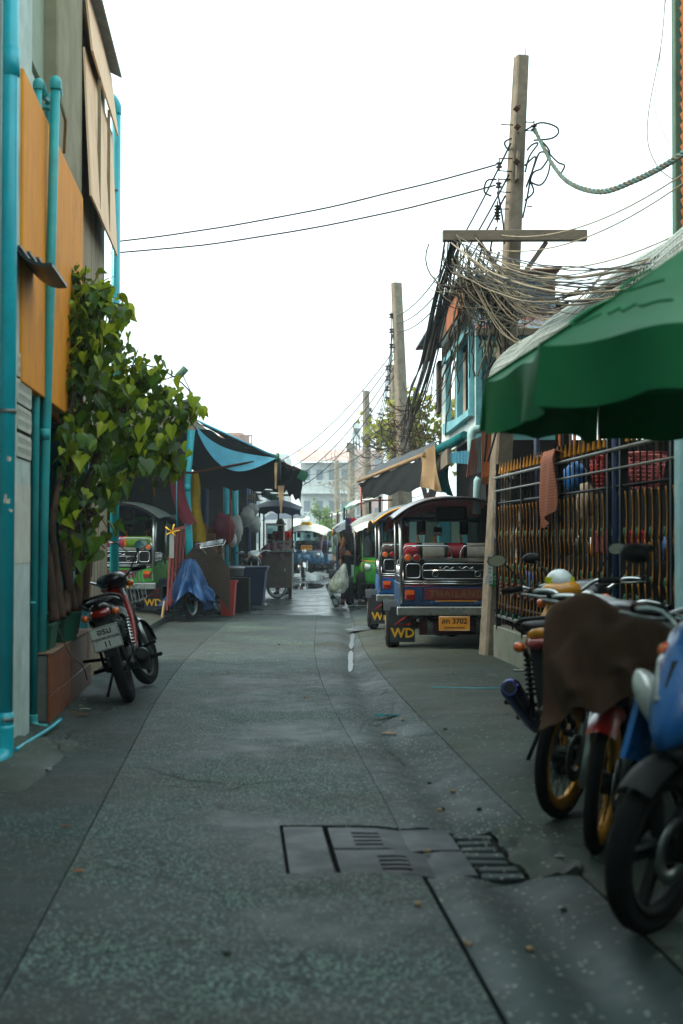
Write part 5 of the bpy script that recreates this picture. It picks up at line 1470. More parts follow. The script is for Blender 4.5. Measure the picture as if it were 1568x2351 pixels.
def insul(t_, c, n=2, r=.034, m='porcelain', s=.05):
    b = MB(); pr = []
    for k in range(n):
        z = k * s; pr += [(r * .55, z), (r, z + s * .15), (r, z + s * .45), (r * .55, z + s * .6)]
    b.lathe(pr, c, (0, 0, 1), 10, caps=True); b.cyl(Vector(c) + V(0, 0, -.03), Vector(c) + V(0, 0, n * s + .03), .008, n=6)
    part(t_, 'insulator', b, m, True)
insul(p1, P(1146, 386, 15.4), 2, .036, 'porcelain', .04); insul(p1, P(1145, 432, 15.4), 2, .036, 'porcelain', .04); insul(p1, P(1142, 505, 15.4), 5, .036, 'dark_steel', .035)
insul(p1, P(1226, 300, 15.4), 2, .034, 'porcelain', .04)
b = MB()
for (xa, ya, xb, yb) in ((1150, 286, 1178, 287), (1146, 364, 1176, 364), (1146, 392, 1176, 394), (1145, 412, 1172, 412), (1142, 440, 1172, 442), (1142, 480, 1168, 480), (1205, 280, 1226, 281), (1205, 300, 1226, 301), (1210, 474, 1222, 474)):
    b.tube([P(xa, ya, 15.42), P(xb, yb, 15.44)], .007, 5)
part(p1, 'bracket', b, 'rust', True)
b = MB()
for (x, y) in ((1188, 245), (1190, 308), (1140, 1330), (1137, 1400), (1134, 1440), (1145, 1280), (1149, 1215)):
    c = onpole(y, 0, -.125) if y > 900 else onpole(y, 0, -.085); b.cyl(c, c + V(0, .012, 0), .010, n=8)
part(p1, 'bolt_hole', b, 'ink', True)
b = MB(); b.tube([P(1206, 160, 15.5), P(1206, 107, 15.5)], .004, 4); b.tube([P(1203, 165, 15.5), P(1206, 107, 15.5)], .004, 4); part(p1, 'rebar', b, 'rust', True)
b = MB(); b.tube(spline([P(1172, 700, 15.36), P(1165, 800, 15.36), P(1161, 900, 15.36), P(1120, 1060, 15.36)], 4), .012, 6); b.tube(spline([P(1118, 940, 15.3), P(1116, 1010, 15.3), P(1112, 1060, 15.32)], 4), .014, 6); part(p1, 'riser_cable', b, 'cable_black', True)
# stickers
mat('sticker_white', '#b9c2c0', .6, dirt=.15); mat('sticker_green', '#1f7a3a', .6, dirt=.15); mat('ink_blue', '#123f8c', .6, dirt=0); mat('ink_soft_red', '#a82820', .6, dirt=0)
def sticker(x0, y0, x1, y1, m, lines, d=15.335, tilt=.0):
    c = P((x0 + x1) / 2, (y0 + y1) / 2, d); wd = (x1 - x0) / FPX * d; hh = (y1 - y0) / FPX * d
    b = MB(); b.box((0, 0, 0), (wd, hh, .003))
    o = link('sticker', b.mesh('sticker', m), p1, c - Vector(p1.location), (PI / 2, tilt, .02))
    for (tx, s_, x, y, ink) in lines:
        lettering(o, tx, s_, ink, (x * wd, y * hh, .0022), (0, 0, 0), bold=.0006, depth=.0006)
sticker(1135, 1147, 1160, 1177, 'sticker_white', [('ปลวก มด หนู', .018, 0, .36, 'ink_soft_red'), ('กำจัดปลวก', .020, 0, .10, 'ink_soft_red'), ('099-0988867', .019, 0, -.16, 'ink_blue'), ('098-3680668', .019, 0, -.38, 'ink_blue')])
sticker(1136, 1219, 1154, 1250, 'sticker_white', [('อำนวย', .02, 0, .36, 'ink_blue'), ('099 0988', .014, 0, .08, 'ink_soft_red')])
sticker(1136, 1236.5, 1154, 1248, 'sticker_blue', [('098-368', .014, 0, 0, 'sticker_white')], 15.330) if mat('sticker_blue', '#17549c', .6, dirt=.1) else None
sticker(1126, 1315, 1151, 1347, 'sticker_green', [('02-1500522', .022, 0, .22, 'sticker_white'), ('02 5709888', .022, 0, .02, 'sticker_white'), ('........', .02, 0, -.2, 'sticker_white')], 15.34)
sticker(1118, 1275, 1131, 1341, 'sticker_white', [('บ้าน', .03, 0, .42, 'ink'), ('ด', .03, 0, .29, 'ink'), ('15', .03, 0, .16, 'ink'), ('/ด', .03, 0, .03, 'ink'), ('ได้', .03, 0, -.10, 'ink'), ('081', .032, 0, -.28, 'ink'), ('565', .032, 0, -.42, 'ink')], 15.30)
sticker(1114, 1322, 1124, 1342, 'sticker_white', [], 15.29, .15)
# stub pipe sticking out of the pole
b = MB(); b.tube([P(1146, 1084, 15.3), P(1172, 1098, 14.9)], .048, 14); b.tube([P(1169, 1097, 14.93), P(1186, 1103, 14.75)], .040, 12, 1); b.lathe([(.05, 0), (.055, .01), (.05, .02)], P(1147, 1084, 15.3), P(1172, 1098, 14.9) - P(1146, 1084, 15.3), 14)
solo('stub_pipe', 'short pale plastic pipe stub sticking out of the leaning pole', 'pipe', b, ['beige_plastic' if mat('beige_plastic', '#b89a7c', .5, dirt=.25) else '', 'ink'], P(1146, 1084, 15.3))
# farther poles along the right
def far_pole(label, xb, xt, yt, d, w_=.2):
    t_ = P(xt, yt, d); return pole(label, V(P(xb, 1238, d).x, d, 0), t_, w_ * 1.15, w_ * .8)
p2 = far_pole('second concrete pole up the lane, standing clear against the sky', 940, 910, 650, 29.5, .23)
for z in (0, .35, .7):
    c = P(898, 730, 29.5) - V(0, 0, z * .9); insul(p2, c, 2, .05, 'porcelain', .06)
b = MB(); b.tube([P(898, 725, 29.5), P(898, 790, 29.5)], .012, 5); b.tube([P(898, 730, 29.5), P(915, 733, 29.5)], .012, 5); b.tube([P(898, 768, 29.5), P(918, 770, 29.5)], .012, 5); part(p2, 'bracket', b, 'rust', True)
p2b = far_pole('slim pole with insulator rack just left of the second concrete pole', 902, 904, 838, 42, .26)
for k in range(5): insul(p2b, P(889, 850 + 24 * k, 42), 2, .07, 'porcelain', .09)
b = MB(); b.bar(P(845, 1000, 41.7), P(935, 1000, 41.7), .12, .14); part(p2b, 'crossarm', b, 'wood_grey', True)
p3 = far_pole('third concrete pole up the lane with small insulators on its right', 845, 840, 897, 50, .25)
for k in range(3): insul(p3, P(851, 945 + 16 * k, 50), 2, .06, 'porcelain', .08)
b = MB(); b.bar(P(846, 1000, 49.8), P(880, 1000, 49.8), .12, .15); part(p3, 'crossarm', b, 'wood_grey', True)
p4 = far_pole('hazy pole with a grey box on its side', 806, 808, 1018, 74, .3)
b = MB(); b.box(P(801, 1027, 73.8), (.25, .2, .5)); part(p4, 'cable_box', b, 'wood_grey', True)
p5 = far_pole('short hazy pole farthest up the lane', 775, 773, 1058, 95, .32)
p6 = far_pole('thin hazy pole between the two farthest poles', 786, 785, 1075, 110, .3)

# ================================================================ BLUE HOUSE
def HX(y, off=0.0, z=0.0): return V(1.65 - .02 * (y - 17) + off, y, z)
hs = thing('wooden_house', 'ramshackle two-storey teal wooden house behind the leaning pole', 'house', HX(17, 1.2))
b = MB(); b.box((2.25, 19.4, 2.1), (1.0, 4.5, 4.1)); part(hs, 'core', b, 'dark_void', True)
for k in range(20):
    z = 2.45 + k * .105
    if z > 4.3: break
    b = MB(); b.bar(V(1.66, 16.96, z + .05), V(2.55, 16.96, z + .05), .03, .115, m=0); part(hs, 'clapboard', b, 'teal_clap', True)
for k in range(17):
    z = 2.55 + k * .105
    segs = [(17.0, 21.8)] if (z < 2.86 or z > 3.83) else [(17.0, 17.35), (20.6, 21.8)]
    for (a, c) in segs:
        b = MB(); b.bar(HX(a, 0, z + .05), HX(c, 0, z + .05), .03, .112); part(hs, 'clapboard', b, 'pale_clap', True)
b = MB(); b.bar(V(1.635, 16.93, 2.4), V(1.635, 16.93, 4.3), .07, .07); part(hs, 'corner_post', b, 'teal_frame', True)
# tall window in the lane front
for (a, c) in ((17.38, 17.5), (18.85, 18.97), (20.45, 20.57)):
    b = MB(); b.bar(HX(a, -.04, 3.36), HX(c, -.04, 3.36), .08, 1.02); part(hs, 'window_post', b, 'teal_frame', True)
for z in (2.83, 3.86):
    b = MB(); b.bar(HX(17.35, -.045, z), HX(20.6, -.045, z), .1, .08); part(hs, 'window_rail', b, 'teal_frame', True)
b = MB(); b.grid(lambda a, c: HX(18.95 + 1.5 * a, .05 + .025 * math.sin(a * 22), 2.9 + .9 * c), 40, 4, 0, .004); part(hs, 'curtain', b, 'curtain', True)
b = MB(); b.bar(HX(17.5, .10, 3.36), HX(18.85, .10, 3.36), .02, .9); part(hs, 'window_pane', b, 'windscreen', True)
b = MB(); b.bar(P(1018, 985, 21.0), P(1100, 952, 17.2), .03, .14); part(hs, 'loose_board', b, 'teal_frame', True)
b = MB(); b.bar(P(1008, 832, 22.2), P(1008, 948, 22.2), .5, .06, up=(1, 0, 0)); part(hs, 'open_shutter', b, 'slat_brown', True)
def corr(p00, p10, p01, p11, n, amp, axis='v', th=.006):
    b = MB(); p00, p10, p01, p11 = map(Vector, (p00, p10, p01, p11))
    nrm = (p10 - p00).cross(p01 - p00).normalized()
    def fn(a, c):
        q = p00.lerp(p10, a).lerp(p01.lerp(p11, a), c)
        return q + nrm * amp * math.sin(2 * PI * n * a)
    b.grid(fn, n * 6, 3, 0, th); return b
part(hs, 'corrugated_roof', corr(HX(23.2, -.32, 4.38), HX(16.7, -.28, 4.36), V(2.6, 23.2, 4.5), V(2.6, 16.7, 4.5), 60, .02), 'rusty_tin', True)
b = MB(); b.bar(HX(17.0, -.2, 4.18), HX(18.9, -.2, 4.18), .03, .28); part(hs, 'fascia_board', b, 'slat_orange', True)
b = MB(); b.bar(HX(18.95, -.2, 4.16), HX(23.0, -.2, 4.16), .03, .24); part(hs, 'fascia_board', b, 'slat_brown', True)
part(hs, 'gable_sheet', corr(V(1.62, 16.9, 3.98), V(1.62, 16.9, 4.38), V(2.55, 16.9, 3.98), V(2.55, 16.9, 4.42), 5, .018), 'rusty_tin', True)
part(hs, 'lean_to_roof', corr(V(1.55, 16.35, 3.70), V(2.6, 16.35, 3.70), V(1.55, 16.95, 3.98), V(2.6, 16.95, 3.98), 12, .012), 'rusty_tin', True)
b = MB(); b.bar(V(1.55, 16.33, 3.67), V(2.6, 16.33, 3.67), .03, .08); part(hs, 'lean_to_beam', b, 'wood_grey', True)
for (x, y, r_) in ((1122, 790, .1), (1128, 800, -.15), (1130, 812, .2)):
    b = MB(); b.box(P(x, y, 16.3), (.19, .02, .07), 0, (0, r_, 0)); part(hs, 'green_slat', b, 'green_panel', True)
b = MB(); b.tube(spline([P(1105, 985, 16.7), P(1088, 988, 16.7), P(1083, 1000, 16.7), P(1083, 1040, 16.7)], 4), .05, 12); part(hs, 'overflow_pipe', b, 'pale_cyan', True)
b = MB(); b.tube([P(1100, 1098, 16.6), P(1096, 1104, 16.6), P(1094, 1180, 16.6)], .045, 12); part(hs, 'downpipe', b, 'pale_cyan', True)
for k in range(8):
    x = 1108 + k * 4.6; b = MB(); b.bar(P(x, 1112, 16.6), P(x, 948, 16.6), .022, .022); part(hs, 'wood_slat', b, 'slat_orange', True)
b = MB(); b.bar(P(1106, 1090, 16.55), P(1142, 1086, 16.55), .03, .06); b.bar(P(1106, 955, 16.55), P(1142, 953, 16.55), .03, .05); part(hs, 'slat_rail', b, 'slat_orange', True)
b = MB(); b.box((2.9, 16.75, 1.25), (2.4, .04, 2.4)); part(hs, 'lower_wall', b, 'slat_black', True)
part(hs, 'rusty_panel', corr(P(1070, 1095, 16.62), P(1108, 1082, 16.62), P(1082, 1010, 16.62), P(1108, 1000, 16.62), 9, .010), 'rusty_tin_v', True)
part(hs, 'canopy_sheet', corr(P(1034, 1062, 19.5), P(1098, 1068, 17.0), P(1034, 1040, 19.5), P(1098, 1030, 17.0), 9, .02), 'blue_tin', True)
b = MB(); b.bar(P(1005, 1070, 20.5), P(1032, 1048, 19.4), .06, .22); part(hs, 'wood_beam', b, 'wood_grey', True)
b = MB(); b.tube([P(984, 1042, 20.6), P(1042, 1015, 19.3), P(1066, 998, 18.2)], [.06, .07, .05], 8); part(hs, 'rolled_awning', b, 'teal_cloth', True)
# ground-floor shop front seen past the tuk-tuk: coloured panels
for k, (x0_, x1_, y0_, y1_, m) in enumerate(((1084, 1106, 1168, 1265, 'paint_green'), (1060, 1082, 1180, 1262, 'pale_cyan'), (1036, 1058, 1175, 1260, 'white_clap'), (1008, 1034, 1170, 1262, 'teal_frame'), (975, 1004, 1175, 1262, 'curtain'), (940, 972, 1178, 1262, 'pale_clap'))):
    d = 19.8 - .0 * k; c0, c1 = P(x0_, y1_, d), P(x1_, y0_, d)
    b = MB(); b.box((c0 + c1) / 2, (abs(c1.x - c0.x), .04, abs(c1.z - c0.z))); part(hs, 'shop_panel', b, m, True)
# hanging cloths and awnings on the right
b = MB(); q0 = P(966, 1042, 20.3); q1 = P(998, 1020, 20.0)
b.grid(lambda a, c: q0.lerp(q1, a) + V(.10 * c * a + .02 * math.sin(a * 9 + c * 4), .05 * math.sin(a * 8) * c, -.62 * c * (.75 + .35 * a)), 12, 14, 0, .006)
solo('beige_cloth', 'beige cloth hanging from the awning edge by the wooden house', 'cloth', b, 'beige_cloth', q0)
b = MB(); q2 = P(992, 1025, 20.4); q3 = P(1030, 1060, 20.2)
b.grid(lambda a, c: q2.lerp(q3, a) + V(.03 * math.sin(a * 9 + c * 4) + .06 * c, .05 * math.sin(a * 8) * c, -.70 * c * (.9 - .2 * a)), 12, 14, 0, .006)
solo('teal_cloth', 'teal cloth hanging behind the beige cloth by the wooden house', 'cloth', b, 'teal_cloth', q2)
def sheet4(a_, b_, c_, d_, sg=.1, n=14, amp=.01):
    """sagging sheet between four corners (a b along one edge, d c along the other)"""
    a_, b_, c_, d_ = map(Vector, (a_, b_, c_, d_)); m_ = MB()
    m_.grid(lambda u, v: a_.lerp(b_, u).lerp(d_.lerp(c_, u), v) - V(0, 0, sg * math.sin(PI * u) * math.sin(PI * v) * 1.0 + amp * math.sin(u * 23 + v * 9)), n, n, 0, .006)
    return m_
aw = thing('black_awning', 'black sloping awning with a pale front edge over the parked tuk-tuks', 'awning', P(900, 1090, 24))
part(aw, 'canvas', sheet4(P(824, 1106, 29), P(975, 1044, 20.3), P(1010, 1010, 20.8), P(862, 1070, 30), .05), 'black_tarp', True)
part(aw, 'valance', sheet4(P(826, 1108, 28.9), P(975, 1048, 20.2), P(985, 1118, 20.2), P(835, 1145, 28.9), .0, 14, .03), 'black_tarp', True)
b = MB(); b.tube([P(822, 1105, 28.8), P(976, 1043, 20.15)], .035, 8); part(aw, 'front_roll', b, 'beige_cloth', True)
b = MB(); b.tube([P(824, 1112, 28.8), P(985, 1112, 22.5)], .018, 6); b.tube([P(830, 1150, 28.5), P(900, 1148, 23)], .014, 6); part(aw, 'awning_bar', b, 'rust', True)
b = MB(); b.tube([P(829, 1118, 28.6), P(830, 1190, 28.6)], .018, 6); part(aw, 'red_strap', b, 'red_plastic', True)
# ================================================================ LEFT MARKET
mat('roof_tile_grey', '#6e6a58', .8, .1, .25, dirt=.5)
mat('fascia_beige', '#6f6a5a', .8, dirt=.3)
mat('teal_bright', '#14a0ac', .4, var=.1, dirt=.25, dcol='#0c6a70')
mat('blue_tarp_light', '#4f9fb8', .6, var=.15, dirt=.2, trans=.3)
mat('navy_tarp', '#0b1f33', .6, var=.3, dirt=.2)
mat('green_tarp', '#0c5a40', .6, var=.2, dirt=.2, trans=.3)
plaid('mat_plaid', '#0f6f5c', '#1a8f7c', '#b0904a', 26, 30, (0, 2), .7)
mat('wall_paleblue', '#5d7f84', .85, dirt=.35)
mat('cart_steel', '#5b554a', .4, .6, .2, s=5, dirt=.45, dcol='#2a2620')
mat('bin_red', '#9c2a20', .5, var=.1, dirt=.25); mat('bin_blue', '#0a1d42', .45, dirt=.3); mat('box_grey', '#2e302d', .8)
mat('carton', '#6b4a30', .9, dirt=.3); mat('bag_white', '#aab0aa', .35, var=.15, dirt=.1, trans=.4); mat('bag_pink', '#6d1f33', .5, var=.2, dirt=.2, trans=.2); mat('bag_green', '#9db45a', .4, var=.25, trans=.3)
mat('flag_maroon', '#6d2a33', .8, trans=.2); mat('flag_yellow', '#a08416', .8, trans=.3); mat('skin', '#7a4a32', .55, var=.1, dirt=0, bump=.03); mat('hair', '#0b0908', .6, dirt=0)
mat('shirt_black', '#0a0a0b', .85, dirt=0); mat('jeans_black', '#0c0d10', .85, dirt=0); mat('shirt_red', '#a81410', .8, dirt=0); mat('shirt_navy', '#16213d', .8, dirt=0); mat('sleeve_maroon', '#5d1224', .8, dirt=0); mat('shorts_blue', '#123f8c', .8, dirt=0); mat('shoe', '#0c0c0d', .6, dirt=0); mat('sole', '#b7b9b4', .7, dirt=.2); mat('shirt_pale', '#8fa3ad', .8, dirt=0)
mat('frame_red', '#6d1a12', .45, var=.2, dirt=.35)
# market hall: back wall, roof, side walls
hall = thing('market_hall', 'dark open market hall with a corrugated roof on the left of the lane', 'building', V(-5, 30, 0))
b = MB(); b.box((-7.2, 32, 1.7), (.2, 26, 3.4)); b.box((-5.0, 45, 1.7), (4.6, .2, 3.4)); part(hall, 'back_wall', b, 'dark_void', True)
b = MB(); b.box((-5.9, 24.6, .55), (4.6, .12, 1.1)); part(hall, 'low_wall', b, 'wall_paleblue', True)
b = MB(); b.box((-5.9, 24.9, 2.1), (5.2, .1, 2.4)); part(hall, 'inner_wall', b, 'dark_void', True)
part(hall, 'corrugated_roof', corr(V(-2.58, 22.0, 3.36), V(-2.62, 44, 3.30), V(-8.2, 22.0, 3.75), V(-8.2, 44, 3.7), 110, .02), 'roof_tile_grey', True)
b = MB(); b.bar(V(-2.56, 22.0, 3.30), V(-2.60, 44, 3.24), .04, .14); part(hall, 'eave_board', b, 'roof_tile_grey', True)
b = MB(); b.bar(P(300, 958, 21.95), P(452, 968, 21.95), .05, .27, up=(0, 0, 1)); part(hall, 'fascia', b, 'fascia_beige', True)
for (x, y, d) in ((520, 1235, 30), (540, 1235, 33), (570, 1235, 37), (470, 1235, 27.5)):
    q = P(x, y, d); b = MB(); b.tube([V(q.x, d, 0), V(q.x, d, 3.25)], .07, 12); part(hall, 'column', b, 'teal_bright' if x in (520, 540) else 'blue_post', True)
# ceiling bars inside
for k in range(6): b = MB(); b.bar(V(-7, 26 + 3 * k, 2.75), V(-1.5, 26 + 3 * k, 2.55), .05, .06); part(hall, 'rafter', b, 'slat_black', True)
# leaning teal post, rod and tarps
tp = thing('teal_post', 'bright teal leaning post at the front corner of the market roof', 'post', P(432, 1300, 23.0))
b = MB(); b.tube([V(P(436, 1300, 23).x + .03, 23.0, .02), P(432, 1200, 23), P(428, 1120, 23), P(441, 965, 23)], .062, 14); part(tp, 'tube', b, 'teal_bright', True)
b = MB(); b.tube([P(427.5, 1128, 23), P(429, 1112, 23)], .07, 14); part(tp, 'collar', b, 'teal_bright', True)
b = MB(); b.tube([P(330, 1078, 22.8), P(440, 1086, 22.85), P(637, 1050, 23.0)], .02, 7); solo('rusty_rod', 'long rusty rod running from the teal post to the awning corner', 'rod', b, 'rust', P(440, 1086, 22.85))
a1 = thing('front_awning', 'sagging black market awning edged with a light blue tarpaulin', 'awning', P(560, 1060, 24))
part(a1, 'canvas', sheet4(P(448, 962, 23.2), P(638, 1050, 23.05), P(655, 1060, 30), P(560, 1035, 30), .10), 'black_tarp', True)
part(a1, 'valance', sheet4(P(444, 975, 23.15), P(638, 1054, 22.95), P(634, 1126, 23.3), P(444, 1120, 23.3), .0, 16, .03), 'black_tarp', True)
b = MB()
def bt(a, c):
    top = P(448 + 188 * a, 968 + 82 * a, 23.0)
    return top + V(0, -.03 - .05 * c, -.02 - (.52 * math.sin(PI * a ** .75) * (.55 + .45 * c)) + .0 * a) + V(0, 0, .10 * math.sin(PI * a) * (1 - c))
b.grid(bt, 26, 4, 0, .005); part(a1, 'blue_edge', b, 'blue_tarp_light', True)
b = MB(); b.tube([P(446, 962, 22.9), P(640, 1052, 22.9)], .015, 6); part(a1, 'edge_rope', b, 'blue_tarp_light', True)
b = MB(); b.cyl(P(634, 1050, 22.85), P(641, 1050, 22.85), .07, n=12); part(a1, 'pipe_end', b, 'green_orn', True)
b = MB(); b.tube([P(638, 1052, 22.95), P(640, 1130, 23.0)], .045, 10); part(a1, 'hanging_tube', b, 'ink', True)
b = MB(); b.grid(lambda a, c: P(633, 1062, 22.8) + V((a - .5) * .045 * (1 - .4 * c), .01 * math.sin(c * 9), -.42 * c), 3, 10, 0, .004); part(a1, 'ribbon', b, 'beige_cloth', True)
b = MB(); b.grid(lambda a, c: P(645, 1115, 22.9) + V((a - .5) * .11 * (1 - .85 * c), .01 * math.sin(c * 9), -.45 * c), 3, 10, 0, .004); part(a1, 'rag', b, 'beige_cloth', True)
a2 = thing('green_awning', 'second awning with a green top and torn black hanging cloth', 'awning', P(680, 1090, 29))
part(a2, 'canvas', sheet4(P(600, 1040, 29.5), P(708, 1084, 29), P(700, 1095, 36), P(610, 1080, 36), .03), 'green_tarp', True)
part(a2, 'side_cloth', sheet4(P(640, 1068, 29.2), P(697, 1082, 29), P(690, 1152, 29.2), P(640, 1118, 29.4), .0, 14, .05), 'black_tarp', True)
b = MB(); b.tube([P(645, 1062, 29), P(690, 1080, 29)], .02, 6); part(a2, 'awning_bar', b, 'rust', True)
b = MB(); b.prism([(0, 0), (.16, -.1), (.06, -.26), (-.1, -.16)], P(692, 1078, 28.9), V(1, 0, 0), V(0, 0, 1), V(0, 1, 0), .01); part(a2, 'green_flap', b, 'green_tarp', True)
a3 = thing('far_green_awning', 'green canvas awning deeper in the market, above the blue cart roof', 'awning', P(640, 1150, 38))
part(a3, 'canvas', sheet4(P(600, 1120, 38), P(683, 1165, 36), P(676, 1168, 44), P(600, 1140, 44), .05), 'green_tarp', True)
part(a3, 'front_drop', sheet4(P(610, 1130, 37), P(683, 1163, 36), P(680, 1180, 36.2), P(640, 1178, 37), .0), 'green_tarp', True)
for k in range(3):
    a4 = solo('stall_canopy', ['dim canopy deep inside the market behind the red-shirted vendor', 'grey canopy tip beyond the blue cart roof', 'pale canopy farthest up the left of the lane'][k], 'canopy', sheet4(P(600 + 30 * k, 1195 - 4 * k, 46 + 9 * k), P(690 + 9 * k, 1186 + 4 * k, 44 + 9 * k), P(694 + 9 * k, 1180 + 4 * k, 52 + 9 * k), P(620 + 30 * k, 1178, 52 + 9 * k), .05), ['navy_tarp', 'roof_canvas', 'visor_white'][k], P(650, 1190, 46 + 9 * k), 'canopies up the left side')
# plaid mat behind the green tuk-tuk
b = MB(); m0_ = P(272, 1180, 24.4); m1_ = P(404, 1308, 24.4)
b.grid(lambda a, c: V(m0_.x + (m1_.x - m0_.x) * a, 24.4 - .02 * math.sin(a * 20), m0_.z + (m1_.z - m0_.z) * c + .02 * math.sin(a * 6) * (1 - c)), 30, 4, 0, .01)
solo('plaid_mat', 'green checked plastic mat hung behind the green tuk-tuk', 'mat', b, 'mat_plaid', (m0_ + m1_) / 2)
# furled flag/umbrella cloths on the post
b = MB(); q = P(414, 1075, 22.9)
b.grid(lambda a, c: q + V(-.14 + .20 * a + .20 * c ** 1.5 - .05 * math.sin(c * PI), -.05 * math.sin(a * PI), -.90 * c + .02 * math.sin(a * 10)) , 10, 16, 0, .02)
solo('furled_umbrella', 'maroon furled umbrella hanging beside the teal post', 'umbrella', b, 'flag_maroon', q)
b = MB(); q_ = P(440, 1082, 23.15)
b.grid(lambda a, c: q_ + V(-.06 + .16 * a + .12 * c * a + .02 * math.sin(c * 9), .03 * math.sin(a * 9), -1.15 * c), 8, 16, 0, .01)
solo('yellow_flag', 'yellow cloth hanging behind the teal post', 'cloth', b, 'flag_yellow', q_)
# red folding frame leaning
rf = thing('folded_table', 'dark red folded metal table frame standing against the teal post', 'table', P(400, 1420, 22.0))
for k in range(5):
    b = MB(); b.bar(P(383 + 8 * k, 1402 - 10 * k, 21.8 + .12 * k), P(394 + 7.5 * k, 1218 - 2 * k, 22.0 + .12 * k), .05, .03); part(rf, 'leg', b, 'frame_red', True)
b = MB(); b.bar(P(393, 1220, 22), P(424, 1210, 22.5), .05, .04); b.bar(P(384, 1390, 21.9), P(420, 1350, 22.4), .04, .03); part(rf, 'rail', b, 'frame_red', True)
b = MB(); b.bar(P(372, 1418, 21.75), P(378, 1380, 21.8), .03, .03); part(rf, 'bamboo_foot', b, 'beige_cloth', True)
b = MB()
for k in range(5): b.tube([P(395, 1222, 21.9), P(395, 1222, 21.9) + V(.12 * math.cos(k * 1.3), 0, .10 * math.sin(k * 1.3) + .03)], .012, 5)
b.grid(lambda a, c: P(394, 1225, 21.9) + V((a - .5) * .07, .01, -.38 * c), 2, 6, 1, .004)
solo('ribbon_bow', 'yellow ribbon bow with a pale tail tied to the folded table', 'ribbon', b, ['ink_yellow', 'bag_white'], P(394, 1225, 21.9))
# bins, crates, cartons
def tapered(c, w0, d0, w1, d1, h, wall=.02):
    b = MB()
    def rr(w_, d_, z): return [Vector(c) + V(x * w_ / 2, y * d_ / 2, z) for x, y in ((-1, -1), (1, -1), (1, 1), (-1, 1))]
    b.loft([rr(w0, d0, 0), rr(w1, d1, h - .03), rr(w1 + .04, d1 + .04, h - .03), rr(w1 + .04, d1 + .04, h), rr(w1 - wall, d1 - wall, h), rr(w0 - wall, d0 - wall, .04)], 0, True, False)
    return b
c = G(521, 1416); solo('red_bin', 'red plastic rubbish bin beside the covered motorbike', 'bin', tapered((c.x, c.y + .2, .012), .20, .30, .27, .36, .58), 'bin_red', (c.x, c.y + .2, 0))
c = G(553, 1398); solo('grey_box', 'dark grey block standing between the red bin and the blue container', 'box', MB().box((c.x - .02, c.y + .3, .26), (.26, .4, .5), 0, None, .01), 'box_grey', c)
bb = thing('blue_container', 'large dark blue plastic container with a lid beside the food cart', 'container', G(560, 1392))
c = G(560, 1390); b = tapered((c.x, c.y + .7, .013), .68, .8, .80, .95, .68); part(bb, 'tub', b, 'bin_blue', True)
b = MB(); b.box((c.x, c.y + .7, .72), (.88, 1.0, .05), 0, None, .015); part(bb, 'lid', b, 'bin_blue', True)
sack('bin_bag', 'white plastic bag slumped behind the red bin', 'bag', G(505, 1412) + V(0, .4, .15), (.12, .12, .18), 21, 'bag_white')
mat('aluminium', '#8f938f', .35, .7, dirt=.25)
b = MB(); c = P(540, 1322, 24.6); b.lathe([(.14, 0), (.15, .12), (.17, .13), (.17, .15), (.02, .16)], c, (0, 0, 1), 16, caps=True); solo('cooking_pot', 'round aluminium cooking pot standing on the grey block', 'pot', b, 'aluminium', c)
for i, (x, y, d, w_, h_, z) in enumerate(((470, 1262, 25.2, .42, .78, 0), (488, 1262, 25.6, .40, .9, 0), (452, 1255, 25.0, .36, .95, 0))):
    c = P(x, y, d); solo('carton', ['brown carton with a printed label nearest the pink sack', 'brown carton standing between its two neighbours', 'pale carton directly behind the teal post'][i], 'carton', MB().box((c.x, d, .6 + h_ / 2 + z), (w_, .35, h_), 0, None, .008), 'carton', (c.x, d, .6), 'cartons behind the covered motorbike')
b = MB(); c = P(470, 1300, 25.3); b.box((c.x, 25.3, .3), (1.6, .6, .6)); solo('goods_bench', 'low dark bench under the cartons', 'bench', b, 'slat_black', c)
# hanging sacks and bags
for i, (x, y, d, r_, m, lab) in enumerate(((513, 1215, 25.2, (.20, .15, .27), 'bag_pink', 'large pink sack hanging under the awning'), (543, 1216, 26.5, (.12, .12, .27), 'bag_white', 'long white plastic bag hanging right of the pink sack'), (568, 1188, 28, (.15, .12, .2), 'bag_white', 'white and pink net bag hanging high beside the cart'), (585, 1205, 28.5, (.12, .12, .18), 'bag_white', 'small clear bag hanging closest to the cart'), (580, 1170, 29, (.13, .1, .12), 'bag_white', 'crumpled white bag hanging under the cart roof'), (532, 1240, 26, (.1, .1, .14), 'bag_white', 'dull translucent bag hanging below the long white bag'))):
    t_ = thing('hanging_bag', lab, 'bag', P(x, y, d), group='bags hanging in the market')
    part(t_, 'bag', lump(P(x, y, d), r_, 30 + i, 14, 12, .25), m, True)
    b = MB(); b.tube([P(x, y, d) + V(0, 0, r_[2] * .9), P(x, y, d) + V(0, 0, r_[2] + .6)], .006, 4); part(t_, 'string', b, 'bag_white', True)
# dark market motorbike by the blue container
motorbike('black motorbike standing inside the market behind the blue container', (-1.95, 30.8, .02), H(-80), H(4), ('paint_black', 'paint_white', 'paint_red'), 'motorbikes parked on the lane', mirrors=True)
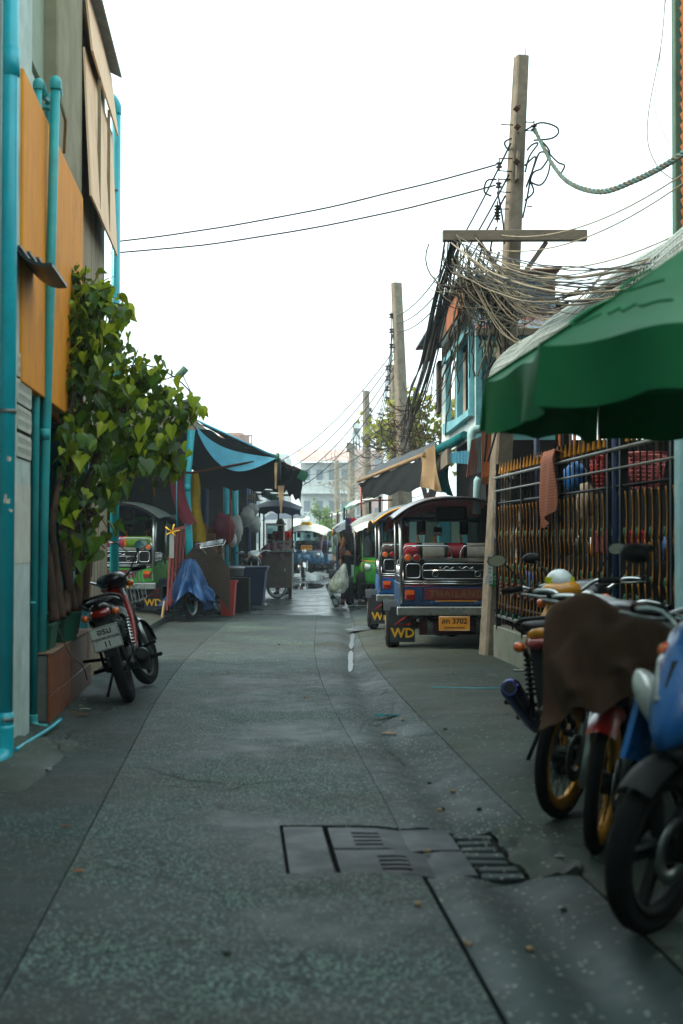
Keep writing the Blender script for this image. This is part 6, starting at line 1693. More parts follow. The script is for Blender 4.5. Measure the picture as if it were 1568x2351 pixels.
# food cart
fc = thing('food_cart', 'stainless steel street food cart under a dark blue canopy', 'cart', G(650, 1375))
cd_ = 30.6
def cp(x, y, dd=0.0): return P(x, y, cd_ + dd)
xl, xr_ = cp(592, 1300).x, cp(671, 1300).x
zt, zb = cp(0, 1268).z, cp(0, 1350).z
b = MB(); b.box(((xl + xr_) / 2, cd_ + .45, (zt + zb) / 2), (xr_ - xl, .9, zt - zb), 0, None, .012); part(fc, 'cabinet', b, 'cart_steel', True)
b = MB(); b.box((cp(634, 0).x, cd_ - .008, (zt + zb) / 2 - .02), (.52, .02, .58), 0, None, .006); dr = part(fc, 'door', b, 'cart_steel', True)
b = MB(); b.cyl(V(cp(655, 0).x, cd_ - .03, .55), V(cp(655, 0).x, cd_ - .03, .65), .012, n=8); part(dr, 'handle', b, 'steel', True)
b = MB(); b.box(((xl + xr_) / 2, cd_ + .42, zt + .02), (xr_ - xl + .1, 1.05, .04), 0, None, .008); part(fc, 'counter', b, 'stainless', True)
for (x, y) in ((667, 0), (600, 0)):
    for dd in (.05, .85):
        q = cp(x, 0, dd); b = MB(); b.bar(V(q.x, cd_ + dd, .0), V(q.x, cd_ + dd, zb), .07, .07); part(fc, 'leg', b, 'dark_steel', True)
wq = wheel(fc, 0, 0, .26, .05, 'steel', 'wire'); wq.location = V(cp(637, 0).x, cd_ + .15, .26) - Vector(fc.location); wq.rotation_euler = (0, 0, .5)
for (x, dd) in ((597, .0), (672, .0), (607, .85), (640, .85)):
    q = cp(x, 0, dd); b = MB(); b.tube([V(q.x, cd_ + dd, zt), V(q.x, cd_ + dd, cp(0, 1168).z)], .018, 8); part(fc, 'roof_post', b, 'rust', True)
tA, tB = cp(570, 1178, -.3), cp(690, 1170, -.3)
b = MB()
b.grid(lambda a, c: V(tA.x + (tB.x - tA.x) * a, cd_ - .35 + 1.5 * c, cp(0, 1172).z + .16 * math.sin(PI * a) * (.5 + .5 * c) + .10 * c - .05 * abs(math.sin(a * 14)) * (1 if c < .08 else 0)), 30, 8, 0, .008); part(fc, 'canopy', b, 'navy_tarp', True)
b = MB(); b.grid(lambda a, c: V(tA.x + (tB.x - tA.x) * a, cd_ - .36, cp(0, 1172).z + .08 * math.sin(PI * a) - .13 * c - .03 * math.sin(a * 25) * c), 30, 3, 0, .006); part(fc, 'canopy_drop', b, 'navy_tarp', True)
# glass display, pan, cloth, trays on the counter
gd = thing('glass_display', 'white-framed glass food display standing on the cart', 'display', cp(630, 1262, .3))
g0, g1 = cp(612, 1262, .2), cp(652, 1205, .2)
for (x, z0_, x2, z2) in ((g0.x, g0.z, g0.x, g1.z), (g1.x, g0.z, g1.x, g1.z), (g0.x, g1.z, g1.x, g1.z), (g0.x, g0.z, g1.x, g0.z)):
    b = MB(); b.bar(V(x, cd_ + .2, z0_), V(x2, cd_ + .2, z2), .03, .03); part(gd, 'frame', b, 'white_paint', True)
b = MB(); b.box(((g0.x + g1.x) / 2, cd_ + .205, (g0.z + g1.z) / 2), (g1.x - g0.x, .008, g1.z - g0.z)); part(gd, 'pane', b, 'windscreen', True)
b = MB(); b.box(((g0.x + g1.x) / 2, cd_ + .5, g1.z + .02), (g1.x - g0.x + .05, .55, .03)); part(gd, 'top', b, 'tank_red', True)
for i, (x, y, r_, m) in enumerate(((625, 1250, .10, 'marigold'), (638, 1252, .08, 'blue_bag'), (620, 1232, .09, 'carton'))):
    c = cp(x, y, .4); sack('food_heap', ['heap of orange fried food behind the glass', 'blue packet behind the glass', 'brown food heap high behind the glass'][i], 'food', c, (r_, r_, r_ * .7), 50 + i, m, .3, 'food in the display')
b = MB(); c = cp(600, 1262, .15); b.grid(lambda a, q: c + V(.50 * a, -.18 + .02 * math.sin(a * 20), .14 * math.sin(PI * a) - .24 * q + .02), 18, 6, 0, .006); solo('pink_cloth', 'checked pink cloth hanging over the front of the cart', 'cloth', b, 'flag_pink' if mat('flag_pink', '#7a5560', .9, trans=.2) else '', c)
for k in range(3):
    b = MB(); c = cp(660, 1262 - 9 * k, .1 + .06 * k); b.box((c.x - .05, c.y, c.z), (.42, .3, .05), 0, None, .01); solo('steel_tray', ['lowest', 'middle', 'topmost'][k] + ' steel tray of the stack at the right end of the cart', 'tray', b, 'stainless', c, 'trays on the cart')
# hanging hat / wok over cart
b = MB(); c = cp(580, 1150, -.2); b.lathe([(.24, 0), (.14, .03), (.11, .12), (.02, .15)], c, (0, 0, 1), 16, caps=True); solo('straw_hat', 'straw hat hanging above the blue cart canopy', 'hat', b, 'woven_mat', c)
b = MB(); c = P(468, 1108, 25.4); b.tube([P(528, 1105, 25), P(527, 1290, 25)], .012, 6); solo('orange_broom', 'thin orange broom handle upright among the bags', 'broom', b, 'slat_orange', c)

# ================================================================ PEOPLE
def skin_mesh(name, pts, edges, radii, m, sub=2, root=0):
    me = bpy.data.meshes.new(name); me.from_pydata([tuple(p) for p in pts], edges, [])
    ob = bpy.data.objects.new(name, me); COL.objects.link(ob)
    md = ob.modifiers.new('skin', 'SKIN'); md.use_smooth_shade = True
    me.skin_vertices[0].data[root].use_root = True
    for i, r_ in enumerate(radii):
        me.skin_vertices[0].data[i].radius = r_ if isinstance(r_, tuple) else (r_, r_)
    s_ = ob.modifiers.new('sub', 'SUBSURF'); s_.levels = sub; s_.render_levels = sub
    dg = bpy.context.evaluated_depsgraph_get()
    out = bpy.data.meshes.new_from_object(ob.evaluated_get(dg))
    bpy.data.objects.remove(ob); bpy.data.meshes.remove(me)
    out.materials.clear(); out.materials.append(MT(m))
    out.polygons.foreach_set('use_smooth', [True] * len(out.polygons))
    out.name = name
    return out
def person(label, loc, rotz, J, top_m, bottom_m, top_sleeve=.5, shorts=False, scale=1.0, sleeve_m=None, shoes=True, collar=None):
    """J: joint dictionary in metres, x right, y forward, z up"""
    J = {k: V(*v) for k, v in J.items()}
    t_ = thing('person', label, 'person', loc, (0, 0, rotz)); t_.scale = (scale,) * 3
    pts, rad, ed, ix = [], [], [], {}
    def put(n_, p, r_, prev=None):
        ix[n_] = len(pts); pts.append(V(*p)); rad.append(r_)
        if prev: ed.append((ix[prev], ix[n_]))
    put('pel', J['pel'], (.145, .11)); put('waist', J['pel'].lerp(J['chest'], .4), (.125, .095), 'pel'); put('chest', J['chest'], (.15, .105), 'waist')
    put('neck0', J['chest'].lerp(J['neck'], .7), (.075, .07), 'chest'); put('neck', J['neck'], .05, 'neck0')
    put('jaw', J['neck'].lerp(J['head'], .45), (.062, .075), 'neck'); put('head', J['head'], (.078, .095), 'jaw'); put('crown', J['head'] + (J['head'] - J['neck']).normalized() * .085, (.055, .065), 'head')
    for s_ in 'LR':
        put('sh' + s_, J['sh' + s_], .062, 'chest'); put('el' + s_, J['el' + s_], .041, 'sh' + s_); put('wr' + s_, J['wr' + s_], .028, 'el' + s_)
        d_ = (J['wr' + s_] - J['el' + s_]).normalized(); side = d_.cross(V(0, 1, 0)); side = side.normalized() if side.length > .1 else V(1, 0, 0)
        put('pa' + s_, J['wr' + s_] + d_ * .075, (.034, .02), 'wr' + s_)
        for f in range(4):
            o_ = side * ((f - 1.5) * .021); L_ = (.062, .075, .078, .068)[f]
            put('f%d%s' % (f, s_), J['wr' + s_] + d_ * .10 + o_, .010, 'pa' + s_)
            put('g%d%s' % (f, s_), J['wr' + s_] + d_ * (.10 + L_ * .6) + o_ * 1.1 + V(0, .012, 0), .009, 'f%d%s' % (f, s_)); put('h%d%s' % (f, s_), J['wr' + s_] + d_ * (.10 + L_ * .8) + o_ * 1.1 + V(0, .035, 0), .008, 'g%d%s' % (f, s_))
        put('th' + s_, J['wr' + s_] + d_ * .06 + side * -.045, .011, 'pa' + s_); put('ti' + s_, J['wr' + s_] + d_ * .10 + side * -.06 + V(0, .01, 0), .009, 'th' + s_)
        put('hip' + s_, J['hip' + s_], .088, 'pel'); put('kn' + s_, J['kn' + s_], .056, 'hip' + s_); put('ca' + s_, J['kn' + s_].lerp(J['an' + s_], .35) + V(0, -.015, 0), .054, 'kn' + s_); put('an' + s_, J['an' + s_], .038, 'ca' + s_)
        put('to' + s_, J['to' + s_], (.04, .028), 'an' + s_)
    body = link('body', skin_mesh('body', pts, ed, rad, 'skin', 2), t_)
    # clothes: shells a little larger than the body
    p2, e2, r2 = [], [], []
    def c_add(names, radii):
        base = len(p2)
        for n_, r_ in zip(names, radii): p2.append(n_); r2.append(r_)
        return base
    k = [J['pel'] + V(0, 0, -.05), J['pel'].lerp(J['chest'], .4), J['chest'], J['chest'].lerp(J['neck'], .62)]
    p2 += k; r2 += [(.178, .14), (.155, .122), (.175, .125), (.09, .08)]; e2 += [(0, 1), (1, 2), (2, 3)]
    for s_ in 'LR':
        b0 = len(p2)
        p2 += [J['sh' + s_], J['sh' + s_].lerp(J['el' + s_], top_sleeve)]; r2 += [.076, .060]
        e2 += [(2, b0), (b0, b0 + 1)]
        if top_sleeve >= 1: p2.append(J['el' + s_].lerp(J['wr' + s_], .9)); r2.append(.042); e2.append((b0 + 1, b0 + 2))
    link('shirt', skin_mesh('shirt', p2, e2, r2, top_m, 2), t_)
    if sleeve_m:
        for s_ in 'LR':
            q = [J['sh' + s_].lerp(J['el' + s_], .15), J['el' + s_], J['el' + s_].lerp(J['wr' + s_], .75)]
            link('sleeve', skin_mesh('sleeve', q, [(0, 1), (1, 2)], [.074, .058, .046], sleeve_m, 1), t_)
    p3, r3, e3 = [J['pel'] + V(0, 0, .03)], [(.158, .122)], []
    for s_ in 'LR':
        b0 = len(p3); p3 += [J['hip' + s_]]; r3 += [.103]; e3 += [(0, b0)]
        if shorts: p3 += [J['hip' + s_].lerp(J['kn' + s_], .85)]; r3 += [.088]; e3 += [(b0, b0 + 1)]
        else:
            p3 += [J['kn' + s_], J['kn' + s_].lerp(J['an' + s_], .4), J['an' + s_] + V(0, 0, .03)]; r3 += [.072, .068, .056]; e3 += [(b0, b0 + 1), (b0 + 1, b0 + 2), (b0 + 2, b0 + 3)]
    link('shorts' if shorts else 'trousers', skin_mesh('trousers', p3, e3, r3, bottom_m, 2), t_)
    if shoes:
        for s_ in 'LR':
            d_ = (J['to' + s_] - J['an' + s_]); d_.z = 0; d_ = d_.normalized(); a0 = J['an' + s_] - V(0, 0, J['an' + s_].z - .05) if J['an' + s_].z < .16 else J['an' + s_] - V(0, 0, .05)
            q = [a0 - d_ * .06, a0 + d_ * .02 + V(0, 0, .01), a0 + d_ * .11, a0 + d_ * .185]
            sh_ = link('shoe', skin_mesh('shoe', q, [(0, 1), (1, 2), (2, 3)], [(.04, .045), (.045, .052), (.046, .036), (.036, .025)], 'shoe', 1), t_)
            b = MB(); n_ = d_.cross(V(0, 0, 1)); b.prism([(-.09, -.035), (.12, -.045), (.22, -.03), (.22, .03), (.12, .045), (-.09, .035)], a0 - V(0, 0, .052), d_, n_, V(0, 0, 1), .022); link('sole', b.mesh('sole', 'sole'), sh_)
    # hair, ears, nose, eyes
    up = (J['head'] - J['neck']).normalized(); fw = V(0, 1, 0); fw = (fw - up * fw.dot(up)).normalized(); rt = fw.cross(up)
    hd_ = J['head']
    b = MB(); rg = []
    for i in range(8):
        th = .05 + (PI * .60) * i / 7
        ring = []
        for q in range(14):
            a = 2 * PI * q / 14; back = (1 - math.sin(a)) / 2
            th2 = th * (.62 + .38 * back)
            ring.append(hd_ + up * .02 + (rt * math.cos(a) * .092 + fw * math.sin(a) * .105) * math.sin(th2) + up * .115 * math.cos(th2) - fw * .008)
        rg.append(ring)
    b.loft(rg); link('hair', b.mesh('hair', 'hair'), t_)
    b = MB()
    for s_ in (-1, 1): b.sphere(hd_ + rt * s_ * .085 - up * .01, (.014, .022, .03), 8, 6)
    b.sphere(hd_ + fw * .105 - up * .02, (.014, .018, .024), 8, 6); b.sphere(hd_ + fw * .095 - up * .055, (.026, .01, .008), 8, 5)
    link('face', b.mesh('face', 'skin'), t_)
    b = MB()
    for s_ in (-1, 1): b.sphere(hd_ + fw * .093 + rt * s_ * .032 + up * .005, (.012, .008, .007), 8, 5)
    link('eyes', b.mesh('eyes', 'ink'), t_)
    if collar:
        b = MB(); c_ = J['chest'].lerp(J['neck'], .80); b.lathe([(.072, -.01), (.078, .012), (.074, .022)], c_, up, 14); link('collar', b.mesh('collar', collar), t_)
    return t_
STAND = dict(pel=(0, 0, .95), chest=(0, .0, 1.30), neck=(0, .02, 1.50), head=(0, .05, 1.62), shL=(-.19, 0, 1.40), elL=(-.25, -.02, 1.12), wrL=(-.24, .10, .90), shR=(.19, 0, 1.40), elR=(.25, -.02, 1.12), wrR=(.24, .10, .90),
             hipL=(-.10, 0, .90), knL=(-.11, .02, .50), anL=(-.12, -.02, .08), toL=(-.13, .14, .03), hipR=(.10, 0, .90), knR=(.11, .02, .50), anR=(.12, -.02, .08), toR=(.13, .14, .03))
J1 = dict(STAND); J1.update(chest=(.07, .10, 1.27), neck=(.16, .24, 1.43), head=(.19, .34, 1.52), shL=(-.13, .10, 1.37), elL=(-.22, .0, 1.08), wrL=(-.20, .08, .84), shR=(.24, .12, 1.37), elR=(.32, .25, 1.12), wrR=(.30, .48, 1.02), knL=(-.13, .04, .50), anL=(-.17, -.06, .08), toL=(-.23, .10, .03), hipR=(.11, 0, .90), knR=(.13, .05, .50), anR=(.15, .04, .08), toR=(.26, .16, .03))
mp = G(806, 1392)
person('man in a black shirt and trousers seen from behind bending into the green tuk-tuk', (mp.x + .02, mp.y + .05, .0), H(-8), J1, 'shirt_black', 'jeans_black', .42, collar='marigold')
J2 = dict(STAND); J2.update(head=(0, .06, 1.62), elL=(-.23, .05, 1.15), wrL=(-.12, .28, 1.12), elR=(.23, .05, 1.15), wrR=(.10, .28, 1.16), knL=(-.10, .16, .52), anL=(-.11, -.05, .12), toL=(-.12, .10, .05), knR=(.10, .06, .50), anR=(.11, .24, .08), toR=(.11, .40, .04), hipL=(-.09, 0, .9), hipR=(.09, 0, .9))
wp = G(777, 1306)
person('man in a navy top with maroon sleeves and blue shorts walking up the lane', (wp.x, wp.y, .01), H(-62), J2, 'shirt_navy', 'shorts_blue', .2, shorts=True, sleeve_m='sleeve_maroon', shoes=False)
J3 = dict(J2)
person('person in a pale top half hidden behind the man in blue shorts', (wp.x - .05, wp.y + 1.1, .01), H(30), J3, 'shirt_pale', 'shorts_blue', .5, shorts=True, shoes=False)
J4 = dict(STAND); J4.update(elR=(.24, .15, 1.12), wrR=(.12, .38, 1.0), elL=(-.24, .15, 1.12), wrL=(-.10, .38, 1.0), neck=(0, .05, 1.5), head=(0, .11, 1.61))
vp_ = P(648, 1300, 32.2)
person('street vendor in a red shirt standing behind the food cart', (vp_.x, 32.2, .01), H(160), J4, 'shirt_red', 'jeans_black', .5)
# bags carried and standing
m, t, p_, o_ = _new('bag_film')
p_.inputs['Base Color'].default_value = C('#d5dccf'); p_.inputs['Roughness'].default_value = .35
tr0 = t.nodes.new('ShaderNodeBsdfTransparent'); mx0 = t.nodes.new('ShaderNodeMixShader')
t.links.new(_rng(t, _noise(t, _co(t), 9, 4), .35, .65, .25, .75), mx0.inputs[0])
t.links.new(tr0.outputs[0], mx0.inputs[1]); t.links.new(p_.outputs[0], mx0.inputs[2]); t.links.new(mx0.outputs[0], o_.inputs['Surface'])
_bump(t, p_, _noise(t, _co(t), 14, 4), .6, .02)
t_ = thing('vegetable_bag', 'clear plastic bag of green vegetables held by the man in black', 'bag', P(777, 1335, 26.7))
c = P(777, 1332, 26.75); b = MB(); rg = []
for (z, r_) in ((-.24, .05), (-.22, .15), (-.14, .19), (-.02, .17), (.10, .12), (.22, .06), (.30, .02)):
    rg.append([c + V(.03 + z * .28 + r_ * math.cos(a) * (1 + .12 * math.sin(3 * a)), r_ * math.sin(a) * .8, z + .02 * math.sin(5 * a)) for a in [2 * PI * q / 16 for q in range(16)]])
b.loft(rg); part(t_, 'bag_film', b, 'bag_film', True)
for i in range(5):
    part(t_, 'vegetable', lump(c + V(-.06 + .05 * (i % 3) - .04, .03 * (i % 2), -.16 + .06 * (i // 2)), (.07, .06, .06), 70 + i, 10, 7, .2), 'bag_green', True)
sack('black_bag', 'black rubbish bag beside the man in black at the green tuk-tuk', 'bag', P(832, 1330, 26.2), (.11, .11, .2), 80, 'black_plastic')

# ================================================================ FAR END
mat('far_white', '#c3ccca', .8, var=.1, dirt=.3); mat('far_window', '#6a7a82', .4, dirt=.2); mat('far_brick', '#7a5a4a', .85); mat('far_pink', '#c4aaa2', .85)  # white walls and windows lightened to paint in distance haze
def far_building(label, x0, x1, yt, d, m, floors, cols, depth=10, rail=True, roof=None, zbase=0):
    a, c = P(x0, yt, d), P(x1, yt, d); hgt = a.z
    t_ = thing('far_building', label, 'building', V((a.x + c.x) / 2, d, 0), group='hazy buildings at the end of the lane')
    b = MB(); b.box(((a.x + c.x) / 2, d + depth / 2, hgt / 2), (c.x - a.x, depth, hgt)); part(t_, 'wall', b, m, True)
    fw_ = (c.x - a.x) / cols; fh = hgt / floors
    for f in range(floors):
        for k in range(cols):
            xx = a.x + fw_ * (k + .5); zz = fh * (f + .55)
            b = MB(); b.box((xx, d - .02, zz), (fw_ * .5, .08, fh * .45)); wd = part(t_, 'window', b, 'far_window', True)
            b = MB(); b.bar(V(xx - fw_ * .28, d - .08, zz - fh * .24), V(xx + fw_ * .28, d - .08, zz - fh * .24), .1, .06); part(wd, 'sill', b, m, True)
        if rail:
            b = MB(); b.box(((a.x + c.x) / 2, d - .45, fh * f + .06), (c.x - a.x, .9, .14)); part(t_, 'balcony_slab', b, m, True)
            b = MB()
            for k in range(int((c.x - a.x) / .35)): b.box((a.x + .2 + .35 * k, d - .85, fh * f + .5), (.12, .06, .75))
            b.box(((a.x + c.x) / 2, d - .85, fh * f + .92), (c.x - a.x, .1, .1)); part(t_, 'balustrade', b, m, True)
    if roof:
        b = MB(); b.grid(lambda u, v: V(a.x - .3 + (c.x - a.x + .6) * u, d - 1.2 + 3.5 * v, hgt + .1 + 1.0 * v + .05 * math.sin(u * 200)), 90, 3, 0, .05); part(t_, 'roof', b, roof, True)
    return t_
far_building('white four-storey building with balconies closing the end of the lane', 690, 806, 1062, 105, 'far_white', 3, 4, roof='far_pink')
far_building('pinkish building with a flat top behind the hazy poles', 800, 880, 1032, 118, 'far_pink', 4, 3, rail=False)
far_building('pale building with rooftop railing far behind the market roof', 520, 660, 1042, 120, 'far_white', 3, 5, rail=False)
far_building('low white shop row on the right before the end of the lane', 800, 830, 1130, 88, 'far_white', 2, 2, rail=False)
for i, (x, d) in enumerate(((524, 122), (541, 122))):
    c = P(x, 1040, d); b = MB(); b.lathe([(1.0, 0), (1.0, 1.7), (.5, 2.0), (.05, 2.05)], (c.x, d + 1, c.z - .2), (0, 0, 1), 18, caps=True); b.bar(V(c.x - .8, d + 1, c.z - 1.2), V(c.x + .8, d + 1, c.z - 1.2), 1.6, 2.0)
    solo('water_tank', ['left of two rooftop water tanks above the market roof', 'right of two rooftop water tanks above the market roof'][i], 'water tank', b, 'far_brick', (c.x, d + 1, c.z), 'rooftop water tanks')
rl = thing('roof_railing', 'rooftop railing frame beside the two water tanks', 'railing', P(565, 1035, 121))
b = MB()
for k in range(5): b.tube([P(550 + 7 * k, 1045, 121), P(550 + 7 * k, 1000, 121)], .06, 4)
b.tube([P(548, 1000, 121), P(580, 1000, 121)], .06, 4); b.tube([P(548, 1018, 121), P(580, 1018, 121)], .05, 4); part(rl, 'rail', b, 'far_brick', True)
at = thing('antenna_mast', 'thin lattice telephone mast above the far rooftops', 'mast', P(818, 1100, 150))
b = MB()
for (dx, dy) in ((-.4, 0), (.4, 0), (0, .6)): b.tube([P(818, 1150, 150) + V(dx * 1.5, dy, 0), P(818, 970, 150) + V(dx * .5, dy * .5, 0)], .07, 4)
for k in range(14):
    z = 1140 - 12 * k; b.tube([P(814, z, 150), P(822, z - 6, 150)], .05, 3); b.tube([P(822, z, 150), P(814, z - 6, 150)], .05, 3)
part(at, 'lattice', b, 'dark_steel', True)
for k in range(5):
    b = MB(); q = P(812 + 3 * k, 985 + (k % 2) * 10, 149.5); b.box(q, (.25, .2, 1.1)); part(at, 'panel_antenna', b, 'far_white', True)
# tree behind the second pole and shrubs up the lane
leaf_mat('leaf_yellow', '#4a5a12', '#8f8a22', .4); leaf_mat('leaf_far', '#234a1a', '#4a7a2a', .4)
def crown(label, cat, c, r, n_, m, ls, trunk_to, group=None):
    t_ = thing('tree', label, cat, V(c.x, c.y, 0), group=group)
    b = MB(); b.tube(spline([V(c.x, c.y, 0), V(c.x + .1, c.y, trunk_to * .5), V(c.x, c.y, trunk_to)], 4), [.14, .13, .12, .12, .11, .1, .09, .08, .06], 8)
    for k in range(5): b.tube([V(c.x, c.y, trunk_to * .8), V(c.x + r[0] * .6 * math.cos(k * 1.3), c.y + r[1] * .6 * math.sin(k * 1.3), c.z + r[2] * .3)], [.06, .02], 6)
    part(t_, 'trunk', b, 'bark', True)
    vv, ff = [], []
    cl = [V(random.gauss(0, .45), random.gauss(0, .45), random.gauss(0, .45)) for _ in range(16)]
    for k in range(n_):
        q = random.choice(cl) + V(random.gauss(0, .2), random.gauss(0, .2), random.gauss(0, .2))
        p = V(c.x + q.x * r[0], c.y + q.y * r[1], c.z + q.z * r[2])
        M = Euler((random.uniform(-1.2, .4), random.gauss(0, .5), random.uniform(0, 6.3))).to_matrix(); k0 = len(vv); s_ = ls * random.uniform(.6, 1.2)
        vv += [tuple(M @ (V(*z) * s_) + p - Vector(t_.location)) for z in LV]; ff += [tuple(i + k0 for i in f) for f in LF]
    me = bpy.data.meshes.new('crown'); me.from_pydata(vv, [], ff); me.materials.append(MT(m)); me.update()
    link('crown', me, t_)
crown('yellow-green tree rising behind the wooden house and second pole', 'tree', P(985, 985, 40), (1.3, 1.3, .9), 1600, 'leaf_yellow', .16, 2.6)
for i, (x, y, d) in enumerate(((758, 1215, 66), (750, 1190, 78), (764, 1240, 60))):
    crown(['green shrub beside the walking man', 'tall green shrub far up the lane', 'low shrub on the left edge behind the walking man'][i], 'shrub', P(x, y, d) + V(-.2, 0, 0), (.45, .5, .7), 500, 'leaf_far', .14, .9, 'shrubs up the lane')
# stalls up the right side
mat('stripe_green', '#2c7a62', .6, trans=.3)
def stall(label, pts, m, k):
    t_ = thing('market_stall', label, 'stall', pts[0], group='stalls up the right side')
    part(t_, 'canopy', sheet4(*pts, .05), m, True)
    for j in (0, 1):
        b = MB(); q = Vector(pts[j]); b.tube([V(q.x, q.y, 0.0), q], .03, 6); part(t_, 'post', b, 'dark_steel', True)
    q = (Vector(pts[0]) + Vector(pts[1])) / 2
    b = MB(); b.box((q.x + .5, q.y + .3, .4), (.9, 1.6, .8), 0, None, .02); part(t_, 'counter', b, 'carton' if k % 2 else 'wall_paleblue', True)
    for z in range(4): part(t_, 'goods', lump((q.x + .2 + .2 * z, q.y - .2, .92), (.16, .2, .14), 90 + k * 5 + z, 10, 7, .3), ['bag_green', 'marigold', 'crimson', 'bag_white'][(z + k) % 4], True)
stall('stall under a pale and green striped canopy behind the yellow-edged tuk-tuk', [P(775, 1176, 42), P(850, 1150, 33), P(870, 1140, 34), P(800, 1152, 44)], 'stripe_green', 0)
stall('stall under a white canopy ahead of the striped one', [P(790, 1165, 37), P(872, 1140, 29), P(890, 1138, 30), P(812, 1150, 39)], 'visor_white', 1)
stall('stall with a beige canopy near the walking man', [P(762, 1178, 62), P(796, 1165, 50), P(830, 1150, 52), P(790, 1165, 64)], 'beige_cloth', 2)
stall('stall with a white canopy farthest up the right side', [P(735, 1190, 84), P(775, 1180, 70), P(800, 1172, 72), P(760, 1180, 86)], 'visor_white', 3)
# clothes hanging at the yellow-edged tuk-tuk
for i, (x, m) in enumerate(((800, 'blue_post'), (808, 'crimson'), (816, 'shirt_red'))):
    c = P(x, 1190, 31.0); b = MB(); b.grid(lambda a, q: c + V((a - .5) * .14, .02 * math.sin(a * 9), -.5 * q + .02 * math.sin(a * 6)), 5, 6, 0, .01)
    solo('hanging_garment', ['navy', 'crimson', 'bright red'][i] + ' garment hanging under the yellow-edged roof', 'garment', b, m, c, 'clothes hung at the tuk-tuk')
# satellite dish on the market roof
sdish = thing('satellite_dish', 'large wire-mesh satellite dish on the market roof behind the climbing tree', 'dish', P(370, 930, 25))
b = MB(); c = P(365, 905, 25); nrm = V(.5, -.55, .65).normalized(); e1_ = nrm.orthogonal().normalized(); e2_ = nrm.cross(e1_); Rd = .75
b.tube([c + (e1_ * math.cos(a) + e2_ * math.sin(a)) * Rd for a in [2 * PI * k / 30 for k in range(30)]], .014, 5, closed=True)
for k in range(10):
    a = 2 * PI * k / 10; b.tube([c - nrm * .22, c - nrm * .13 + (e1_ * math.cos(a) + e2_ * math.sin(a)) * Rd * .6, c + (e1_ * math.cos(a) + e2_ * math.sin(a)) * Rd], .008, 4)
for f in (.35, .7): b.tube([c - nrm * .22 * (1 - f * f) + (e1_ * math.cos(a) + e2_ * math.sin(a)) * Rd * f for a in [2 * PI * k / 24 for k in range(24)]], .006, 4, closed=True)
part(sdish, 'mesh_bowl', b, 'dark_steel', True)
b = MB(); q = P(418, 858, 24.6); b.cyl(q - V(.08, 0, .06), q + V(.07, 0, .10), .065, n=12); part(sdish, 'receiver', b, 'frame_green', True)
b = MB(); b.tube([q, c + e1_ * Rd], .01, 4); b.tube([q, c - e1_ * Rd], .01, 4); b.tube([c - nrm * .22, V(c.x, c.y, 3.5)], .03, 6); part(sdish, 'stay', b, 'dark_steel', True)

# ================================================================ UNSEEN SHOPHOUSES ADDED BEHIND THE CAMERA TO CUT SKY LIGHT
def back_blocker(label, x0, x1, y0, y1, hgt, m, face):
    t_ = thing('shophouse', label, 'building', V((x0 + x1) / 2, (y0 + y1) / 2, 0), group='added light-blocking shophouses behind the camera')
    b = MB(); b.box(((x0 + x1) / 2, (y0 + y1) / 2, hgt / 2), (x1 - x0, y1 - y0, hgt)); part(t_, 'wall', b, m, True)
    xf = x1 if face > 0 else x0
    for f in range(int(hgt / 3)):
        for k in range(max(1, int((y1 - y0) / 2.2))):
            yy = y0 + 1.1 + 2.2 * k; b = MB(); b.box((xf + face * .02, yy, 1.6 + 3 * f), (.08, 1.2, 1.4 if f else 2.2)); part(t_, 'window' if f else 'shutter_door', b, 'far_window' if f else 'shutter', True)
    b = MB(); b.box(((x0 + x1) / 2, (y0 + y1) / 2, hgt + .06), (x1 - x0 + .3, y1 - y0 + .3, .12)); part(t_, 'roof', b, 'zinc', True)
back_blocker('added light-blocking grey shophouse on the left just behind the camera', -9, -1.75, -9, 3.4, 8.4, 'column_concrete', 1)
back_blocker('added light-blocking pale shophouse on the left farther behind the camera', -9, -1.3, -24, -9.2, 9.0, 'pale_pier', 1)
back_blocker('added light-blocking cream shophouse on the right just behind the camera', 3.0, 10, -8, 5.0, 4.4, 'cream_wall', -1)
back_blocker('added light-blocking brown shophouse on the right farther behind the camera', 3.3, 10, -24, -8.2, 8.8, 'weathered_wall', -1)
back_blocker('added light-blocking tall shophouse closing the lane behind the camera', -9, 10, -34, -25, 10.5, 'cream_wall', 1)
# ================================================================ WIRES
def wire(label, pts, r, m, name='overhead_wire', group=None, n=5, cat='wire'):
    return solo(name, label, cat, MB().tube(pts, r, n), m, pts[0], group)
wire('upper of the two long wires crossing the sky from the shophouse to the pole', sag(P(255, 556, 16.6), P(1140, 378, 15.4), .10, 24, .01, 1), .0095, 'cable_brown' if mat('cable_brown', '#3a2016', .7, dirt=.1) else '', group='wires crossing the sky')
wire('lower of the two long wires crossing the sky from the shophouse to the pole', sag(P(255, 581, 16.6), P(1138, 425, 15.4), .12, 24, .01, 2), .0095, 'cable_brown', group='wires crossing the sky')
for i, (a, c) in enumerate((((1172, 330, 15.4), (912, 725, 29.4)), ((1168, 402, 15.4), (914, 742, 29.4)), ((1160, 450, 15.4), (916, 762, 29.4)))):
    wire(['highest', 'middle', 'lowest'][i] + ' of three parallel wires running from the leaning pole to the second pole', sag(P(*a), P(*c), .35, 20), .011, 'cable_black', group='wires between the poles')
for i in range(4):
    wire(['topmost', 'second', 'third', 'lowest'][i] + ' of four wires sagging from the second pole to the left market roof', sag(P(915, 790 + 18 * i, 29.4), P(470 + 20 * i, 1045 + 6 * i, 46), 1.3 + .12 * i, 26), .011, 'cable_black', group='wires to the market roof')
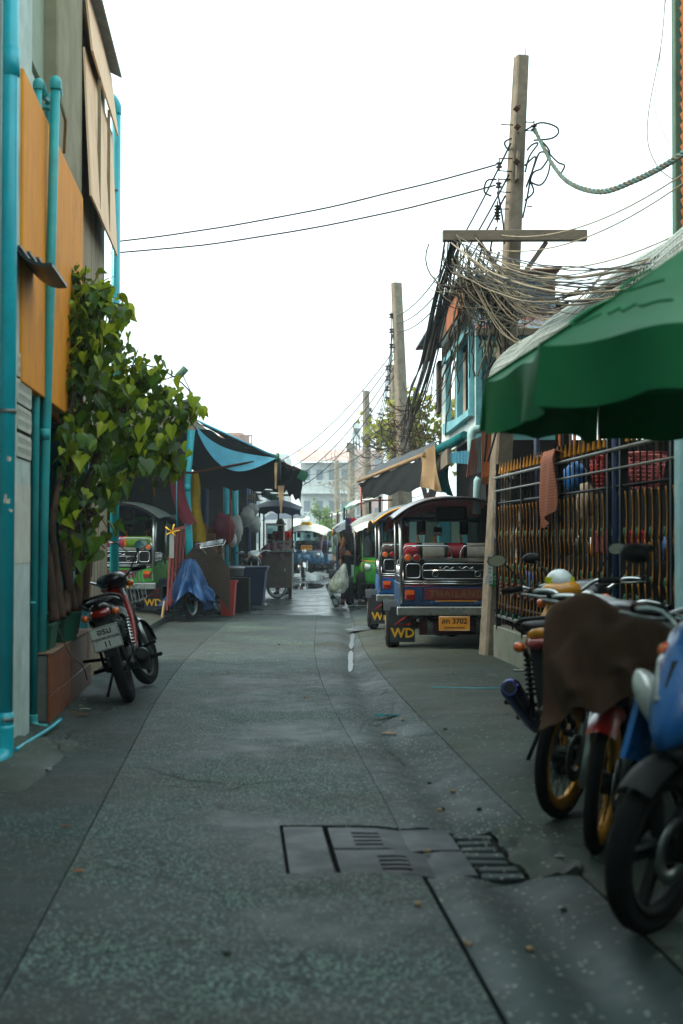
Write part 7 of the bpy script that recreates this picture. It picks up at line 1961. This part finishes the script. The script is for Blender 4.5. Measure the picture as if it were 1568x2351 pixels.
for i in range(3):
    wire(['upper', 'middle', 'lower'][i] + ' wire looping between the second and third poles', sag(P(901, 770 + 22 * i, 29.4), P(851, 945 + 16 * i, 50), .9, 16), .012, 'cable_black', group='wires between the poles')
wire('single dark wire from the pipe end of the front awning up to the roof', sag(P(450, 970, 22.9), P(634, 1046, 22.9), .02, 4), .007, 'cable_black')
for i in range(3):
    wire(['thin wire low over the far lane, left', 'thin wire low over the far lane, middle', 'thin wire low over the far lane, right'][i], sag(P(700 + 6 * i, 1066 + 24 * i, 60), P(930, 940 + 30 * i, 30), .3, 14), .012, 'cable_black' if i < 2 else 'cable_cream', group='wires over the far lane')
# heavy bundle from the crossarm to the second pole: strands are its parts
cb = thing('cable_bundle', 'thick bundle of black cables descending from the crossarm to the second pole', 'cable', P(1042, 560, 15.3))
random.seed(5)
for k in range(20):
    o_ = V(random.gauss(0, .05), random.gauss(0, .04), random.gauss(0, .03))
    o2 = V(random.gauss(0, .22), random.gauss(0, .1), random.gauss(0, .22))
    a = P(1042 + random.gauss(0, 10), 556, 15.3); c = P(930, 1010, 29.2) + o2
    mid = [P(1018, 680, 17.0) + o_, P(985, 830, 20.2) + o_ * 1.1, P(955, 925, 24.5) + o_ * 1.5]
    b = MB(); b.tube(spline([a] + mid + [c], 6), random.choice((.008, .011, .014)), 5)
    part(cb, 'strand', b, random.choice(('cable_black', 'cable_black', 'cable_grey', 'cable_brown')), True)
for k in range(9):
    b = MB(); t = .1 + .09 * k; q = P(1042, 556, 15.3).lerp(P(1000, 760, 18.5), t); b.lathe([(.10, -.01), (.105, .01)], q, P(1000, 760, 18.5) - P(1042, 556, 15.3), 8); part(cb, 'cable_tie', b, 'cable_black', True)
# cables fanning down to the houses
fb = thing('drop_cables', 'dark drop cables fanning from the crossarm down to the wooden house', 'cable', P(1080, 560, 15.3))
for k in range(16):
    a = P(1040 + 110 * random.random(), 560 + 20 * random.random(), 15.3); c = P(random.uniform(1010, 1130), random.uniform(760, 1010), random.uniform(16.1, 16.6)) if k % 3 else P(random.uniform(955, 1010), random.uniform(880, 1000), 21)
    b = MB(); b.tube(sag(a, c, random.uniform(.0, .25), 14, .07, k), random.choice((.006, .008, .010)), 4)
    part(fb, 'strand', b, random.choice(('cable_black', 'cable_black', 'cable_brown', 'cable_grey')), True)
# pale cables running to the right
rb = thing('service_cables', 'mass of pale dusty cables sagging from the crossarm to the right edge', 'cable', P(1100, 560, 15.3))
for k in range(30):
    y1 = random.uniform(545, 645) if k % 4 else random.uniform(650, 735)
    x1 = 1610 if k % 4 else random.uniform(1330, 1480)
    d1 = 8.6 if k % 4 else 13.2
    a = P(random.uniform(1030, 1120), random.uniform(535, 640), 15.25); c = P(x1, y1, d1)
    b = MB(); b.tube(sag(a, c, random.uniform(.10, .46), 18, .03, k), random.choice((.004, .005, .006, .009)), 5)
    part(rb, 'strand', b, random.choice(('cable_cream', 'cable_grey', 'cable_grey', 'cable_black', 'cable_grey')), True)
for k in range(12):
    a = P(1050 + 10 * k, 560 + 8 * k, 15.25); c = P(1240 + 14 * k, 790 - 16 * k, 14.4)
    b = MB(); b.tube(sag(a, c, .3 + .2 * random.random(), 14, .03, 60 + k), .006, 5); part(rb, 'strand', b, 'cable_cream', True)
for i in range(4):
    wire(['highest', 'second', 'third', 'lowest'][i] + ' of four lone pale wires slanting up to the right edge above the green umbrella', sag(P(1150, (540, 575, 600, 620)[i], 15.3), P(1590, (385, 405, 520, 545)[i], 10.5), .18, 16), .007, 'cable_cream', group='lone wires at the right')
# tangle knotted round the pole
b = MB(); random.seed(9)
for k in range(120):
    u_ = random.random()
    ctr = P(1060 + 110 * u_ + random.gauss(0, 10), 590 + 60 * random.random() + 60 * u_, random.uniform(15.1, 15.5))
    wd_, hh_ = random.uniform(.08, .34), random.uniform(.05, .34); ph = random.uniform(-.5, .5); tl_ = random.uniform(-.5, .5)
    n_ = random.choice((9, 12, 14)); pts = []
    for j in range(n_):
        an = PI + (PI + ph) * j / (n_ - 1) * random.uniform(.98, 1.02)
        q = V(wd_ * math.cos(an), .03 * math.sin(an * 2 + k), hh_ * math.sin(an))
        pts.append(ctr + V(q.x * math.cos(tl_) - q.z * math.sin(tl_), q.y, q.x * math.sin(tl_) + q.z * math.cos(tl_)))
    b.tube(pts, random.choice((.004, .005, .007)), 4, k % 3)
for k in range(46):
    c = P(random.gauss(1150, 22), random.uniform(640, 740), random.uniform(15.05, 15.35))
    e_ = P(random.gauss(1130, 40), random.uniform(760, 900), random.uniform(15.3, 16.2))
    b.tube(sag(c, e_, random.uniform(0, .15), 10, .05, k), random.choice((.005, .007, .009)), 4, (1, 1, 2)[k % 3])
solo('wire_tangle', 'knotted tangle of pale and black wires around the leaning pole', 'wires', b, ['cable_cream', 'cable_black', 'cable_grey'], P(1100, 620, 15.3), kind='stuff')
b = MB()
for k in range(170):
    j = k % 3
    ctr = (P(random.gauss(940, 18), random.gauss(970, 40), random.uniform(28.3, 30)), P(random.gauss(885, 22), random.gauss(1000, 25), random.uniform(40, 44)), P(random.gauss(812, 18), random.gauss(1090, 36), random.uniform(60, 80)))[j]
    sc_ = (1, 1.4, 2.4)[j]; wd_, hh_ = random.uniform(.15, .5) * sc_, random.uniform(.08, .4) * sc_; tl_ = random.uniform(-.6, .6); pts = []
    for q in range(11):
        an = PI + PI * q / 10
        x_, z_ = wd_ * math.cos(an), hh_ * math.sin(an)
        pts.append(ctr + V(x_ * math.cos(tl_) - z_ * math.sin(tl_), .05 * math.sin(q), x_ * math.sin(tl_) + z_ * math.cos(tl_)))
    b.tube(pts, (.008, .011, .017)[j], 3, (0, 1, 2)[k % 3])
solo('far_wire_tangle', 'brown wire tangles round the second and farther poles', 'wires', b, ['rust', 'cable_brown', 'cable_cream'], P(930, 960, 29), kind='stuff')
# loops of cable at the pole top, on its right
lp = thing('cable_loops', 'loops of black cable hanging right of the pole top', 'cable', P(1220, 380, 15.4))
for k, pts in enumerate(([(1205, 300), (1240, 282), (1275, 290), (1282, 305), (1265, 318), (1225, 322)], [(1228, 305), (1255, 345), (1280, 372), (1296, 380), (1288, 398)], [(1208, 430), (1225, 385), (1240, 350), (1262, 360), (1258, 400), (1240, 425), (1212, 415)], [(1205, 380), (1230, 360), (1218, 410), (1225, 440), (1205, 460)], [(1210, 345), (1222, 332), (1235, 330), (1215, 360), (1206, 395)], [(1200, 500), (1210, 455), (1222, 400), (1245, 385), (1262, 350), (1240, 320)], [(1168, 345), (1160, 335), (1160, 325), (1174, 318)], [(1128, 450), (1112, 440), (1118, 415), (1140, 412)], [(1142, 440), (1150, 480), (1156, 520), (1158, 560)], [(1140, 520), (1128, 560), (1124, 600)])):
    b = MB(); b.tube(spline([P(x, y, 15.35 + .02 * (i % 2)) for i, (x, y) in enumerate(pts)], 6), .010, 6); part(lp, 'strand', b, 'cable_black', True)
# twisted green service cable
tc = thing('twisted_cable', 'thick twisted green cable sagging from the pole top to the right edge', 'cable', P(1228, 300, 15.4))
base = spline([P(1226, 296, 15.4), P(1268, 378, 14.9), P(1310, 422, 14.2), P(1380, 440, 13.3), P(1460, 412, 12.0), P(1530, 376, 11.0), P(1600, 330, 10.2)], 22)
for s_ in range(3):
    pts = []
    for i, q in enumerate(base):
        an = i * .75 + s_ * 2 * PI / 3
        pts.append(q + V(.006, 0, 0) + V(math.cos(an) * .5, math.cos(an) * .4, math.sin(an)) * .017)
    b = MB(); b.tube(pts, .013, 6); part(tc, 'strand', b, ['cable_green', 'cable_green', 'cable_grey'][s_], True)
wire('thin wire hanging from above in a long curve at the upper right', spline([P(1528, -20, 12), P(1518, 100, 12), P(1490, 250, 12), P(1488, 330, 12), P(1512, 385, 12), P(1545, 412, 12)], 8), .005, 'cable_cream', group='hanging wires upper right')
wire('thinner pale wire beside the hanging curve at the upper right', spline([P(1530, -20, 12.2), P(1515, 130, 12.2), P(1503, 240, 12.2), P(1520, 300, 12.2), P(1538, 330, 12.2)], 8), .0035, 'cable_cream', group='hanging wires upper right')
# strings in the market
wire('orange string hanging in front of the plaid mat', [P(350, 1075, 22.8), P(352, 1110, 22.8), P(355, 1140, 22.8)], .008, 'slat_orange', 'string', cat='string')
wire('teal string hanging from the rod left of the teal post', [P(406, 1082, 22.8), P(405, 1140, 22.8), P(407, 1250, 22.8)], .006, 'teal_bright', 'string', cat='string')

# ================================================================ SMALL LITTER
random.seed(21)
def scrap(label, x, y, m, s=.05, name='litter'):
    c = G(x, y, .0); u_ = c.x - cx(c.y); z = gh(u_, c.y) + .012
    b = MB(); sd_ = random.random() * 10
    b.grid(lambda a, q: V(c.x + (a - .5) * s * 2 + .3 * s * noise.noise((q * 3, sd_, 0)), c.y + (q - .5) * s, z + .35 * s * abs(noise.noise((a * 3, q * 3, sd_)))), 4, 3, 0, .003)
    return solo(name, label, 'litter', b, m, c, 'litter on the lane')
scrap('white paper scrap by the foot of the pale pier', 97, 1771, 'bag_white', .05)
scrap('pink plastic scrap lying left of the paper by the pier', 30, 1788, 'pink_plastic', .04)
scrap('teal plastic strip lying on the gutter edge in mid lane', 893, 1638, 'teal_cloth', .09)
scrap('pale scrap just below the teal plastic strip', 893, 1673, 'beige_cloth', .05)
scrap('small brown leaf on the left part of the near lane', 150, 1900, 'carton', .02)
scrap('orange leaf on the joint left of the drain covers', 180, 2004, 'slat_orange', .02)
scrap('white bottle cap right of the drain covers', 1285, 1972, 'bag_white', .02)
scrap('pale chip on the concrete below the bottle cap', 1288, 2078, 'bag_white', .012)
scrap('white paper strip near the rod at the fence', 1195, 1528, 'bag_white', .05)
scrap('crumpled white wrapper near the yellow motorbike', 1190, 1548, 'bag_white', .05)
scrap('blue bit of plastic in front of the maroon-roofed tuk-tuk', 1105, 1552, 'blue_bag', .02)
scrap('teal bit of plastic by the tuk-tuk shadow', 880, 1472, 'teal_cloth', .02)
for i, (x, y, m) in enumerate(((186, 1610, 'flag_yellow'), (178, 1625, 'leaf_far'), (195, 1632, 'bag_white'), (205, 1602, 'slat_orange'), (190, 1645, 'carton'), (160, 1640, 'carton'))):
    scrap(['yellow fallen leaf', 'green fallen leaf', 'white scrap', 'orange fallen leaf', 'brown fallen leaf right', 'brown fallen leaf left'][i] + ' among the fallen leaves by the tiled planter', x, y, m, .04)
for i, (x, y) in enumerate(((1010, 1842), (1015, 1838), (1040, 1805), (1100, 1850), (925, 1650), (985, 1780), (1215, 2170), (1295, 2080), (960, 2080), (520, 2190), (1075, 2160), (640, 1480), (700, 1600), (1022, 1678), (980, 1950))):
    c = G(x, y); b = lump(c + V(0, 0, gh(c.x - cx(c.y), c.y) + .006), (.014, .012, .009), 100 + i, 7, 5, .3)
    solo('pebble', 'loose pebble on the lane', 'pebble', b, 'right_concrete' if i % 2 else 'beige_cloth', c, 'loose pebbles')
wire('thin teal string lying across the right pavement', [G(990, 1578, .04), G(1100, 1580, .045), G(1165, 1579, .05)], .004, 'teal_bright', 'string', cat='string')

# ================================================================ HAZE
m_ = bpy.data.materials.new('haze'); m_.use_nodes = True
t = m_.node_tree; t.nodes.clear()
o = t.nodes.new('ShaderNodeOutputMaterial'); pv = t.nodes.new('ShaderNodeVolumePrincipled')
pv.inputs['Color'].default_value = (.80, .93, 1.0, 1); pv.inputs['Density'].default_value = .0014; pv.inputs['Anisotropy'].default_value = .2
t.links.new(pv.outputs[0], o.inputs['Volume'])
b = MB(); b.box((0, 110, 7.4), (300, 300, 17.4))
hz = link('haze', b.mesh('haze', m_)); hz['kind'] = 'stuff'; hz['label'] = 'pale morning haze and smoke filling the lane'; hz['category'] = 'haze'
